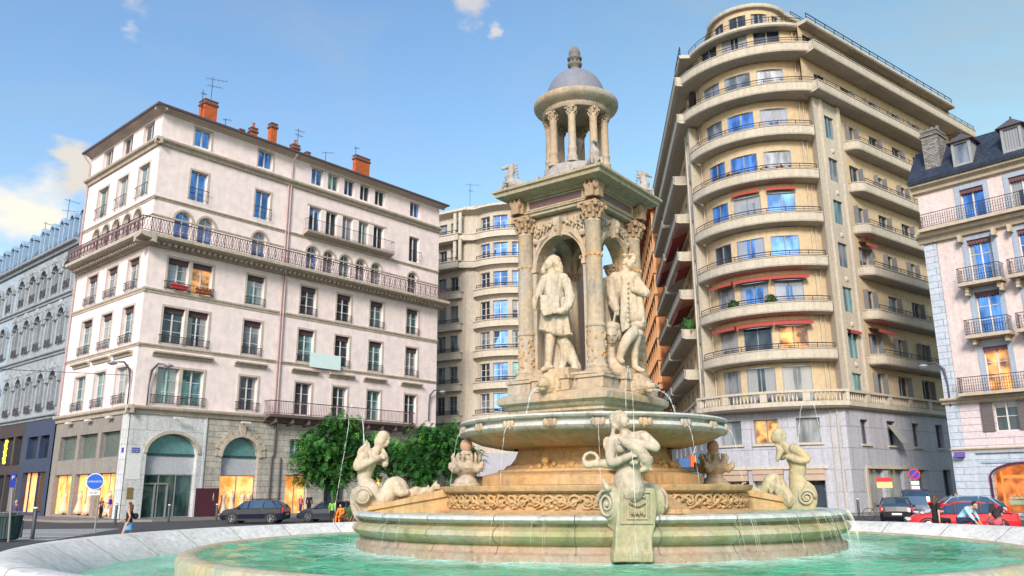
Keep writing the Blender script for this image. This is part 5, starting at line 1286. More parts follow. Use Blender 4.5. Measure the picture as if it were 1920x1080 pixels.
# --- entablature
m=MB()
m.lathe([(1.52,8.38),(1.58,8.40),(1.58,8.46),(1.64,8.48),(1.64,8.52),(1.52,8.54),(1.52,8.82),(1.6,8.84),(1.68,8.88),(2.05,8.93),(2.18,8.95),(2.2,9.03),(2.28,9.06),(2.28,9.12),(2.1,9.15),(0,9.3)],CT,64,rot=PSI,plan=SQ,cap=False)
m.lathe([(1.52,8.38),(.2,8.38)],CT,64,rot=PSI,plan=SQ,cap=False)
m.build('entablature',stonemat('mossy_cornice_stone',(.40,.35,.27),(1.05,.97,.85),(.95,.98,.95),.14),bF)
for k in range(4):
    az_=PSI+pi/4+k*pi/2; R=Matrix.Rotation(az_,3,'Z'); dd=1.52/sqrt(2)
    m=MB(); m.box(dd,dd+.03,-.78,.78,8.58,8.78,0,lambda p:CT+R@V((p.x,p.y,0))+V((0,0,p.z))); m.build('red_panel',REDM,bF)
    m=MB(); 
    for y0,y1,z0,z1 in ((-.84,.84,8.55,8.58),(-.84,.84,8.78,8.81),(-.84,-.78,8.58,8.78),(.78,.84,8.58,8.78)): m.box(dd,dd+.05,y0,y1,z0,z1,0,lambda p:CT+R@V((p.x,p.y,0))+V((0,0,p.z)))
    m.build('panel_frame',FST,bF)
    az_=PSI+k*pi/2; R=Matrix.Rotation(az_,3,'Z'); m=MB()
    for e in (-1,1):
        R2=Matrix.Rotation(az_+e*pi/4,3,'Z'); base=CT+R@V((1.40,0,0))
        m.box(-.0,.22,-.2,.2,8.5,8.8,0,lambda p:base+R2@V((p.x,p.y+e*-.12,0))+V((0,0,p.z)))
        for j in (-1,0,1): m.ball(base+R2@V((.25,j*.13-e*.12,0))+V((0,0,8.8)),(.1,.055,.14),7,R=R2)
    m.build('corner_console',MATS['brown_carved_capital'],bF,smooth=True,auto=40)
# --- lantern
mat('shade_dark_urn',(.14,.12,.11),rough=.9,noise=.3,scale=8)  # urn coloured dark to stand for the shade inside the lantern
m=MB(); m.lathe([(1.15,9.12),(1.12,9.2),(1.0,9.24),(.98,9.28),(.94,9.5),(.9,9.54),(.92,9.6),(.88,9.66),(.84,9.7),(.84,9.76),(0,9.78)],CT,64,cap=False); rnd=random.Random(2)
for j in range(70):
    an=rnd.uniform(0,2*pi); m.ball(CT+V((cos(an)*.96,sin(an)*.96,rnd.uniform(9.3,9.5))),(.05,.05,.035),5)
m.build('lantern_base',FGREY,bF,smooth=True)
for k in range(8):
    a=PSI+pi/8+k*pi/4; c=CT+V((cos(a)*.74,sin(a)*.74,0)); column(bF,c,9.77,11.08,.104,'lantern_column',FST,ring=.28,n=14); capital(bF,c,11.08,.22,.104,FST,6)
m=MB(); m.lathe([(.3,9.77),(.28,9.95),(.14,10.0),(.12,10.3),(.18,10.5),(.2,10.62),(.12,10.7),(.05,10.72)],CT,16); m.build('lantern_urn',MATS['shade_dark_urn'],bF,smooth=True)
m=MB(); m.lathe([(.60,11.3),(.86,11.3),(.9,11.36),(.9,11.42),(1.0,11.48),(1.1,11.54),(1.13,11.6),(1.13,11.68),(1.1,11.71),(.9,11.75),(.8,11.76)],CT,64,cap=False); m.lathe([(.60,11.3),(.58,11.36),(0.0,11.7)],CT,64,cap=False); m.build('lantern_ring',FST,bF,smooth=True,auto=35)
m=MB()
for k in range(48):
    a=2*pi*k/48; m.ball(CT+V((cos(a)*.86,sin(a)*.86,11.79)),(.04,.04,.055),5)
m.build('antefix_row',FGREY,bF,smooth=True)
m=MB(); m.lathe([(.82,11.75)]+[(.80*cos(t*pi/2/14),11.80+.92*sin(t*pi/2/14)) for t in range(15)],CT,48,cap=False); m.build('dome',mat('blue_grey_dome',(.21,.225,.28),rough=.7,noise=.1,scale=2,bump=.08,streak=.12),bF,smooth=True)
m=MB(); m.lathe([(.2,12.66),(.2,12.72),(.13,12.76),(.12,12.82),(.19,12.86),(.2,12.92),(.11,12.95),(.10,13.02),(.2,13.06),(.2,13.1),(.14,13.14),(.16,13.2),(.15,13.3),(.1,13.4),(.04,13.46),(0,13.48)],CT,20)
for k in range(8):
    a=2*pi*k/8; m.ball(CT+V((cos(a)*.14,sin(a)*.14,12.95)),(.05,.05,.07),5); m.ball(CT+V((cos(a)*.12,sin(a)*.12,13.24)),(.04,.04,.09),5)
m.build('finial',mat('dark_weathered_finial',(.17,.16,.15),rough=.9,noise=.3,scale=8),bF,smooth=True)
# ================================================================= water
def watermat(name,c1,c2,sc=3.,foam=None,rough=.08):
    m=bpy.data.materials.new(name); m.use_nodes=True; nt=m.node_tree; N=nt.nodes; L=nt.links; b=N['Principled BSDF']
    g=N.new('ShaderNodeNewGeometry')
    def nz(s,d,w=0):
        n=N.new('ShaderNodeTexNoise'); n.inputs['Scale'].default_value=s; n.inputs['Detail'].default_value=d; n.inputs['Distortion'].default_value=w; L.new(g.outputs['Position'],n.inputs['Vector']); return n
    n=nz(.55,4,.6); n0=nz(6,3,1.); mx=N.new('ShaderNodeMath'); mx.operation='MULTIPLY_ADD'; L.new(n0.outputs['Fac'],mx.inputs[0]); mx.inputs[1].default_value=.35; L.new(n.outputs['Fac'],mx.inputs[2])
    r=N.new('ShaderNodeValToRGB'); e=r.color_ramp.elements; e[0].position=.52; e[1].position=.82; e[0].color=(*c1,1); e[1].color=(*c2,1); L.new(mx.outputs[0],r.inputs['Fac'])
    out=r.outputs[0]
    if foam:
        # aerated white water around the lower basin (where the curtains fall)
        sub=N.new('ShaderNodeVectorMath'); sub.operation='SUBTRACT'; L.new(g.outputs['Position'],sub.inputs[0]); sub.inputs[1].default_value=(CF.x,CF.y,foam[3])
        ln=N.new('ShaderNodeVectorMath'); ln.operation='LENGTH'; L.new(sub.outputs[0],ln.inputs[0])
        mr=N.new('ShaderNodeMapRange'); mr.inputs['From Min'].default_value=foam[0]; mr.inputs['From Max'].default_value=foam[1]; mr.inputs['To Min'].default_value=1; mr.inputs['To Max'].default_value=0; L.new(ln.outputs['Value'],mr.inputs['Value'])
        n3=nz(5,6,.5); ad=N.new('ShaderNodeMath'); ad.operation='MULTIPLY_ADD'; L.new(n3.outputs['Fac'],ad.inputs[0]); ad.inputs[1].default_value=1.6; 
        s2=N.new('ShaderNodeMath'); s2.operation='SUBTRACT'; L.new(mr.outputs[0],s2.inputs[0]); s2.inputs[1].default_value=1.15; L.new(s2.outputs[0],ad.inputs[2])
        cl=N.new('ShaderNodeMath'); cl.operation='MULTIPLY'; cl.use_clamp=True; L.new(ad.outputs[0],cl.inputs[0]); cl.inputs[1].default_value=foam[2]
        x=N.new('ShaderNodeMix'); x.data_type='RGBA'; L.new(cl.outputs[0],x.inputs[0]); L.new(out,x.inputs[6]); x.inputs[7].default_value=(.50,.86,.76,1); out=x.outputs[2]
    L.new(out,b.inputs['Base Color']); b.inputs['Roughness'].default_value=rough; b.inputs['IOR'].default_value=1.33
    h1=nz(2.2,3,1.5); h2=nz(9,4,1.); ma=N.new('ShaderNodeMath'); ma.operation='MULTIPLY_ADD'; L.new(h2.outputs['Fac'],ma.inputs[0]); ma.inputs[1].default_value=.4; L.new(h1.outputs['Fac'],ma.inputs[2])
    bp=N.new('ShaderNodeBump'); bp.inputs['Strength'].default_value=1; bp.inputs['Distance'].default_value=.10; L.new(ma.outputs[0],bp.inputs['Height']); L.new(bp.outputs[0],b.inputs['Normal'])
    return m
WAT=watermat('turquoise_pool_water',(.008,.27,.12),(.10,.57,.35),foam=(5.5,7.4,1.4,.47))
WAT2=watermat('pale_shallow_water',(.10,.42,.28),(.25,.64,.46))
WAT3=watermat('basin_water',(.16,.38,.30),(.42,.62,.54))
def ringgrid(m,r0,r1,z,n=120,k=10,amp=.0):
    m.lathe([(r0+(r1-r0)*i/k,0) for i in range(k+1)],CF+V((0,0,z)),n,cap=False)
def waterobj(name,r0,r1,z,mt):
    m=MB(); ringgrid(m,r0,r1,z,160,24)
    rn=random.Random(4)
    for p in m.v: 
        d=(V((p.x,p.y,0))-CF).length
        e=.010*sin(p.x*5+sin(p.y*3)*1.5)+.008*sin(p.y*7.3+p.x*2.1)+rn.uniform(-.004,.004)
        p.z+=e
    o=m.build(name,mt,origin=CF,smooth=True); tag(o,kind='structure'); return o
waterobj('pool_water',5.3,8.78,.465,WAT); waterobj('outer_pool_water',9.1,10.9,.15,WAT2); waterobj('lower_basin_water',3.7,5.2,1.2,WAT3); waterobj('bowl_water',1.7,3.05,3.19,WAT3)
# ================================================================= figures: capsules grown together into one skin
from mathutils import noise as MN
def skin(mb, name, mt, parent, voxel=.03, smooth=2, disp=None, origin=None):
    """fuse the overlapping solids of mb into one continuous surface"""
    me=bpy.data.meshes.new('tmp'); me.from_pydata([tuple(p) for p in mb.v],[],mb.f)
    o=bpy.data.objects.new('tmp',me); COL.objects.link(o)
    r=o.modifiers.new('r','REMESH'); r.mode='VOXEL'; r.voxel_size=voxel; r.adaptivity=0
    if smooth: s=o.modifiers.new('s','SMOOTH'); s.factor=.5; s.iterations=smooth
    bpy.context.view_layer.update(); dg=bpy.context.evaluated_depsgraph_get()
    m2=bpy.data.meshes.new_from_object(o.evaluated_get(dg)); bpy.data.objects.remove(o); bpy.data.meshes.remove(me)
    off=V(origin) if origin is not None else (WL[parent] if parent is not None else V((0,0,0)))
    if disp:
        ns=[v.normal.copy() for v in m2.vertices]
        for v,n in zip(m2.vertices,ns): v.co=v.co+n*disp(v.co,n)
    for v in m2.vertices: v.co=v.co-off
    m2.materials.clear(); m2.materials.append(mt); m2.polygons.foreach_set('use_smooth',[True]*len(m2.polygons)); m2.name=name
    q=bpy.data.objects.new(name,m2); COL.objects.link(q)
    if parent is not None: q.parent=parent; q.location=off-WL[parent]
    else: q.location=off
    WL[q]=off; return q
class Fig:
    def __init__(s,ox,oy,sc,D): s.o=(ox,oy,sc,D); s.m=MB()
    def p(s,x,y,d=0): return W(s.o[0]+x/s.o[2], s.o[1]+y/s.o[2], s.o[3]+d)
    def r(s,r): return r/s.o[2]*s.o[3]/1490
    def chain(s,pts,n=14):
        q=[(s.p(*(t[:2]),(t[3] if len(t)>3 else 0)), s.r(t[2])) for t in pts]
        # Catmull-Rom refinement so limbs bend softly
        P=[]; R=[]
        for i in range(len(q)-1):
            a=q[max(i-1,0)];b=q[i];c=q[i+1];d=q[min(i+2,len(q)-1)]
            for k in range(4):
                t=k/4; t2=t*t;t3=t2*t
                P.append(.5*((2*b[0])+(c[0]-a[0])*t+(2*a[0]-5*b[0]+4*c[0]-d[0])*t2+(3*b[0]-a[0]-3*c[0]+d[0])*t3)); R.append(lerp(b[1],c[1],t))
        P.append(q[-1][0]); R.append(q[-1][1])
        s.m.tube(P,R,n)
        for k in (0,-1): s.m.ball(P[k],R[k]*.99,12)
        for k in range(4,len(P)-1,4): s.m.ball(P[k],R[k]*.985,12)
        return s
    def ell(s,x,y,rx,ry=None,rz=None,d=0):
        # rx horizontal px, ry vertical px, rz depth px
        ry=ry or rx; rz=rz or rx; s.m.ball(s.p(x,y,d),(s.r(rx),s.r(rz),s.r(ry)),16); return s
    def extrude(s,poly,d0,d1,sk=0,x0=0,sh=0):
        a=[s.p(x,y,d0+sk*(x-x0)) for x,y in poly]; b=[s.p(x,y,d1+sk*(x-x0))+V((sh,0,0)) for x,y in poly]; n=len(poly)
        s.m.add(a+b,[tuple(range(n)),tuple(reversed(range(n,2*n)))]+[(i,n+i,n+(i+1)%n,(i+1)%n) for i in range(n)]); return s
    def fingers(s,x,y,dx,dy,px,py,r,L,d=0,n=4):
        # n fingers starting at (x,y) spread along (px,py), pointing along (dx,dy), with a bend; different lengths
        for k in range(n):
            f=(k-(n-1)/2); l=L*(1,1.12,1.05,.82)[k%4]
            x0=x+px*f; y0=y+py*f
            s.chain([(x0,y0,r,d),(x0+dx*l*.55,y0+dy*l*.55,r*.9,d-.02),(x0+dx*l*.9+px*.1*f,y0+dy*l*.9+abs(L)*.12,r*.75,d+.01)],8)
        return s
    def done(s,name,mt,parent,voxel=.022,smooth=2,disp=None):
        o=skin(s.m,name,mt,parent,voxel,smooth,disp); s.m=MB(); return o
def folds(amp,fx=9,fz=1.2):
    def f(p,n): 
        return amp*(MN.noise(V((p.x*fx,p.y*fx,p.z*fz)))+.5*MN.noise(V((p.x*fx*2.3,p.y*fx*2.3,p.z*fz*2.5))))
    return f
def weather(amp,f=14):
    return lambda p,n: amp*MN.noise(p*f)
DARKW=mat('wet_dark_green_stone',(.16,.2,.1),rough=.5,noise=.25,scale=2)
# ---------------------------------------------------------------- sea creature blowing a shell, left
def creature(root,f,spec):
    pass
f=Fig(640,780,4.91,19.55); base=f.p(220,1180)
r1=thing('stone_triton',(base.x,base.y,.46),'stone sea creature with a coiled tail arching back at the left end','statue')
f.chain([(262,690,88),(215,590,62),(222,500,68),(245,430,78),(285,365,60),(325,315,40),(350,275,34)])
f.chain([(345,270,34),(362,235,50),(378,195,50)]); f.ell(350,240,48,52,46); f.ell(322,250,12,14,12); f.ell(332,282,20,14,20); f.ell(330,232,14,7,20)
f.ell(385,185,54,50,54)
for k in range(12): f.ell(385+52*cos(k*.55-1.2),215+62*sin(k*.55-1.2),18,18,30)
f.chain([(205,375,50,-.14),(160,425,42,-.2),(150,470,38,-.2),(225,440,32,-.28),(310,400,26,-.24),(355,385,24,-.14)])
f.fingers(368,378,1,-.25,4,13,7,42,-.14); f.chain([(355,370,10,-.16),(372,345,9,-.16),(385,335,7,-.15)])
f.chain([(300,380,46,.16),(370,420,34,.2),(410,400,28,.1),(400,370,24,0)]); f.fingers(395,365,.3,-1,12,3,7,36,0)
f.chain([(400,440,34),(400,390,26),(395,345,22),(380,310,16)])
f.chain([(170,365,24,.05),(185,320,30,.05),(225,260,16,.05),(233,228,11,.05)]); f.chain([(195,340,16,.05),(245,300,22,.05),(250,250,10,.05)])
f.done('torso',MARB,r1,.02,2,weather(.006,9))
f.chain([(262,690,90),(300,770,92),(370,775,88),(430,725,78),(450,655,68),(505,618,60),(560,655,56),(582,720,44),(640,725,36),(688,688,40),(705,725,30),(765,690,34),(815,702,27),(850,655,20),(900,640,14)])
f.chain([(500,640,50,-.1),(540,700,46,-.15),(600,700,30,-.15)])
for k in range(9): f.ell(520+40*k,735-10*k-12*(k%2),10,22,26)
f.chain([(850,655,18),(880,600,8)]); f.chain([(850,660,18),(920,670,8)])
f.done('tail',MARB,r1,.022,2,weather(.008,12))
f.extrude([(95,680),(76,760),(84,850),(118,930),(160,985),(168,1190),(345,1190),(335,1010),(410,905),(440,830),(330,770),(240,650),(160,640)],-.30,.34)
f.chain([(200,740,72,-.32),(200,740,72,.34)]); 
f.done('scroll_pedestal',FST,r1,.03,2,weather(.006,8))
m=MB(); c=f.p(200,740,-.40)
e1=(f.p(300,740,-.40)-c).normalized(); e2=(f.p(200,640,-.40)-c).normalized()
pts=[]; rr_=[]
for k in range(40):
    t=k/39; a=t*4.6*pi; r_=f.r(72)*(1-.82*t); pts.append(c+e1*cos(a)*r_+e2*sin(a)*r_+(c-V((0,0,CAMH))).normalized()*-.03); rr_.append(f.r(15)*(1-.4*t))
m.tube(pts,rr_,8); m.ball(c,f.r(20),10)
for k in range(14):
    m.ball(f.p(120+8*k,800+10*k,-.31),(f.r(13),.05,f.r(16)),7)
m.build('scroll_ornament',FST,r1,smooth=True)
# ---------------------------------------------------------------- right-hand creature
f=Fig(1380,760,4.91,21.4); base=f.p(620,1180)
r2=thing('stone_triton',(base.x,base.y,.46),'stone sea creature turning its back, elbow out, at the right end','statue')
f.chain([(595,810,92),(568,700,72),(560,640,66),(570,560,70),(545,480,76),(505,420,56),(455,375,38),(425,345,34)])
f.chain([(415,335,34),(390,300,50),(385,275,52)]); f.ell(362,300,40,46,40); f.ell(340,312,10,12,10); f.ell(352,335,18,13,18)
for k in range(12): f.ell(395+50*cos(k*.55+2.6),278+52*sin(k*.55+2.6),18,18,28)
f.chain([(430,330,26),(425,400,24),(400,450,26),(385,490,20),(378,510,12)])
f.chain([(540,400,46,-.16),(600,440,40,-.2),(655,490,32,-.16),(610,510,30,-.22),(540,500,26,-.25),(500,480,24,-.22)]); f.fingers(488,476,-1,-.1,2,12,7,38,-.22)
f.chain([(470,420,42,.14),(420,470,34,.14),(400,440,28,.05),(395,400,24,-.02)]); f.fingers(392,392,-.2,-1,12,0,7,34,-.02)
f.done('torso',MARBG,r2,.022,2,weather(.006,9))
f.chain([(595,830,92),(560,880,84),(480,860,76),(415,785,68),(370,705,64),(320,700,58),(275,760,46),(235,805,36),(180,795,28),(115,775,24),(45,755,18),(20,735,12)])
f.chain([(200,800,16),(150,740,10)]); f.chain([(60,760,14),(60,720,9),(90,712,6)])
for k in range(8): f.ell(140+40*k,770-8*(k%2),10,18,22)
f.chain([(340,735,20,-.15),(320,800,14,-.15),(370,740,10,-.2)])
f.done('tail',MARBG,r2,.024,2,weather(.008,12))
f.extrude([(650,690),(722,745),(752,820),(748,900),(728,960),(705,1010),(700,1180),(500,1180),(500,960),(560,860)],-.28,.3)
f.done('scroll_pedestal',FSTG,r2,.03,2,weather(.006,8))
m=MB(); c=f.p(650,850,-.33); e1=(f.p(750,850,-.33)-c).normalized(); e2=(f.p(650,750,-.33)-c).normalized(); pts=[];rr_=[]
for k in range(36):
    t=k/35; a=t*4.2*pi; r_=f.r(66)*(1-.82*t); pts.append(c+e1*cos(a)*r_+e2*sin(a)*r_); rr_.append(f.r(13)*(1-.4*t))
m.tube(pts,rr_,8); m.ball(c,f.r(18),10); m.build('scroll_ornament',MARBG,r2,smooth=True)
# ---------------------------------------------------------------- front creature on the big console
f=Fig(1080,760,3.6,14.25); base=f.p(395,1045)
r3=thing('stone_siren',(base.x,base.y,.46),'stone siren clutching a fish on the tall scroll console in front','statue')
f.chain([(365,560,98,.12),(352,500,92,.1),(360,430,74,.06),(362,380,66,.05),(345,310,70,.02),(335,250,62,0),(335,205,36,0),(325,170,31,0)])
f.chain([(250,238,38,.02),(345,235,50,.05),(455,215,44,.03)])
f.ell(302,292,34,30,30,-.17); f.ell(392,285,34,30,30,-.15)
f.chain([(325,165,30,0),(312,125,44,0),(300,98,44,.02)]); f.ell(322,112,36,44,40,-.06); f.ell(348,92,10,9,16,-.12); f.ell(345,128,18,12,20,-.09); f.ell(338,108,12,6,26,-.1)
for k in range(16): f.ell(288+50*cos(k*.42+1.5),100+52*sin(k*.42+1.5),17,17,34,.03)
for k in range(5): f.ell(255-2*k,130+18*k,14,13,20,.02)
f.chain([(245,245,38,.0),(232,320,34,-.04),(242,385,30,-.1),(310,365,26,-.22),(370,338,22,-.3)]); f.fingers(385,332,1,-.12,1,11,7,42,-.32); f.chain([(372,322,9,-.33),(392,306,8,-.34),(408,302,6,-.33)])
f.chain([(462,222,44,0),(515,262,36,-.08),(535,285,30,-.14),(450,262,27,-.24),(365,240,22,-.3)]); f.fingers(352,236,-1,-.05,1,11,7,38,-.31); f.chain([(360,222,9,-.33),(342,208,8,-.34),(328,206,6,-.33)])
f.done('torso',MARB,r3,.016,2,weather(.004,9))
f.chain([(300,225,18,-.34),(345,255,30,-.34),(420,300,40,-.3),(470,360,38,-.25),(480,410,24,-.2),(440,440,14,-.2)]); f.chain([(480,400,18,-.2),(510,440,8,-.2)]); f.ell(390,380,34,26,26,-.2)
f.done('fish',MARB,r3,.018,2,weather(.006,20))
f.chain([(250,400,34,.15),(180,392,28,.15),(120,395,24,.12),(75,400,26,.1),(58,385,16,.1)])
for k in range(10):
    a=k*.5+2.2; f.ell(100+48*cos(a),365+50*sin(a)*.9,13,13,16,.1)
f.ell(214,262,34,52,18,.22)
f.chain([(215,560,20,-.05),(190,520,14,-.05),(180,500,9,-.05)])
f.done('tail_fin',MARB,r3,.02,2,weather(.006,16))
sk=.0014
m_=f.m
for (x0_,y0_,x1_,y1_,rr0) in ((226,668,535,652,118),(240,740,520,720,92)):
    a_=f.p(x0_,y0_,.16); b_=f.p(x1_,y1_,.66); m_.tube([a_,b_],f.r(rr0),28)
a_=f.p(212,668,.14); b_=f.p(240,668,.18); m_.tube([a_,b_],[f.r(100),f.r(112)],28)
f.extrude([(283,556),(535,556),(548,700),(535,820),(518,880),(518,1060),(262,1060),(268,840),(283,700)],-.1,.75,sk,283,-.12)
f.extrude([(255,985),(525,985),(525,1060),(255,1060)],-.16,.75,sk,283,-.12)
f.done('console',MARBG,r3,.024,1,weather(.006,8))
m=MB()
def pl_(x0,x1,y0,y1,d,th=.05): 
    a=[f.p(x,y,d+.0014*(x-283)) for x,y in ((x0,y0),(x1,y0),(x1,y1),(x0,y1))]; b=[p+V((0,th+.03,0)) for p in a]; m.add(a+b,[(0,1,2,3),(7,6,5,4),(0,4,5,1),(1,5,6,2),(2,6,7,3),(3,7,4,0)])
for q in ((300,322,580,800),(500,522,580,800),(322,500,778,800),(322,500,580,592),(345,358,612,770),(470,483,612,770),(358,470,760,770)): pl_(*q,-.14)
for k in range(9): m.ball(f.p(360+13*k,655+22*sin(k*pi/8),-.13+.0014*(77+13*k)),(f.r(9),.05,f.r(11)),7)
for k in range(6): m.ball(f.p(375+16*k,725+8*(k%2),-.13+.0014*(92+16*k)),(f.r(9),.05,f.r(13)),7)
for k in range(5): m.ball(f.p(368+22*k,618,-.13+.0014*(85+22*k)),(f.r(13),.05,f.r(9)),7)
m.build('console_relief',MARBG,r3,smooth=True,auto=40)
m=MB()
for side in (0,1):
    c=f.p(150 if side==0 else 642,690,.35); c=f.p(206,668,.12) if side==0 else f.p(560,650,.66)
    e1_=V((-.52,.84,0)).normalized(); pts=[];rr_=[]
    for k in range(36):
        t=k/35; a=t*4.4*pi; r_=f.r(98)*(1-.84*t); pts.append(c+e1_*cos(a)*r_+V((0,0,sin(a)*r_))); rr_.append(f.r(11)*(1-.4*t))
    m.tube(pts,rr_,7); m.ball(c,f.r(18),10); m.cut()
m.build('volute_ornament',MARB,r3,smooth=True)
# ---------------------------------------------------------------- standing sculptor figures in the niches
LF=V((cos(PSI+pi/4+pi),sin(PSI+pi/4+pi),0)); RFc=V((cos(PSI-pi/4),sin(PSI-pi/4),0))
b1=CT+LF*1.12+V((0,0,4.42)); r4=thing('stone_statue',b1,'stone man in a long wig and flared coat holding plans, left niche','statue','stone men standing in the niches')
f=Fig(980,440,3.857,hypot(b1.x,b1.y)-.12)
f.chain([(218,300,46),(205,255,26),(195,225,30)]); f.ell(188,212,34,44,36,-.03); f.ell(160,215,9,12,10,-.06); f.ell(175,243,15,11,16,-.05); f.ell(172,203,16,5,26,-.06)
f.chain([(165,325,42),(290,320,46)]); f.chain([(228,330,66),(222,400,72),(225,470,74)]); f.ell(225,360,80,70,56); f.ell(225,440,80,60,60)
f.done('torso',MARB,r4,.018,2,folds(.02,8,2))
f.ell(222,190,50,48,46,.05); f.chain([(240,200,44,.03),(262,250,34,.02),(268,300,26,0)]); f.chain([(158,230,18,-.03),(150,262,22,-.02),(160,285,16,-.02)]); 
for k in range(9): f.ell(250+12*sin(k*2.1),170+16*k,20,14,22,.02*(k%3)-.05)
f.done('wig',MARB,r4,.018,1,weather(.012,16))
f.extrude([(150,450),(310,450),(350,720),(300,730),(225,700),(115,690),(125,600)],-.12,.28); f.chain([(130,680,20,-.05),(230,705,26,-.1),(340,720,22,.05)])
f.done('coat_skirt',MARB,r4,.02,4,folds(.045,7,.8))
f.chain([(160,335,36),(125,400,30,-.05),(112,440,24,-.15),(98,455,20,-.2)]); f.chain([(98,455,22,-.2),(88,500,20,-.2),(90,540,14,-.2)]); f.fingers(95,462,-.2,1,9,0,6,26,-.22)
f.chain([(305,340,44),(338,420,36,-.02),(340,490,34,-.1),(300,545,28,-.22),(255,555,22,-.28)]); f.fingers(243,550,-1,.15,1,9,6,28,-.3); f.ell(325,545,34,28,30,-.1); 
f.done('arms',MARB,r4,.016,2,folds(.02,12,4))
f.extrude([(130,440),(262,438),(268,560),(150,590),(128,540)],-.30,-.24); f.done('plan_sheet',MARB,r4,.016,1,folds(.02,6,5))
f.chain([(205,700,40,.0),(198,790,34,-.02),(192,850,30,-.04),(190,930,20,-.04)]); f.chain([(190,935,24,-.03),(170,965,22,-.12),(145,975,16,-.2)])
f.chain([(290,700,42,.1),(298,800,34,.12),(300,900,26,.12),(280,970,24,.05)]); f.ell(205,962,26,14,40,-.02)
f.done('legs',MARB,r4,.016,2,weather(.006,10))
f.chain([(275,760,46,.15),(330,840,44,.15),(362,920,36,.1),(385,970,30,.05),(330,985,26,.0)]); f.chain([(240,800,50,.28),(245,985,55,.28)])
f.done('fallen_drapery',MARB,r4,.02,2,folds(.05,7,.9))
b2=CT+RFc*1.12+V((0,0,4.42)); r5=thing('stone_statue',b2,'stone man in an open coat, one foot on a huge carved mask','statue','stone men standing in the niches')
f=Fig(1110,460,4.154,hypot(b2.x,b2.y)-.15)
f.chain([(255,240,50),(270,200,30),(288,170,30)]); f.ell(298,152,36,44,38,-.04); f.ell(330,158,9,12,10,-.06); f.ell(318,180,14,10,16,-.05); f.ell(318,140,14,5,24,-.06)
f.chain([(185,260,56),(320,250,46)]); f.ell(250,325,108,98,70); f.chain([(260,300,76),(285,400,74),(320,480,66),(345,560,74)])
f.done('torso',MARB,r5,.018,2,folds(.02,8,2))
for k in range(18): f.ell(290+38*cos(k*.7),112+34*sin(k*1.1),19,16,30,.02*(k%4)-.03)
f.chain([(262,120,24),(252,170,22),(262,200,14)]); f.done('curly_hair',MARB,r5,.016,1,weather(.012,18))
f.extrude([(330,250),(392,300),(400,450),(415,600),(330,650),(300,560)],-.15,.2); f.extrude([(232,240),(275,250),(290,440),(300,640),(232,680),(215,560),(225,400)],-.25,.0); f.chain([(110,300,50,.12),(82,400,58,.14),(90,520,54,.15),(110,610,44,.1)])
for k in range(9): f.ell(284,290+38*k,9,9,12,-.26)
f.done('open_coat',MARB,r5,.02,3,folds(.04,8,.8))
f.chain([(170,285,62,-.02),(160,360,54,-.06),(165,430,44,-.1),(185,500,30,-.2)]); f.ell(165,455,46,30,44,-.1); f.fingers(190,512,.1,1,11,0,7,30,-.22); f.chain([(180,540,10,-.24),(165,600,9,-.24)]); f.chain([(345,285,42),(400,340,34,-.05),(420,380,28,-.12),(340,350,24,-.22)]); f.fingers(330,345,-1,0,1,9,6,24,-.24)
f.done('arms',MARB,r5,.016,2,folds(.02,12,4))
f.ell(355,620,68,46,60); f.ell(345,690,58,34,54); f.chain([(350,690,46,.02),(338,790,34,.02),(332,880,26,.04),(335,940,24,.02)]); f.chain([(335,945,24,.0),(370,968,20,-.08),(400,975,14,-.12)])
f.chain([(320,680,46,-.15),(270,740,42,-.3),(235,810,36,-.32),(215,880,28,-.3)]); f.chain([(212,890,26,-.3),(235,905,22,-.38)])
f.done('legs',MARB,r5,.016,2,weather(.006,10))
f.ell(152,705,54,74,50,-.22); f.ell(152,640,72,48,60,-.16); f.ell(95,700,24,60,30,-.14); f.ell(208,690,22,56,30,-.14); f.ell(152,722,10,20,12,-.42); f.ell(152,756,20,7,10,-.38); f.ell(132,695,15,5,8,-.38); f.ell(174,695,15,5,8,-.38); f.chain([(150,770,30,-.18),(140,850,46,-.15),(130,880,66,-.12)])
f.chain([(110,860,58,-.1),(150,930,68,-.15),(205,960,62,-.2),(200,1010,50,-.2)]); f.chain([(120,1000,60,.0),(300,1000,40,.05)])
f.done('carved_mask',MARB,r5,.018,2,weather(.01,9))
# figures in the two far niches (copies turned about the fountain axis)
def turncopy(root,ang,label):
    c=dup(root); d=V(root.location)-CT; R=Matrix.Rotation(ang,3,'Z'); c.location=CT+R@V((d.x,d.y,0))+V((0,0,root.location.z)); c.rotation_euler=(0,0,ang); c['label']=label; return c
0 and turncopy(r4,pi,'stone man in a wig seen from behind in the far right niche, beyond the man with the mask'); 0 and turncopy(r5,pi,'stone man in an open coat seen from behind in the far left niche, beyond the man with plans')
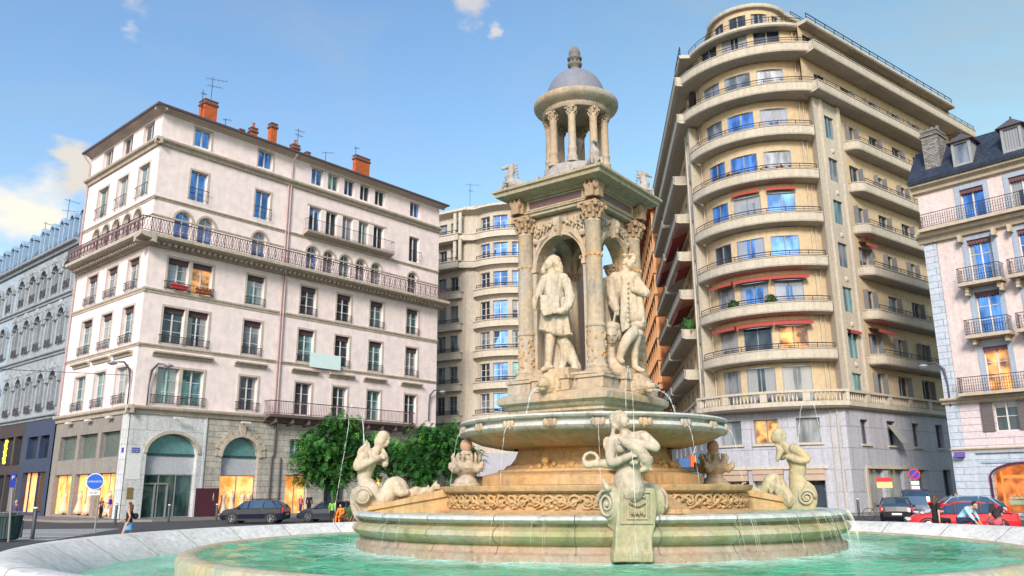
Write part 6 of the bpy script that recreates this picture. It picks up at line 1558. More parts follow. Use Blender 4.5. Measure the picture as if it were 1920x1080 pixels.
# ---------------------------------------------------------------- lion heads, horses, urns
def lion(k):
    a=PSI+pi/4+k*pi/2; R=Matrix.Rotation(a,3,'Z'); c=CT+R@V((1.50,0,0))+V((0,0,4.06)); m=MB()
    P=lambda x,y,z: c+R@V((x,y,0))+V((0,0,z))
    m.ball(P(0,0,0),(.24,.27,.28),14,R=R); m.ball(P(.2,0,-.01),(.17,.16,.16),12,R=R); m.ball(P(.34,0,-.05),(.11,.1,.075),10,R=R); m.ball(P(.30,0,-.15),(.09,.08,.05),10,R=R); m.ball(P(.42,0,-.01),(.04,.05,.03),8)
    for e in (-1,1): m.ball(P(.29,.07*e,.07),(.05,.04,.03),8); m.ball(P(.08,.17*e,.17),(.05,.05,.07),8); m.ball(P(.33,.06*e,-.06),(.07,.05,.05),8)
    for j in range(22):
        t=2*pi*j/22; m.tube([P(.06,.18*cos(t),.18*sin(t)),P(.02,.27*cos(t+.1),.27*sin(t+.1)-.03),P(-.04,.31*cos(t+.3),.31*sin(t+.3)-.07)],[.06,.055,.02],6)
    return skin(m,'lion_head',FST,bF,.016,1,weather(.008,25))
for k in range(4): lion(k)
def horse(k,label):
    a=PSI+k*pi/2; R=Matrix.Rotation(a,3,'Z'); c=CT+R@V((1.62,0,0))+V((0,0,9.13)); m=MB()
    P=lambda x,y,z: c+R@V((x,y,0))+V((0,0,z))
    m.tube([P(-.35,0,.12),P(-.1,0,.16),P(.14,0,.24),P(.2,0,.42),P(.14,0,.60),P(.16,0,.70)],[.13,.17,.17,.13,.09,.07],10)
    m.tube([P(.13,0,.68),P(.24,0,.70),P(.36,0,.64)],[.075,.06,.04],8); m.ball(P(.37,0,.64),.042,8); m.ball(P(.14,0,.68),.085,8); m.ball(P(-.35,0,.12),.13,8)
    for e in (-1,1): m.tube([P(.12,.05*e,.72),P(.10,.06*e,.82)],[.03,.01],5); m.tube([P(.18,.08*e,.22),P(.36,.12*e,.22),P(.38,.12*e,.06)],[.06,.045,.035],6)
    for j in range(6): m.tube([P(.05-.02*j+.02,0,.74-.08*j),P(-.04-.01*j,0,.80-.09*j)],[.04,.012],5)
    m.tube([P(-.3,0,.1),P(-.55,0,.2),P(-.68,0,.36),P(-.58,0,.46),P(-.5,0,.36)],[.13,.1,.08,.06,.04],8)
    root=thing('stone_sea_horse',P(0,0,0),label,'statue','sea horses on the cornice corners'); skin(m,'body',FGREY,root,.018,1,weather(.008,20))
horse(2,'grey stone sea horse rearing on the left corner of the fountain cornice'); horse(0,'grey stone sea horse rearing on the right corner of the fountain cornice'); horse(3,'grey sea horse on the front cornice corner, below the small columns'); horse(1,'grey sea horse on the rear cornice corner, hidden behind the lantern')
def urn(k,label):
    a=PSI+k*pi/2; R=Matrix.Rotation(a,3,'Z'); c=CF+R@V((3.05,0,0))+V((0,0,1.77)); root=thing('shell_urn',c,label,'urn','shell urns round the fountain foot')
    m=MB(); m.lathe([(.36,0),(.36,.05),(.28,.08),(.26,.16),(.2,.2),(.18,.26),(.26,.32),(.34,.42),(.33,.52),(.24,.60),(.15,.64),(.13,.72),(.17,.75),(.13,.78),(.12,.82),(.05,.84),(0,.84)],c,24)
    for j in range(4):
        t=PSI+pi/4*1+j*pi/2; d_=V((cos(t),sin(t),0)); q=V((-d_.y,d_.x,0))
        m.tube([c+d_*.2+V((0,0,.45)),c+d_*.36+V((0,0,.40)),c+d_*.46+V((0,0,.46)),c+d_*.50+V((0,0,.56))],[.11,.11,.08,.04],10)
        for e in (-1,0,1): m.tube([c+d_*.25+q*.1*e+V((0,0,.5)),c+d_*.3+q*.16*e+V((0,0,.68)),c+d_*.26+q*.14*e+V((0,0,.78))],[.05,.045,.015],6)
    skin(m,'body',FST,root,.02,1,weather(.008,18))
    m=MB(); m.ball(c+V((0,0,.93)),(.15,.15,.17),14); m.build('ball_top',mat('pinkish_worn_stone',(.45,.27,.20),rough=.8,noise=.25,scale=6),root,smooth=True)
urn(2,'shell urn with pinkish ball top left of the bowl, before the trees'); urn(0,'shell urn with a ball top, right of the bowl beside the right sea creature'); urn(3,'shell urn behind the siren at the front of the fountain')
# ================================================================= falling and spouting water
JET=mat('white_falling_water',(.80,.86,.88),rough=.15,noise=0,alpha=.6,spec=.6)
FOAMM=mat('foam_white',(.75,.85,.82),rough=.5,noise=.1,scale=8)
def jet(pts,r,label,drops=30,spread=.06,grp='jets of the fountain'):
    r*=.62; drops=int(drops*.8); spread*=.7; rn=random.Random(len(label)); P=[]; n=len(pts)
    for i in range(n-1):
        a=pts[max(i-1,0)];b=pts[i];c=pts[i+1];d=pts[min(i+2,n-1)]
        for k in range(8):
            t=k/8; P.append(.5*((2*b)+(c-a)*t+(2*a-5*b+4*c-d)*t*t+(3*b-a-3*c+d)*t**3))
    P.append(pts[-1]); m=MB(); L_=len(P)
    m.tube([p+V((rn.uniform(-1,1),rn.uniform(-1,1),0))*r*.8 for p in P],[r*rn.uniform(.12,1.35)*(1-.35*i_/L_) for i_ in range(L_)],5)
    for k in range(drops):
        i=int(rn.random()**.7*(L_-1)); s_=spread*(i/L_+.15); p=P[i]+V((rn.gauss(0,1),rn.gauss(0,1),rn.gauss(0,1)))*s_
        m.ball(p,(r*.6,r*.6,r*rn.uniform(.6,1.6)),5)
    o=m.build('water_jet',JET,None,origin=pts[0],smooth=True); tag(o,label,'water jet',grp); return o
D1=19.4
jet([W(684,838,D1),W(681,800,D1),W(676,765,D1-.1),W(668,748,D1-.2),W(658,765,D1-.35),W(650,820,D1-.5),W(640,880,D1-.6),W(630,940,D1-.7),W(624,985,D1-.8)],.012,'thin arc of water rising from the left sea creature, falling before the trees',60,.05)
jet([W(681,838,D1-.1),W(682,770,D1-.1),W(682,756,D1-.1)],.012,'short straight jet above the shell of the left sea creature',10,.02)
D2=21.5
jet([W(1497,838,D2),W(1499,790,D2),W(1505,752,D2),W(1514,740,D2),W(1524,752,D2),W(1536,800,D2+.1),W(1550,870,D2+.2),W(1562,930,D2+.3),W(1572,985,D2+.4)],.014,'arc of water with many drops rising from the right sea creature',170,.11)
D3=14.0
jet([W(1190,850,D3),W(1187,760,D3),W(1181,700,D3-.1),W(1177,688,D3-.1),W(1174,720,D3-.2),W(1174,790,D3-.25)],.010,'double thread of water spouting up beside the head of the siren',30,.04)
jet([W(1183,838,D3-.1),W(1188,880,D3-.3),W(1190,930,D3-.4),W(1193,1040,D3-.45)],.009,'thin thread of water running down the front console',20,.02)
def lj(k,label):
    a=PSI+pi/4+k*pi/2; R=Matrix.Rotation(a,3,'Z'); P=lambda x,z: CT+R@V((x,0,0))+V((0,0,z)); jet([P(1.84,3.93),P(2.05,3.9),P(2.3,3.68),P(2.45,3.2)],.02,label,40,.04)
lj(2,'stream falling from the lion head under the left niche into the bowl'); lj(3,'stream falling from the lion head under the right niche into the bowl')
names=['far left','left of the fruit cartouche','in front of the fruit cartouche']
rn=random.Random(9); ORD=['leftmost','second from left','third from left','fourth from left','fifth from left','sixth from left','seventh from left','eighth from left']; cnt=0
for k in sorted(range(20),key=lambda k: cos(2*pi*(k+.35)/20+PSI)):
    a=2*pi*(k+.35)/20+PSI
    d_=V((cos(a),sin(a),0))
    if d_.y>.75: continue
    c=CF+d_*3.22; 
    if k%2: continue
    jet([c+V((0,0,2.97)),c+d_*.08+V((0,0,2.9)),c+d_*.16+V((0,0,2.5)),c+d_*.24+V((0,0,1.8)),c+d_*.28+V((0,0,1.25))],.010,ORD[cnt]+' of the thin streams falling from the wide bowl',26,.03,'streams falling from the bowl masks'); cnt+=1
# curtain strands over the lower basin edge + splash foam
m=MB(); rn=random.Random(21)
for k in range(90):
    a=rn.uniform(0,2*pi) if rn.random()<.45 else rn.gauss(-.35,.35); d_=V((cos(a),sin(a),0))
    if d_.y>.4: continue
    r0=5.6; z=1.19; pts=[CF+d_*5.58+V((0,0,1.23)),CF+d_*5.64+V((0,0,1.15))]; zb=rn.uniform(.47,.8); 
    for t in range(1,4): pts.append(CF+d_*(5.66+.03*t)+V((0,0,1.15+(zb-1.15)*t/3)))
    m.tube(pts,[.002,.003,.002,.003,.001],3,caps=False)
o=m.build('water_curtain',mat('thin_water_strands',(.85,.84,.72),rough=.2,noise=0,alpha=.32),None,origin=CF); tag(o,'thin strands of water trickling over the edge of the round lower basin','water curtain',kind='stuff')
m=MB()
for k in range(200):
    a=rn.uniform(pi,2*pi) if rn.random()<.6 else rn.gauss(-.45,.3); rr_=5.55+abs(rn.gauss(0,.22)); c=CF+V((cos(a)*rr_,sin(a)*rr_,.48+abs(rn.gauss(0,.03)))); s_=rn.uniform(.004,.011); m.ball(c,(s_,s_,s_*.5),5)
o=m.build('splash_foam',FOAMM,None,origin=CF,smooth=True); tag(o,'white splashing foam along the foot of the round lower basin','foam',kind='stuff')
# ================================================================= trees
BARK=mat('brown_bark',(.10,.065,.04),rough=.95,noise=.35,scale=4,bump=.6,bscale=14)
def leafmat(name,c):
    m=mat(name,c,rough=.55,noise=.35,scale=1.2,spec=.35); b=m.node_tree.nodes['Principled BSDF']; b.inputs['Subsurface Weight'].default_value=0; return m
LM=[leafmat('leaf_dark',(.03,.12,.03)),leafmat('leaf_mid',(.06,.21,.045)),leafmat('leaf_light',(.14,.36,.07))]
def tree(base,lobes,trunk_h,label,seed,nclump=900,fork=None):
    rn=random.Random(seed); root=thing('leafy_tree',base,label,'tree','trees in front of the pinkish house'); b=V(base)
    m=MB(); top=b+V((.1,0,trunk_h)); m.tube([b,b+V((.05,.02,trunk_h*.5)),top],[.2,.15,.13],10)
    for c,r in lobes:
        c=V(c); m.tube([top,top+(c-top)*.5+V((rn.uniform(-.2,.2),0,.2)),c],[.11,.08,.04],6)
        for k in range(5):
            e=c+V((rn.gauss(0,1),rn.gauss(0,1),rn.gauss(0,.7)))*r*.45; m.tube([top+(c-top)*.6,e],[.045,.018],5)
    m.build('trunk',BARK,root,smooth=True)
    m=MB()
    tot=sum(r**2 for c,r in lobes)
    for c,r in lobes:
        c=V(c)
        for k in range(int(nclump*r*r/tot)):
            d_=V((rn.gauss(0,1),rn.gauss(0,1),rn.gauss(0,1))).normalized(); q=(rn.random()**.45)
            cc=c+V((d_.x*r,d_.y*r,d_.z*r*.8))*q*(1+.42*MN.noise(d_*2.4+c))
            if MN.noise(cc*.9)<-.22 and rn.random()<.8: continue
            mi=0 if rn.random()<.45 else 1
            if MN.noise(cc*.8+V((9,3,1)))>.12 and q>.6: mi=2 if rn.random()<.55 else 1
            out=(cc-c).normalized()
            droop=V((out.x,out.y,-.25)).normalized()
            for s_ in range(3):  # compound leaf: paired leaflets along a drooping stalk
                st=(droop+V((rn.gauss(0,.5),rn.gauss(0,.5),rn.gauss(0,.35)))).normalized(); side=st.cross(V((0,0,1))).normalized() if abs(st.z)<.98 else V((1,0,0))
                L_=rn.uniform(.28,.5)
                for j in range(5):
                    p=cc+st*L_*(j+.5)/5-V((0,0,.02*j*j*.3))
                    for e in (-1,1):
                        t=(side*e+st*.5+V((0,0,rn.uniform(-.35,.1)))).normalized(); w_=st.cross(t).cross(t).normalized()*.042
                        l=.14*(1-.08*j); m.face([p,p+t*l*.5+w_,p+t*l,p+t*l*.5-w_],mi)
    m.build('crown',LM,root); return root
T1=V((W(630,900,50).x,W(630,900,50).y,0))
def L(u,v,D,r): return (W(u,v,D),r)
tree(T1,[L(600,860,49.5,1.55),L(660,850,50,1.6),L(640,805,50,1.25),L(588,830,50.5,1.1),L(700,875,50.5,1.25),L(625,890,49,1.1),L(705,835,51,1.1),L(575,885,50,.95)],2.6,'left leafy tree in front of the shop arches, behind the left sea creature',3,3600)
T2=V((W(805,900,48).x,W(805,900,48).y,0))
tree(T2,[L(775,860,48,1.45),L(830,850,48.5,1.5),L(800,820,48,1.1),L(745,850,49,1.15),L(865,860,49,1.3),L(790,885,47.5,.95),L(850,820,49.5,1.1)],2.6,'right leafy tree below the far end of the pinkish house, left of the urn',8,3300)
# planter bed with shrubs and flowers behind the basin
def bush(c,r,label,mt,n=260,sz=.09,grp='low planting behind the basin'):
    rn=random.Random(int(c.x*100)); m=MB()
    for k in range(n):
        d_=V((rn.gauss(0,1),rn.gauss(0,1),abs(rn.gauss(0,.8)))).normalized(); p=c+V((d_.x*r[0],d_.y*r[1],d_.z*r[2]))*rn.random()**.4
        t=V((rn.gauss(0,1),rn.gauss(0,1),rn.gauss(0,1)+.6)).normalized()*sz; s_=t.cross(V((rn.random(),rn.random(),.3))).normalized()*sz*.5
        m.face([p-t*.2,p+s_+t*.4,p+t,p-s_+t*.4],rn.randint(0,len(mt)-1))
    for k in range(8): m.tube([c,c+V((rn.gauss(0,r[0]*.4),rn.gauss(0,r[1]*.4),r[2]*.8))],.012,4,len(mt)-1)
    root=thing('flowering_shrub',c,label,'plant',grp); m.build('foliage',mt,root)
MAR=mat('maroon_leaf',(.08,.015,.025),rough=.7,noise=.4,scale=5); REDF=mat('red_petals',(.6,.02,.03),rough=.6,noise=.2,scale=9); ORF=mat('orange_petals',(.7,.2,.03),rough=.6,noise=.2,scale=9); GRL=LM[1]
for i,(u,D,rr_) in enumerate(((728,42,1.1),(765,42,1.2),(800,42,1.1),(835,42,1.1),(865,42,1.0))):
    p=WZ(u,960,0); q=W(u,925,D); bush(V((q.x,q.y,.5)),(rr_*.8,.6,1.5+.3*(i%2)),['maroon leaved shrub seen just above the coiled tail of the left sea creature','second maroon shrub right of the coiled tail','third maroon shrub, under the middle of the right tree','maroon shrub just left of the left urn','maroon shrub directly behind the left urn'][i],[MAR,MAR,GRL])
bush(V((W(655,940,38).x,W(655,940,38).y,.4)),(.45,.4,.75),'dark shrub with red flowers left of the left sea creature',[MAR,REDF,MAR,GRL],200,.07)
pb=MB(); q0=W(700,940,42); q1=W(880,940,42); pb.box(q0.x-1,q1.x+1,q0.y-.8,q0.y+.9,0,.5); o=pb.build('planter',mat('dark_planter',(.06,.05,.05),rough=.7,noise=.2),None,origin=(q0.x,q0.y,0)); tag(o,'long dark planter box holding the maroon shrubs behind the basin','planter')
# ================================================================= cars
TYRE=mat('tyre_rubber',(.02,.02,.02),rough=.8,noise=.1); RIMM=mat('alloy_rim',(.55,.56,.58),rough=.25,metal=.8,noise=0)
CARG=mat('car_glass',(.05,.10,.17),rough=.04,metal=.45,noise=0); HL=mat('headlight_glass',(.75,.78,.8),rough=.08,metal=.3,noise=0); TLR=mat('tail_light_red',(.55,.01,.01),rough=.15,noise=0,emit=(1,.03,.02),estr=.25); BLK=mat('black_plastic',(.015,.015,.018),rough=.5,noise=0); PLATE=mat('number_plate',(.7,.7,.68),rough=.4,noise=0)
def car(loc,az,label,paint,kind='suv',L_=4.6,Wd=1.85,H_=1.65,rack=False):
    """local x forward, y left"""
    a=radians(az); fx=V((sin(a),cos(a),0)); fy=V((-cos(a),sin(a),0)); b=V((loc[0],loc[1],0))
    P=lambda x,y,z: b+fx*x+fy*y+V((0,0,z)); root=thing('parked_car',b,label,'car','cars parked round the square')
    # stations: x, bottom z, belt z, top z, half width belt, half width top
    h=H_; l=L_/2; w=Wd/2
    belt=.645*h
    if kind=='suv': st=[(-l,.45,.72,.72,.80,.80),(-l+.06,.28,.95,.98,.90,.82),(-l+.22,.25,belt,h*.78,.96,.80),(-l+.75,.22,belt+.02,h*.95,1,.74),(-l+1.3,.2,belt,h,1,.74),(-.1,.2,belt-.01,h*.995,1,.75),(.55,.2,belt-.03,h*.95,1,.74),(1.15,.2,belt-.05,belt+.02,1,.84),(1.9,.22,belt-.14,belt-.10,.98,.86),(l-.15,.25,.72,.76,.92,.8),(l,.35,.6,.6,.80,.76)]
    else: st=[(-l,.42,.66,.66,.8,.8),(-l+.08,.26,.88,.92,.9,.84),(-l+.55,.22,belt+.03,belt+.06,.97,.80),(-l+1.2,.2,belt+.02,h*.95,1,.70),(-l+1.8,.2,belt,h,1,.70),(0.1,.2,belt,h*.985,1,.71),(.55,.2,belt-.02,h*.90,1,.72),(1.15,.2,belt-.05,belt+.0,1,.84),(1.8,.2,belt-.12,belt-.08,.98,.86),(l-.15,.22,.62,.66,.92,.8),(l,.32,.5,.5,.8,.76)]
    m=MB(); g=MB()
    def ring(s):
        x,zb,zl,zt,wb,wt=s; zm=lerp(zb,zl,.55)
        return [P(x,y,z) for y,z in ((w*wb*.93,zb),(w*wb*1.0,zm),(w*wb*.985,zl),(w*wt,zt-.02),(w*wt*.8,zt+.02),(0,zt+.035),(-w*wt*.8,zt+.02),(-w*wt,zt-.02),(-w*wb*.985,zl),(-w*wb,zm),(-w*wb*.93,zb))]
    R=[ring(s) for s in st]; n=11
    for i in range(len(R)-1):
        tall=(st[i][3]-st[i][2]>.18 or st[i+1][3]-st[i+1][2]>.18)
        for k in range(n-1):
            f_=[R[i][k],R[i+1][k],R[i+1][k+1],R[i][k+1]]
            side=k in (2,7); top=k in (3,4,5,6)
            scr=top and abs(st[i][3]-st[i+1][3])>.16*1 
            (g if (tall and side) or (tall and scr) else m).face(f_)
        m.face([R[i][0],R[i][10],R[i+1][10],R[i+1][0]])
    m.face(R[0]); m.face(list(reversed(R[-1])))
    for s in (-1,1):
        for x in (.25,-.75): m.tube([P(x,s*w*.985,belt-.08),P(x-.05,s*w*.735,h-.0)],.035,6)
        m.tube([P(1.2,s*w*.9,belt-.06),P(.5,s*w*.72,h*.955)],.03,6); m.tube([P(-l+.3,s*w*.93,belt-.05),P(-l+.9,s*w*.72,h*.955)],.04,6)
    bo=m.build('body',paint,root,smooth=True,auto=30); g.build('window_glass',CARG,root,smooth=True,auto=30)
    # pillars and trim
    t=MB()
    for s in (-1,1):
        for x in (.25,-.75): t.tube([P(x,s*w*1.0,belt),P(x-.05,s*w*.745,h-.02)],.03,5)
        t.tube([P(-l+.3,s*w*.99,belt+.02),P(1.15,s*w*.995,belt-.03)],.015,4)
        t.box(-l+.4,l-.5,-.02,.02,.2,.32,0,lambda p: P(p.x,s*w*.97+p.y,p.z))
        if rack: t.tube([P(-l+.7,s*w*.7,h+.05),P(.5,s*w*.7,h+.04)],.02,5)
    t.build('trim',BLK,root)
    for s in (-1,1):
        q=MB(); q.ball(P(.85,s*(w+.09),belt+.05),(.1,.1,.07),8); q.build('wing_mirror',paint,root,smooth=True)
        q=MB(); q.ball(P(l-.16,s*w*.68,.68*h/1.5),(.16,.16,.09),10); q.build('headlight',HL,root,smooth=True)
        q=MB(); q.box(-.03,.05,-.13,.13,-.13,.16,0,lambda p:P(-l+.08+p.x,s*w*.78+p.y,.86*h/1.55+p.z)); q.build('tail_light',TLR,root)
    q=MB(); q.box(-.02,.02,-.26,.26,0,.11,0,lambda p:P(l+.0+p.x,p.y,.42+p.z)); q.cut(); q.box(-.02,.02,-.26,.26,0,.11,0,lambda p:P(-l-.0+p.x,p.y,.55+p.z)); q.build('number_plate',PLATE,root)
    q=MB(); q.box(-.04,.03,-.5,.5,0,.17,0,lambda p:P(l-.02+p.x,p.y,.5+p.z)); q.build('grille',BLK,root)
    for x in (-l+.85,l-.9):
        for s in (-1,1):
            q=MB(); c=P(x,s*(w-.12),.33)
            for r0,r1,o0,o1 in ((.33,.33,-.11,.11),(.33,.22,.11,.12),(.33,.22,-.11,-.12)):
                k=24
                for j in range(k):
                    a0=2*pi*j/k;a1=2*pi*(j+1)/k; pt=lambda r,a,o: c+fx*cos(a)*r+V((0,0,sin(a)*r))+fy*s*o
                    q.face([pt(r0,a0,o0),pt(r0,a1,o0),pt(r1,a1,o1),pt(r1,a0,o1)])
            wo=q.build('wheel',TYRE,root,smooth=True,auto=40)
            q=MB(); k=24
            q.face([c+fx*cos(2*pi*j/k)*.22+V((0,0,sin(2*pi*j/k)*.22))+fy*s*.06 for j in range(k)],1)
            for j in range(5):
                a0=2*pi*j/5; q.tube([c+fy*s*.11,c+fx*cos(a0)*.21+V((0,0,sin(a0)*.21))+fy*s*.12],[.04,.03],5)
            q.tube([c+fx*cos(2*pi*j/k)*.215+V((0,0,sin(2*pi*j/k)*.215))+fy*s*.12 for j in range(k+1)],.018,4)
            q.build('rim',[RIMM,BLK],wo)
            q=MB(); k=14  # wheel arch
            for j in range(k):
                a0=pi*j/k;a1=pi*(j+1)/k; pt=lambda r,a,o: c+fx*cos(a)*r+V((0,0,sin(a)*r))+fy*s*o
                q.face([pt(.36,a0,.118),pt(.36,a1,.118),pt(.42,a1,.122),pt(.42,a0,.122)])
            q.build('wheel_arch',BLK,wo)
    root.scale=(.84,.84,.84)
    return root
def paint(name,c): return mat(name,c,rough=.25,metal=0,noise=0,coat=.25,spec=.4)
cx=WZ(480,976,0); p=W(480,955,50)
car((p.x,p.y),272,'dark blue estate-like off-roader parked facing left before the glowing shop arch',paint('navy_car_paint',(.008,.014,.035)),'suv',4.35,1.85,1.52,True)
p=W(622,955,51); car((p.x,p.y),276,'low dark saloon parked facing left behind the dark blue off-roader, partly under the tree',paint('dark_slate_paint',(.03,.045,.07)),'sedan',4.6,1.8,1.42)
p=W(1680,955,46); car((p.x,p.y),24,'black hatchback seen from behind with red tail lights, right of the stone corner pier',paint('black_car_paint',(.012,.012,.02)),'suv',4.0,1.8,1.5)
p=W(1719,950,51); car((p.x,p.y),26,'dark boxy people carrier parked just beyond the black hatchback',paint('dark_blue_paint',(.02,.03,.07)),'suv',4.8,1.95,1.95)
p=W(1797,955,36); car((p.x,p.y),292,'bright red small car parked facing left behind the people sitting on the basin rim',paint('red_car_paint',(.62,.02,.04)),'sedan',4.5,1.75,1.42)
p=W(1800,950,43); car((p.x,p.y),285,'silver-blue car whose roof shows just beyond the red car',paint('silver_blue_paint',(.32,.42,.52)),'suv',4.3,1.8,1.62)
# ================================================================= people
SKIN=mat('skin',(.50,.29,.20),rough=.6,noise=.06,scale=8); BROWNH=mat('brown_hair',(.09,.045,.02),rough=.7,noise=.3,scale=20); DARKH=mat('dark_hair',(.02,.015,.012),rough=.7,noise=.2,scale=20); GREYH=mat('fair_hair',(.35,.24,.14),rough=.7,noise=.2)
def cloth(n,c): return mat(n,c,rough=.85,noise=.12,scale=6,bump=.2,bscale=25)
ST=dict(head=(0,.02,.94),neck=(0,0,.85),chest=(0,0,.76),waist=(0,0,.62),pelvis=(0,0,.53),shL=(-.11,0,.81),elL=(-.15,-.01,.64),haL=(-.15,.04,.49),shR=(.11,0,.81),elR=(.15,-.01,.64),haR=(.15,.04,.49),hiL=(-.055,0,.52),knL=(-.055,.01,.29),anL=(-.055,-.01,.05),hiR=(.055,0,.52),knR=(.055,.01,.29),anR=(.055,-.01,.05))
def person(loc,face_az,H_,label,pose={},top=None,bottom=None,hair=None,longhair=False,sleeve=.5,skirt=False,shoe=None,group=None,bare=False,legcut=1.0,bag=None,vest=None,scl=.83):
    J=dict(ST); J.update(pose); a=radians(face_az); fy=V((sin(a),cos(a),0)); fx=V((cos(a),-sin(a),0)); b=V(loc)
    P=lambda t: b+fx*t[0]*H_+fy*t[1]*H_+V((0,0,t[2]*H_)); r=lambda x:x*H_
    root=thing('person',b,label,'person',group)
    def ch(m,names,rad,n=10):
        pts=[P(J[k]) if isinstance(k,str) else P(k) for k in names]; m.tube(pts,[r(x) for x in rad],n)
        for p_,x in zip(pts,rad): m.ball(p_,r(x)*.99,8)
    m=MB(); hd=V(J['head']); fwd=V(J.get('look',(0,1,0)))
    ch(m,['pelvis','waist','chest','neck'],[.075,.062,.07,.032]); ch(m,['shL','chest','shR'],[.033,.06,.033]); ch(m,['neck',tuple(hd-V((0,.01,.03)))],[.03,.032])
    c=P(tuple(hd)); m.ball(c,(r(.043),r(.047),r(.062)),14); m.ball(P(tuple(hd+fwd*.045+V((0,0,-.005)))),r(.010),6); m.ball(P(tuple(hd+fwd*.03+V((0,0,-.045)))),r(.02),8)
    lat=fwd.cross(V((0,0,1)))
    for e in (-1,1): m.ball(P(tuple(hd+lat*.043*e)),r(.012),6); m.ball(P(tuple(hd+fwd*.04+lat*.017*e+V((0,0,.004)))),r(.007),5)
    for s in 'LR':
        ch(m,['sh'+s,'el'+s,'ha'+s],[.03,.023,.016]); h_=V(J['ha'+s]); e_=V(J['el'+s]); d_=(h_-e_).normalized(); q=d_.cross(V((1,.3,0))).normalized()
        m.ball(P(tuple(h_+d_*.02)),(r(.014),r(.02),r(.024)),8)
        for k in range(4): 
            o_=q*(.009*(k-1.5)); l_=(.045,.05,.047,.038)[k]; m.tube([P(tuple(h_+d_*.03+o_)),P(tuple(h_+d_*(.03+l_*.6)+o_)),P(tuple(h_+d_*(.03+l_)+o_+V((0,.006,-.004))))],r(.009),5)
        m.tube([P(tuple(h_+d_*.01+q*.015)),P(tuple(h_+d_*.035+q*.032))],r(.009),5)
        ch(m,['hi'+s,'kn'+s,'an'+s],[.052,.035,.02]); an=V(J['an'+s]); f_=V(J.get('ft'+s,(0,.09,-.03))); m.tube([P(tuple(an)),P(tuple(an+f_*.5)),P(tuple(an+f_))],[r(.024),r(.024),r(.016)],8); m.ball(P(tuple(an+f_)),r(.016),6)
    skin(m,'body',SKIN,root,.016*H_/1.7,1)
    if top is not None:
        m=MB(); ch(m,['pelvis','waist','chest'],[.082,.075,.082]) ; 
        if not bare: ch(m,['shL','chest','shR'],[.042,.07,.042])
        if sleeve:
            for s in 'LR':
                sh,el,ha=V(J['sh'+s]),V(J['el'+s]),V(J['ha'+s]); end=sh.lerp(el,min(1,sleeve*2)) if sleeve<=.5 else el.lerp(ha,(sleeve-.5)*2*.9)
                names=[tuple(sh)]+([tuple(el)] if sleeve>.5 else [])+[tuple(end)]; ch(m,names,[.038,.032,.027][:len(names)])
        skin(m,'top',top,root,.018,1,folds(.008,14,5))
    if bottom is not None:
        m=MB()
        if skirt:
            hp=V(J['pelvis']); m.tube([P(tuple(hp+V((0,0,.03)))),P(tuple(hp+V((0,0,-.04)))),P(tuple(hp+V((0,.005,-.17))))],[r(.075),r(.092),r(.115)],14)
        else:
            ch(m,['waist','pelvis'],[.072,.085])
            for s in 'LR':
                kn,an=V(J['kn'+s]),V(J['an'+s]); e=kn.lerp(an,legcut*.95); ch(m,['hi'+s,'kn'+s,tuple(e)],[.062,.045,.034])
        skin(m,'skirt' if skirt else 'trousers',bottom,root,.018,1,folds(.006,14,3))
    if hair is not None:
        m=MB(); m.ball(P(tuple(hd-fwd*.012+V((0,0,.018)))),(r(.05),r(.052),r(.055)),12)
        if longhair: 
            bk=hd-fwd*.04; m.tube([P(tuple(bk)),P(tuple(bk+V((0,0,-.07))-fwd*.01)),P(tuple(bk+V((0,0,-.15))-fwd*.015))],[r(.05),r(.05),r(.03)],10)
        skin(m,'hair',hair,root,.016,1,weather(.01,30))
    if shoe is not None:
        for s in 'LR':
            an=V(J['an'+s]); f_=V(J.get('ft'+s,(0,.09,-.03))); m=MB(); m.tube([P(tuple(an-f_*.2+V((0,0,-.015)))),P(tuple(an+f_*.5+V((0,0,-.005)))),P(tuple(an+f_*1.05))],[r(.026),r(.028),r(.02)],8); m.build('shoe',shoe,root,smooth=True)
    if bag is not None:
        m=MB(); c=P(bag[0]); m.ball(c,(r(.07),r(.07),r(.075)),10); m.tube([P(J['shR']),c],r(.008),4); m.tube([P(J['shL']),c],r(.008),4); m.build('shoulder_bag',bag[1],root,smooth=True)
    root.scale=(scl,)*3
    return root
BLKC=cloth('black_cloth',(.012,.012,.016))
q=W(240,994,30.5)
person((q.x,q.y,0),262,1.66,'woman in a black top and short blue skirt striding left past the basin rim',dict(knL=(-.05,.09,.30),anL=(-.05,.16,.06),ftL=(0,.07,.01),knR=(.05,-.05,.29),anR=(.05,-.15,.09),ftR=(0,.06,-.06),elR=(.14,.08,.66),haR=(.14,.22,.58),elL=(-.14,-.06,.67),haL=(-.13,-.02,.56)),BLKC,cloth('blue_skirt',(.10,.32,.62)),BROWNH,True,0,True,mat('white_shoe',(.6,.58,.55)),bare=True,bag=((.1,-.11,.68),BLKC))
G1='people strolling on the pavement'
q=WZ(187,976,.0); person((q.x,q.y,.13),110,1.58,'woman in a grey top and black trousers talking beside the man in blue',dict(haR=(.1,.16,.68)),cloth('grey_purple_top',(.18,.13,.15)),BLKC,BROWNH,True,.4,shoe=BLKC)
q=WZ(203,976,.0); person((q.x,q.y,.13),260,1.74,'man in a bright blue shirt and white trousers facing the woman in grey',dict(haR=(.1,.17,.68),elR=(.15,.02,.66)),cloth('bright_blue_shirt',(.02,.04,.60)),cloth('white_trousers',(.62,.63,.68)),GREYH,False,.5,shoe=mat('tan_shoe',(.3,.2,.12)))
q=W(29,960,47); person((q.x,q.y,.0),200,1.68,'person in dark purple walking behind the litter bin at the far left',{},cloth('dark_purple_top',(.08,.05,.14)),BLKC,GREYH,False,.9,shoe=BLKC)
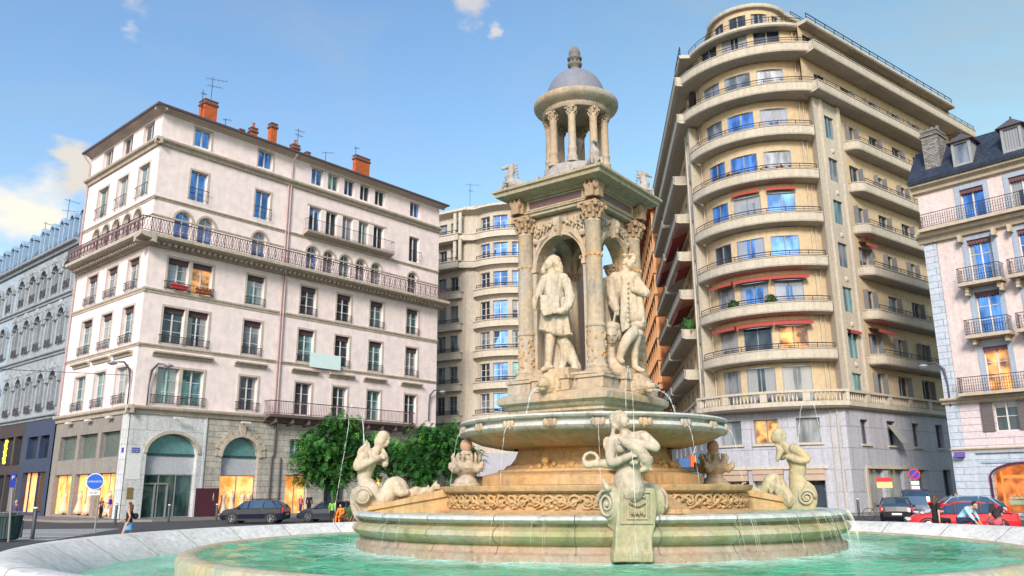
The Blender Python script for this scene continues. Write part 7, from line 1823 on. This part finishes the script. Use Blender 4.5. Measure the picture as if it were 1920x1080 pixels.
q=FA.M(13.0,.13,1.6); person(q,150,1.75,'person in a long black coat standing at the lit doorway left of the tree',{},BLKC,BLKC,GREYH,False,.95,shoe=BLKC)
q=FA.M(11.7,.13,2.4); person(q,120,1.65,'person in a pink shirt just behind the rear of the dark blue off-roader',{},cloth('pink_shirt',(.65,.16,.2)),cloth('blue_jeans',(.07,.1,.2)),GREYH,False,.5,shoe=BLKC)
OHV=cloth('orange_jacket',(.85,.22,.02)); GHV=cloth('green_vest',(.15,.5,.06))
q=W(623,955,46); person((q.x,q.y,0),20,1.6,'person in an orange and green top and dark trousers below the left tree',{},GHV,BLKC,BROWNH,True,.4,shoe=BLKC)
q=W(640,958,45); SIT=dict(pelvis=(0,0,.27),waist=(0,.01,.35),chest=(0,.03,.50),neck=(0,.05,.58),head=(0,.08,.67),shL=(-.11,.03,.55),shR=(.11,.03,.55),elL=(-.14,.07,.40),haL=(-.08,.2,.32),elR=(.14,.07,.40),haR=(.08,.2,.32),hiL=(-.055,.0,.25),knL=(-.07,.25,.27),anL=(-.07,.24,.04),hiR=(.055,0,.25),knR=(.07,.25,.27),anR=(.07,.24,.04))
person((q.x,q.y,.05),200,1.7,'person in an orange jacket sitting low between the left tree and the sea creature',SIT,OHV,OHV,DARKH,False,.9,shoe=BLKC)
# seated on the basin rim (rim top 0.735), legs outward
def rimpt(u,dr=0.12):
    d_=W(u,970,1); d_=V((d_.x,d_.y,0)).normalized(); c=CF; bq=d_.dot(c); rr_=12.0+dr; return d_*(bq+sqrt(max(0,bq*bq-(c.length_squared-rr_*rr_))))
def sit(u,dx_az,H_,label,pose,**k):
    p_=rimpt(u); base_z=.672-(.27-.075)*H_*.88
    o=person((p_.x,p_.y,base_z),dx_az,H_,label,pose,scl=.88,**k); return o
radial=lambda u: degrees(atan2((rimpt(u)-CF).x,(rimpt(u)-CF).y))
S1=dict(SIT); S1.update(head=(0,.02,.68),chest=(0,.0,.50),neck=(0,.01,.60),shL=(-.11,0,.56),shR=(.11,0,.56),elR=(.16,-.06,.42),haR=(.18,-.08,.28),elL=(-.13,.06,.42),haL=(-.06,.16,.42),knL=(-.06,.24,.25),anL=(-.06,.26,.03),knR=(.08,.24,.25),anR=(.08,.27,.03),look=(-.5,.86,0))
sit(1755,radial(1755)+12,1.66,'woman in black with long brown hair sitting on the basin rim',S1,top=BLKC,bottom=BLKC,hair=BROWNH,longhair=True,sleeve=.35,shoe=BLKC)
S2=dict(SIT); S2.update(waist=(0,.06,.34),chest=(0,.17,.44),neck=(0,.24,.50),head=(0,.30,.54),shL=(-.11,.18,.47),shR=(.11,.18,.47),elL=(-.14,.24,.34),haL=(-.1,.3,.24),elR=(.14,.26,.34),haR=(.1,.32,.24),look=(.2,.9,-.35))
sit(1800,radial(1800)+75,1.76,'man in a light blue shirt leaning forward on the basin rim',S2,top=cloth('light_blue_shirt',(.36,.58,.74)),bottom=cloth('navy_trousers',(.02,.03,.07)),hair=DARKH,sleeve=.8,shoe=BLKC)
S3=dict(SIT); S3.update(head=(0,.16,.56),neck=(0,.12,.50),chest=(0,.08,.43),look=(0,.9,-.4))
sit(1872,radial(1872)-80,1.5,'dark-haired person bending low at the right end of the basin rim',S3,top=cloth('dark_top',(.03,.02,.03)),bottom=cloth('pink_shorts',(.5,.1,.14)),hair=DARKH,longhair=True,sleeve=.3,legcut=.15,shoe=BLKC)
q=W(1797,955,45.5); person((q.x,q.y,0),250,1.78,'man walking beyond the silver-blue car, only his head showing',{},cloth('dark_jacket',(.03,.035,.05)),BLKC,DARKH,False,.9,shoe=BLKC)
q=FR.M(4.05,0,.9); person((q.x,q.y,.13),80,1.75,'customer in a blue shirt at the bakery counter on the right edge',dict(haR=(.1,.17,.68)),cloth('royal_blue_shirt',(.03,.08,.5)),BLKC,GREYH,False,.5,shoe=BLKC)
# ================================================================= street furniture
POLE=mat('grey_metal_pole',(.30,.31,.33),rough=.4,metal=.4,noise=.1); DGREEN=mat('dark_bin_green',(.02,.05,.055),rough=.5,noise=.15); SIGNB=mat('sign_blue',(.02,.12,.62),rough=.3,noise=0); SWHITE=mat('sign_white',(.72,.72,.72),rough=.4,noise=0); SRED=mat('sign_red',(.6,.02,.03),rough=.35,noise=0)
def sign_root(p,label,name='street_sign'): return thing(name,p,label,'sign')
def facing(p): a=atan2(-p.x,-p.y); n=V((sin(a),cos(a),0)); return n,V((n.y,-n.x,0))*-1
def disc(m,c,n,x,r,th,o,mi=0,k=28):
    z=V((0,0,1)); a=[c+n*o+x*cos(2*pi*j/k)*r+z*sin(2*pi*j/k)*r for j in range(k)]; b=[p-n*th for p in a]; m.add(a+b,[tuple(range(k)),tuple(reversed(range(k,2*k)))]+[(j,k+j,k+(j+1)%k,(j+1)%k) for j in range(k)],mi)
def textobj(root,s,c,n,size,mt,name='lettering'):
    cu=bpy.data.curves.new(name,'FONT'); cu.body=s; cu.size=size; cu.extrude=.003; cu.align_x='CENTER'; cu.align_y='CENTER'; cu.materials.append(mt); cu.resolution_u=2
    o=bpy.data.objects.new(name,cu); COL.objects.link(o); x=V((0,0,1)).cross(n); o.parent=root; o.location=c-WL[root]; o.rotation_euler=Matrix(((x.x,0,n.x),(x.y,0,n.y),(0,1,0))).to_euler(); return o
# round blue sign
g0=W(178,990,41); g0.z=0; n,x=facing(g0); rt=sign_root(g0,'round blue direction sign with white lettering on a thin pole near the left shops')
m=MB(); top_=W(178,903,41); m.tube([g0,V((g0.x,g0.y,top_.z-.1))],.035,8); m.build('pole',POLE,rt)
m=MB(); disc(m,top_,n,x,.36,.03,.05); m.build('sign_rim',SWHITE,rt); m=MB(); disc(m,top_,n,x,.32,.02,.062); m.build('sign_face',SIGNB,rt)
textobj(rt,'LIVRAISON',top_+n*.066,n,.12,SWHITE)
m=MB(); m.box(-.2,.2,-.27,.27,0,0,0) if False else None
c=top_-V((0,0,.48)); a_=[c+x*sx+V((0,0,sz)) for sx,sz in ((-.25,-.1),(.25,-.1),(.25,.1),(-.25,.1))]; m=MB(); m.add([p+n*.05 for p in a_]+[p+n*.03 for p in a_],[(0,1,2,3),(7,6,5,4),(0,4,5,1),(1,5,6,2),(2,6,7,3),(3,7,4,0)]); m.build('supplementary_plate',SWHITE,rt)
textobj(rt,'ACCES',c+n*.054,n,.1,mat('sign_black',(.02,.02,.02),noise=0))
# parking post + litter bin
g0=W(14,1004,36); g0.z=0; n,x=facing(g0)
rt=thing('litter_bin',g0,'dark green slatted litter bin on a post at the left edge','litter bin')
m=MB(); m.lathe([(.30,.05),(.36,.1),(.40,.85),(.43,.87),(.43,.92),(.38,.92),(.36,.3)],g0,24,cap=False); 
for k in range(24):
    a=2*pi*k/24; m.tube([g0+V((cos(a)*.365,sin(a)*.365,.1)),g0+V((cos(a)*.415,sin(a)*.415,.86))],.012,4)
m.build('bin_body',DGREEN,rt)
m=MB(); m.tube([g0+V((.43*cos(2*pi*k/24),.43*sin(2*pi*k/24),1.02)) for k in range(25)],.012,4)
for k in range(4): a=pi*k/2; m.tube([g0+V((.42*cos(a),.42*sin(a),.9)),g0+V((.43*cos(a),.43*sin(a),1.02))],.01,4)
m.build('bin_ring',POLE,rt)
g1=g0-n*.0+x*.05+n*.5; rt=sign_root(g1,'narrow parking post with a blue plate leaning up beside the litter bin','parking_sign'); tp=W(24,900,hypot(g1.x,g1.y))
m=MB(); m.tube([g1,V((lerp(g1.x,tp.x,.5),lerp(g1.y,tp.y,.5),tp.z*.5)),tp],.035,8); m.build('pole',POLE,rt)
m=MB(); a_=[tp+x*sx+V((0,0,sz)) for sx,sz in ((-.09,-.26),(.09,-.26),(.09,.26),(-.09,.26))]; m.add([p+n*.06 for p in a_]+[p+n*.04 for p in a_],[(0,1,2,3),(7,6,5,4),(0,4,5,1),(1,5,6,2),(2,6,7,3),(3,7,4,0)]); m.build('plate',BLUEP,rt); textobj(rt,'P',tp+n*.065+V((0,0,.08)),n,.18,SWHITE)
def bollard(u,v,h,label,grp='bollards along the crossing',D=None):
    p=WZ(u,v,0) if D is None else W(u,v,D); p.z=0; root=thing('bollard',p,label,'bollard',grp); m=MB(); m.lathe([(.07,0),(.07,h-.12),(.055,h-.1),(.055,h-.04),(.08,h-.03),(.07,h+.04),(.02,h+.07)],p,12); m.build('post',mat('dark_bollard',(.05,.055,.065),rough=.45,noise=.1),root,smooth=True,auto=40)
    m=MB(); m.lathe([(.083,h-.03),(.083,h+.03)],p,12,cap=False); m.build('white_cap_band',SWHITE,root)
bollard(60,1010,1.15,'tallest dark bollard with a white top, right of the litter bin'); bollard(37,1008,.7,'short dark bollard next to the litter bin'); bollard(215,985,1.1,'dark bollard between the couple and the striding woman'); bollard(315,979,1.0,'dark bollard in front of the glass bank door'); bollard(405,977,1.0,'dark bollard near the maroon board by the front of the off-roader')
bollard(1611,967,1.15,'dark bollard at the foot of the tower corner pier',D=52)
# no-parking sign and site board on the right
g0=W(1714,960,52); g0.z=0; n,x=facing(g0); rt=sign_root(g0,'round no-parking sign on a grey pole above the dark people carrier'); tp=W(1714,889,52)
m=MB(); m.tube([g0,V((g0.x,g0.y,tp.z))],.035,8); m.build('pole',POLE,rt)
m=MB(); disc(m,tp,n,x,.31,.03,.06); m.build('sign_rim',SRED,rt); m=MB(); disc(m,tp,n,x,.25,.02,.068); m.build('sign_face',BLUEP,rt)
m=MB(); 
for s in (1,): a=V((0,0,1)); d_=(x*s+a).normalized(); q_=(x*-s+a).normalized()*.03; m.face([tp+n*.072-d_*.25-q_,tp+n*.072+d_*.25-q_,tp+n*.072+d_*.25+q_,tp+n*.072-d_*.25+q_])
m.build('diagonal_bar',SRED,rt)
for i in (0,1):
    c=tp-V((0,0,.48+.26*i)); a_=[c+x*sx+V((0,0,sz)) for sx,sz in ((-.2,-.1),(.2,-.1),(.2,.1),(-.2,.1))]; m=MB(); m.add([p+n*.05 for p in a_]+[p+n*.03 for p in a_],[(0,1,2,3),(7,6,5,4),(0,4,5,1),(1,5,6,2),(2,6,7,3),(3,7,4,0)]); m.build('supplementary_plate',SWHITE,rt)
g0=W(1672,960,54); g0.z=0; n,x=facing(g0); rt=sign_root(g0,'red and pale yellow board on a leaning pole before the tower shop windows','site_board'); tp=W(1668,905,54)
m=MB(); m.tube([g0,tp+V((0,0,.3))],.03,6); m.build('pole',POLE,rt)
for z0,z1,mt_ in ((-.3,.05,mat('pale_yellow_board',(.7,.55,.25),noise=.05)),(.05,.3,SRED)):
    m=MB(); a_=[tp-x*.28+x*sx+V((0,0,sz)) for sx,sz in ((-.42,z0),(.42,z0),(.42,z1),(-.42,z1))]; m.add([p+n*.06 for p in a_]+[p+n*.04 for p in a_],[(0,1,2,3),(7,6,5,4),(0,4,5,1),(1,5,6,2),(2,6,7,3),(3,7,4,0)]); m.build('board_panel',mt_,rt)
# blue and orange machine glimpsed under the bowl
g0=W(1290,905,36); g0.z=0; rt=thing('work_trailer',g0,'blue and orange boxed machine glimpsed between the bowl and the right urn','machine')
P=lambda u,v,d=0: W(u,v,36+d)
def bx(name,u0,u1,v0,v1,mt_,dep=.8):
    m=MB(); a_=[P(u0,v1),P(u1,v1),P(u1,v0),P(u0,v0)]; b_=[p+V((0,dep,0)) for p in a_]; m.add(a_+b_,[(0,1,2,3),(7,6,5,4),(0,4,5,1),(1,5,6,2),(2,6,7,3),(3,7,4,0)]); m.build(name,mt_,rt)
bx('blue_panel',1274,1294,859,876,mat('machine_blue',(.03,.12,.32),rough=.4)); bx('orange_drum',1295,1304,854,875,mat('machine_orange',(.9,.12,.02),rough=.4)); bx('teal_tarpaulin',1304,1324,848,868,mat('teal_tarp',(.06,.12,.15),rough=.7)); bx('chassis',1268,1326,876,884,BLK,1.2)
m=MB(); 
for u in (1274,1322): m.tube([P(u,884,.3),V((P(u,884,.3).x,P(u,884,.3).y,0))],.05,6)
for e in (-1,1): m.tube([P(1299,854,.2),P(1299+8*e,830,.2)],.03,5)
m.build('frame',POLE,rt)
# bicycle leaning at the shop
def bicycle(p,az,label):
    a=radians(az); f_=V((sin(a),cos(a),0)); root=thing('bicycle',p,label,'bicycle'); b=V(p)
    for s in (-.52,.52):
        m=MB(); c=b+f_*s+V((0,0,.34)); m.tube([c+f_*cos(2*pi*k/24)*.33+V((0,0,sin(2*pi*k/24)*.33)) for k in range(25)],.018,5)
        for k in range(10): m.tube([c,c+f_*cos(2*pi*k/10)*.32+V((0,0,sin(2*pi*k/10)*.32))],.003,3)
        m.build('wheel',TYRE,root)
    m=MB(); Z=lambda s,z: b+f_*s+V((0,0,z))
    for q in ((Z(-.52,.34),Z(-.15,.8)),(Z(-.52,.34),Z(-.08,.3)),(Z(-.08,.3),Z(-.15,.85)),(Z(-.08,.3),Z(.4,.78)),(Z(-.15,.8),Z(.4,.82)),(Z(.52,.34),Z(.38,.95))): m.tube(q,.016,5)
    m.build('frame',IRON,root); m=MB(); m.ball(Z(-.17,.9),(.06,.1,.03),8); m.build('saddle',BLK,root); m=MB(); g=V((-f_.y,f_.x,0)); m.tube([Z(.38,.98)+g*.25,Z(.38,1.0),Z(.38,.98)-g*.25],.014,5); m.build('handlebar',IRON,root)
q=W(1648,960,50); bicycle((q.x,q.y,0),100,'dark bicycle standing left of the black hatchback'); 
# dress forms in the lit shop windows
DRW=mat('cream_dress_cloth',(.6,.5,.4),rough=.8,noise=.1)
def dressform(p,label,h=1.55):
    root=thing('dress_form',p,label,'dress form','dress forms in the lit shop windows'); m=MB()
    m.lathe([(.36,.08),(.30,.3),(.2,.7),(.13,.95),(.17,1.15),(.19,1.28),(.12,1.36),(.05,1.40),(.05,1.5)],V(p),14); m.ball(V(p)+V((0,0,1.56)),(.08,.09,.1),8); m.build('dress',DRW,root,smooth=True)
    m=MB(); m.lathe([(.22,0),(.22,.03),(.03,.05),(.03,.1)],V(p),10); m.build('stand',BLK,root)
for q,l_ in ((7.1,'leftmost pale dress form in the lit arch shop behind the off-roader'),(7.75,'second pale dress form in the lit arch shop'),(8.6,'third pale dress form in the lit arch shop, right of the window bar'),(9.1,'rightmost pale dress form in the lit arch shop')): dressform(FA.M(q,.2,-.18),l_)
for q,l_ in ((2.2,'pale dress form in the lit side-street shop window nearest the corner'),(5.4,'left dress form in the middle lit side-street shop window'),(6.9,'right dress form in the middle lit side-street shop window'),(9.5,'dress form in the lit side-street window farthest from the corner')): dressform(FB.M(q,.3,-.15),l_)
# ================================================================= camera, light, world
cam=bpy.data.cameras.new('camera'); co=bpy.data.objects.new('camera',cam); COL.objects.link(co)
cam.sensor_width=36; cam.lens=F_PX/1920*36; cam.clip_start=.1; cam.clip_end=5000
co.matrix_world=Matrix(((CR.x,CU.x,-_F.x,0),(CR.y,CU.y,-_F.y,0),(CR.z,CU.z,-_F.z,CAMH),(0,0,0,1)))
SC.camera=co
SUN_AZ=radians(193); SUN_EL=radians(30)   # compass angle from +Y clockwise
sd=V((sin(SUN_AZ)*cos(SUN_EL),cos(SUN_AZ)*cos(SUN_EL),sin(SUN_EL)))
sl_=bpy.data.lights.new('sun','SUN'); sl_.energy=2.2; sl_.angle=radians(15); sl_.color=(1,.89,.77)
so=bpy.data.objects.new('sun',sl_); COL.objects.link(so); so.rotation_euler=sd.to_track_quat('Z','Y').to_euler(); so.location=(0,-20,60)
wd=bpy.data.worlds.new('World'); SC.world=wd; wd.use_nodes=True; nt=wd.node_tree; N=nt.nodes; L=nt.links
bg=N['Background']; sky=N.new('ShaderNodeTexSky'); sky.sky_type='NISHITA'; sky.sun_disc=False; sky.sun_elevation=SUN_EL; sky.sun_rotation=SUN_AZ
sky.air_density=1.25; sky.dust_density=1.2; sky.ozone_density=1.6; sky.altitude=200
tc=N.new('ShaderNodeTexCoord')
def cloud(center,rad,sc,th,soft):
    """small cloud patches around a sky direction"""
    d=V(center).normalized(); dp=N.new('ShaderNodeVectorMath'); dp.operation='DISTANCE'; L.new(tc.outputs['Generated'],dp.inputs[0]); dp.inputs[1].default_value=d
    n=N.new('ShaderNodeTexNoise'); n.inputs['Scale'].default_value=sc; n.inputs['Detail'].default_value=7; n.inputs['Roughness'].default_value=.58
    mp=N.new('ShaderNodeMapping'); mp.inputs['Scale'].default_value=(1,1,1.8); L.new(tc.outputs['Generated'],mp.inputs['Vector']); L.new(mp.outputs[0],n.inputs['Vector'])
    mr=N.new('ShaderNodeMapRange'); mr.inputs['From Min'].default_value=0; mr.inputs['From Max'].default_value=rad; mr.inputs['To Min'].default_value=.5; mr.inputs['To Max'].default_value=-.35; L.new(dp.outputs['Value'],mr.inputs['Value'])
    a=N.new('ShaderNodeMath'); a.operation='ADD'; L.new(mr.outputs[0],a.inputs[0]); L.new(n.outputs['Fac'],a.inputs[1])
    r=N.new('ShaderNodeMapRange'); r.interpolation_type='SMOOTHSTEP'; r.inputs['From Min'].default_value=th; r.inputs['From Max'].default_value=th+soft; L.new(a.outputs[0],r.inputs['Value']); return r.outputs[0]
def dirpx(u,v): return (_F+CR*((u-960)/F_PX)+CU*(-(v-540)/F_PX)).normalized()
cur=sky.outputs[0]
hs=N.new('ShaderNodeHueSaturation'); hs.inputs['Saturation'].default_value=1.15; hs.inputs['Value'].default_value=1.; L.new(cur,hs.inputs['Color']); cur=hs.outputs[0]
CL=[((60,410),.15,9,.62,.34,(4.7,4.3,3.6)),((150,330),.10,14,.72,.2,(3.5,3.3,3.0)),((235,52),.035,30,.72,.3,(2.7,2.95,3.3)),((245,5),.05,22,.74,.35,(2.4,2.7,3.2)),((880,5),.07,18,.66,.25,(2.8,2.8,3.0)),((930,58),.03,34,.66,.25,(3.0,3.0,3.2))]
sx=N.new('ShaderNodeSeparateXYZ'); L.new(tc.outputs['Generated'],sx.inputs[0]); mrx=N.new('ShaderNodeMapRange'); mrx.inputs['From Min'].default_value=-.1; mrx.inputs['From Max'].default_value=.6; L.new(sx.outputs['X'],mrx.inputs['Value'])
xt=N.new('ShaderNodeMix'); xt.data_type='RGBA'; xt.blend_type='MULTIPLY'; L.new(mrx.outputs[0],xt.inputs[0]); L.new(cur,xt.inputs[6]); xt.inputs[7].default_value=(1.25,1.17,.88,1); cur=xt.outputs[2]
hz=N.new('ShaderNodeTexNoise'); hz.inputs['Scale'].default_value=2.6; hz.inputs['Detail'].default_value=8; hz.inputs['Roughness'].default_value=.62; hz.inputs['Distortion'].default_value=.8
mh=N.new('ShaderNodeMapping'); mh.inputs['Scale'].default_value=(1,1.2,2.6); L.new(tc.outputs['Generated'],mh.inputs['Vector']); L.new(mh.outputs[0],hz.inputs['Vector'])
rh=N.new('ShaderNodeMapRange'); rh.interpolation_type='SMOOTHSTEP'; rh.inputs['From Min'].default_value=.42; rh.inputs['From Max'].default_value=.78; rh.inputs['To Min'].default_value=.04; rh.inputs['To Max'].default_value=.55; L.new(hz.outputs['Fac'],rh.inputs['Value'])
xh=N.new('ShaderNodeMix'); xh.data_type='RGBA'; L.new(rh.outputs[0],xh.inputs[0]); L.new(cur,xh.inputs[6]); xh.inputs[7].default_value=(2.0,2.35,2.6,1); cur=xh.outputs[2]
for (uv,rad,sc_,th,soft,colr) in CL:
    f=cloud(dirpx(*uv),rad,sc_,th,soft); x=N.new('ShaderNodeMix'); x.data_type='RGBA'; L.new(f,x.inputs[0]); L.new(cur,x.inputs[6]); x.inputs[7].default_value=(*colr,1); cur=x.outputs[2]
L.new(cur,bg.inputs['Color']); bg.inputs['Strength'].default_value=.12
SC.view_settings.view_transform='Standard'; SC.view_settings.look='None'; SC.view_settings.exposure=.98; SC.view_settings.gamma=1; SC.view_settings.use_curve_mapping=False
SC.render.engine='CYCLES'; SC.cycles.max_bounces=6; SC.cycles.diffuse_bounces=3; SC.cycles.glossy_bounces=3; SC.cycles.transparent_max_bounces=6; SC.cycles.caustics_reflective=False; SC.cycles.caustics_refractive=False; SC.cycles.sample_clamp_indirect=6
# text to mesh, tidy
bpy.context.view_layer.update(); dg=bpy.context.evaluated_depsgraph_get()
for o in [o for o in SC.objects if o.type=='FONT']:
    me=bpy.data.meshes.new_from_object(o.evaluated_get(dg)); n=bpy.data.objects.new(o.name,me); COL.objects.link(n); n.parent=o.parent; n.location=o.location; n.rotation_euler=o.rotation_euler
    nm=o.name; c_=o.data; bpy.data.objects.remove(o); bpy.data.curves.remove(c_); n.name=nm
for o in SC.objects:
    if '_used' in o: del o['_used']
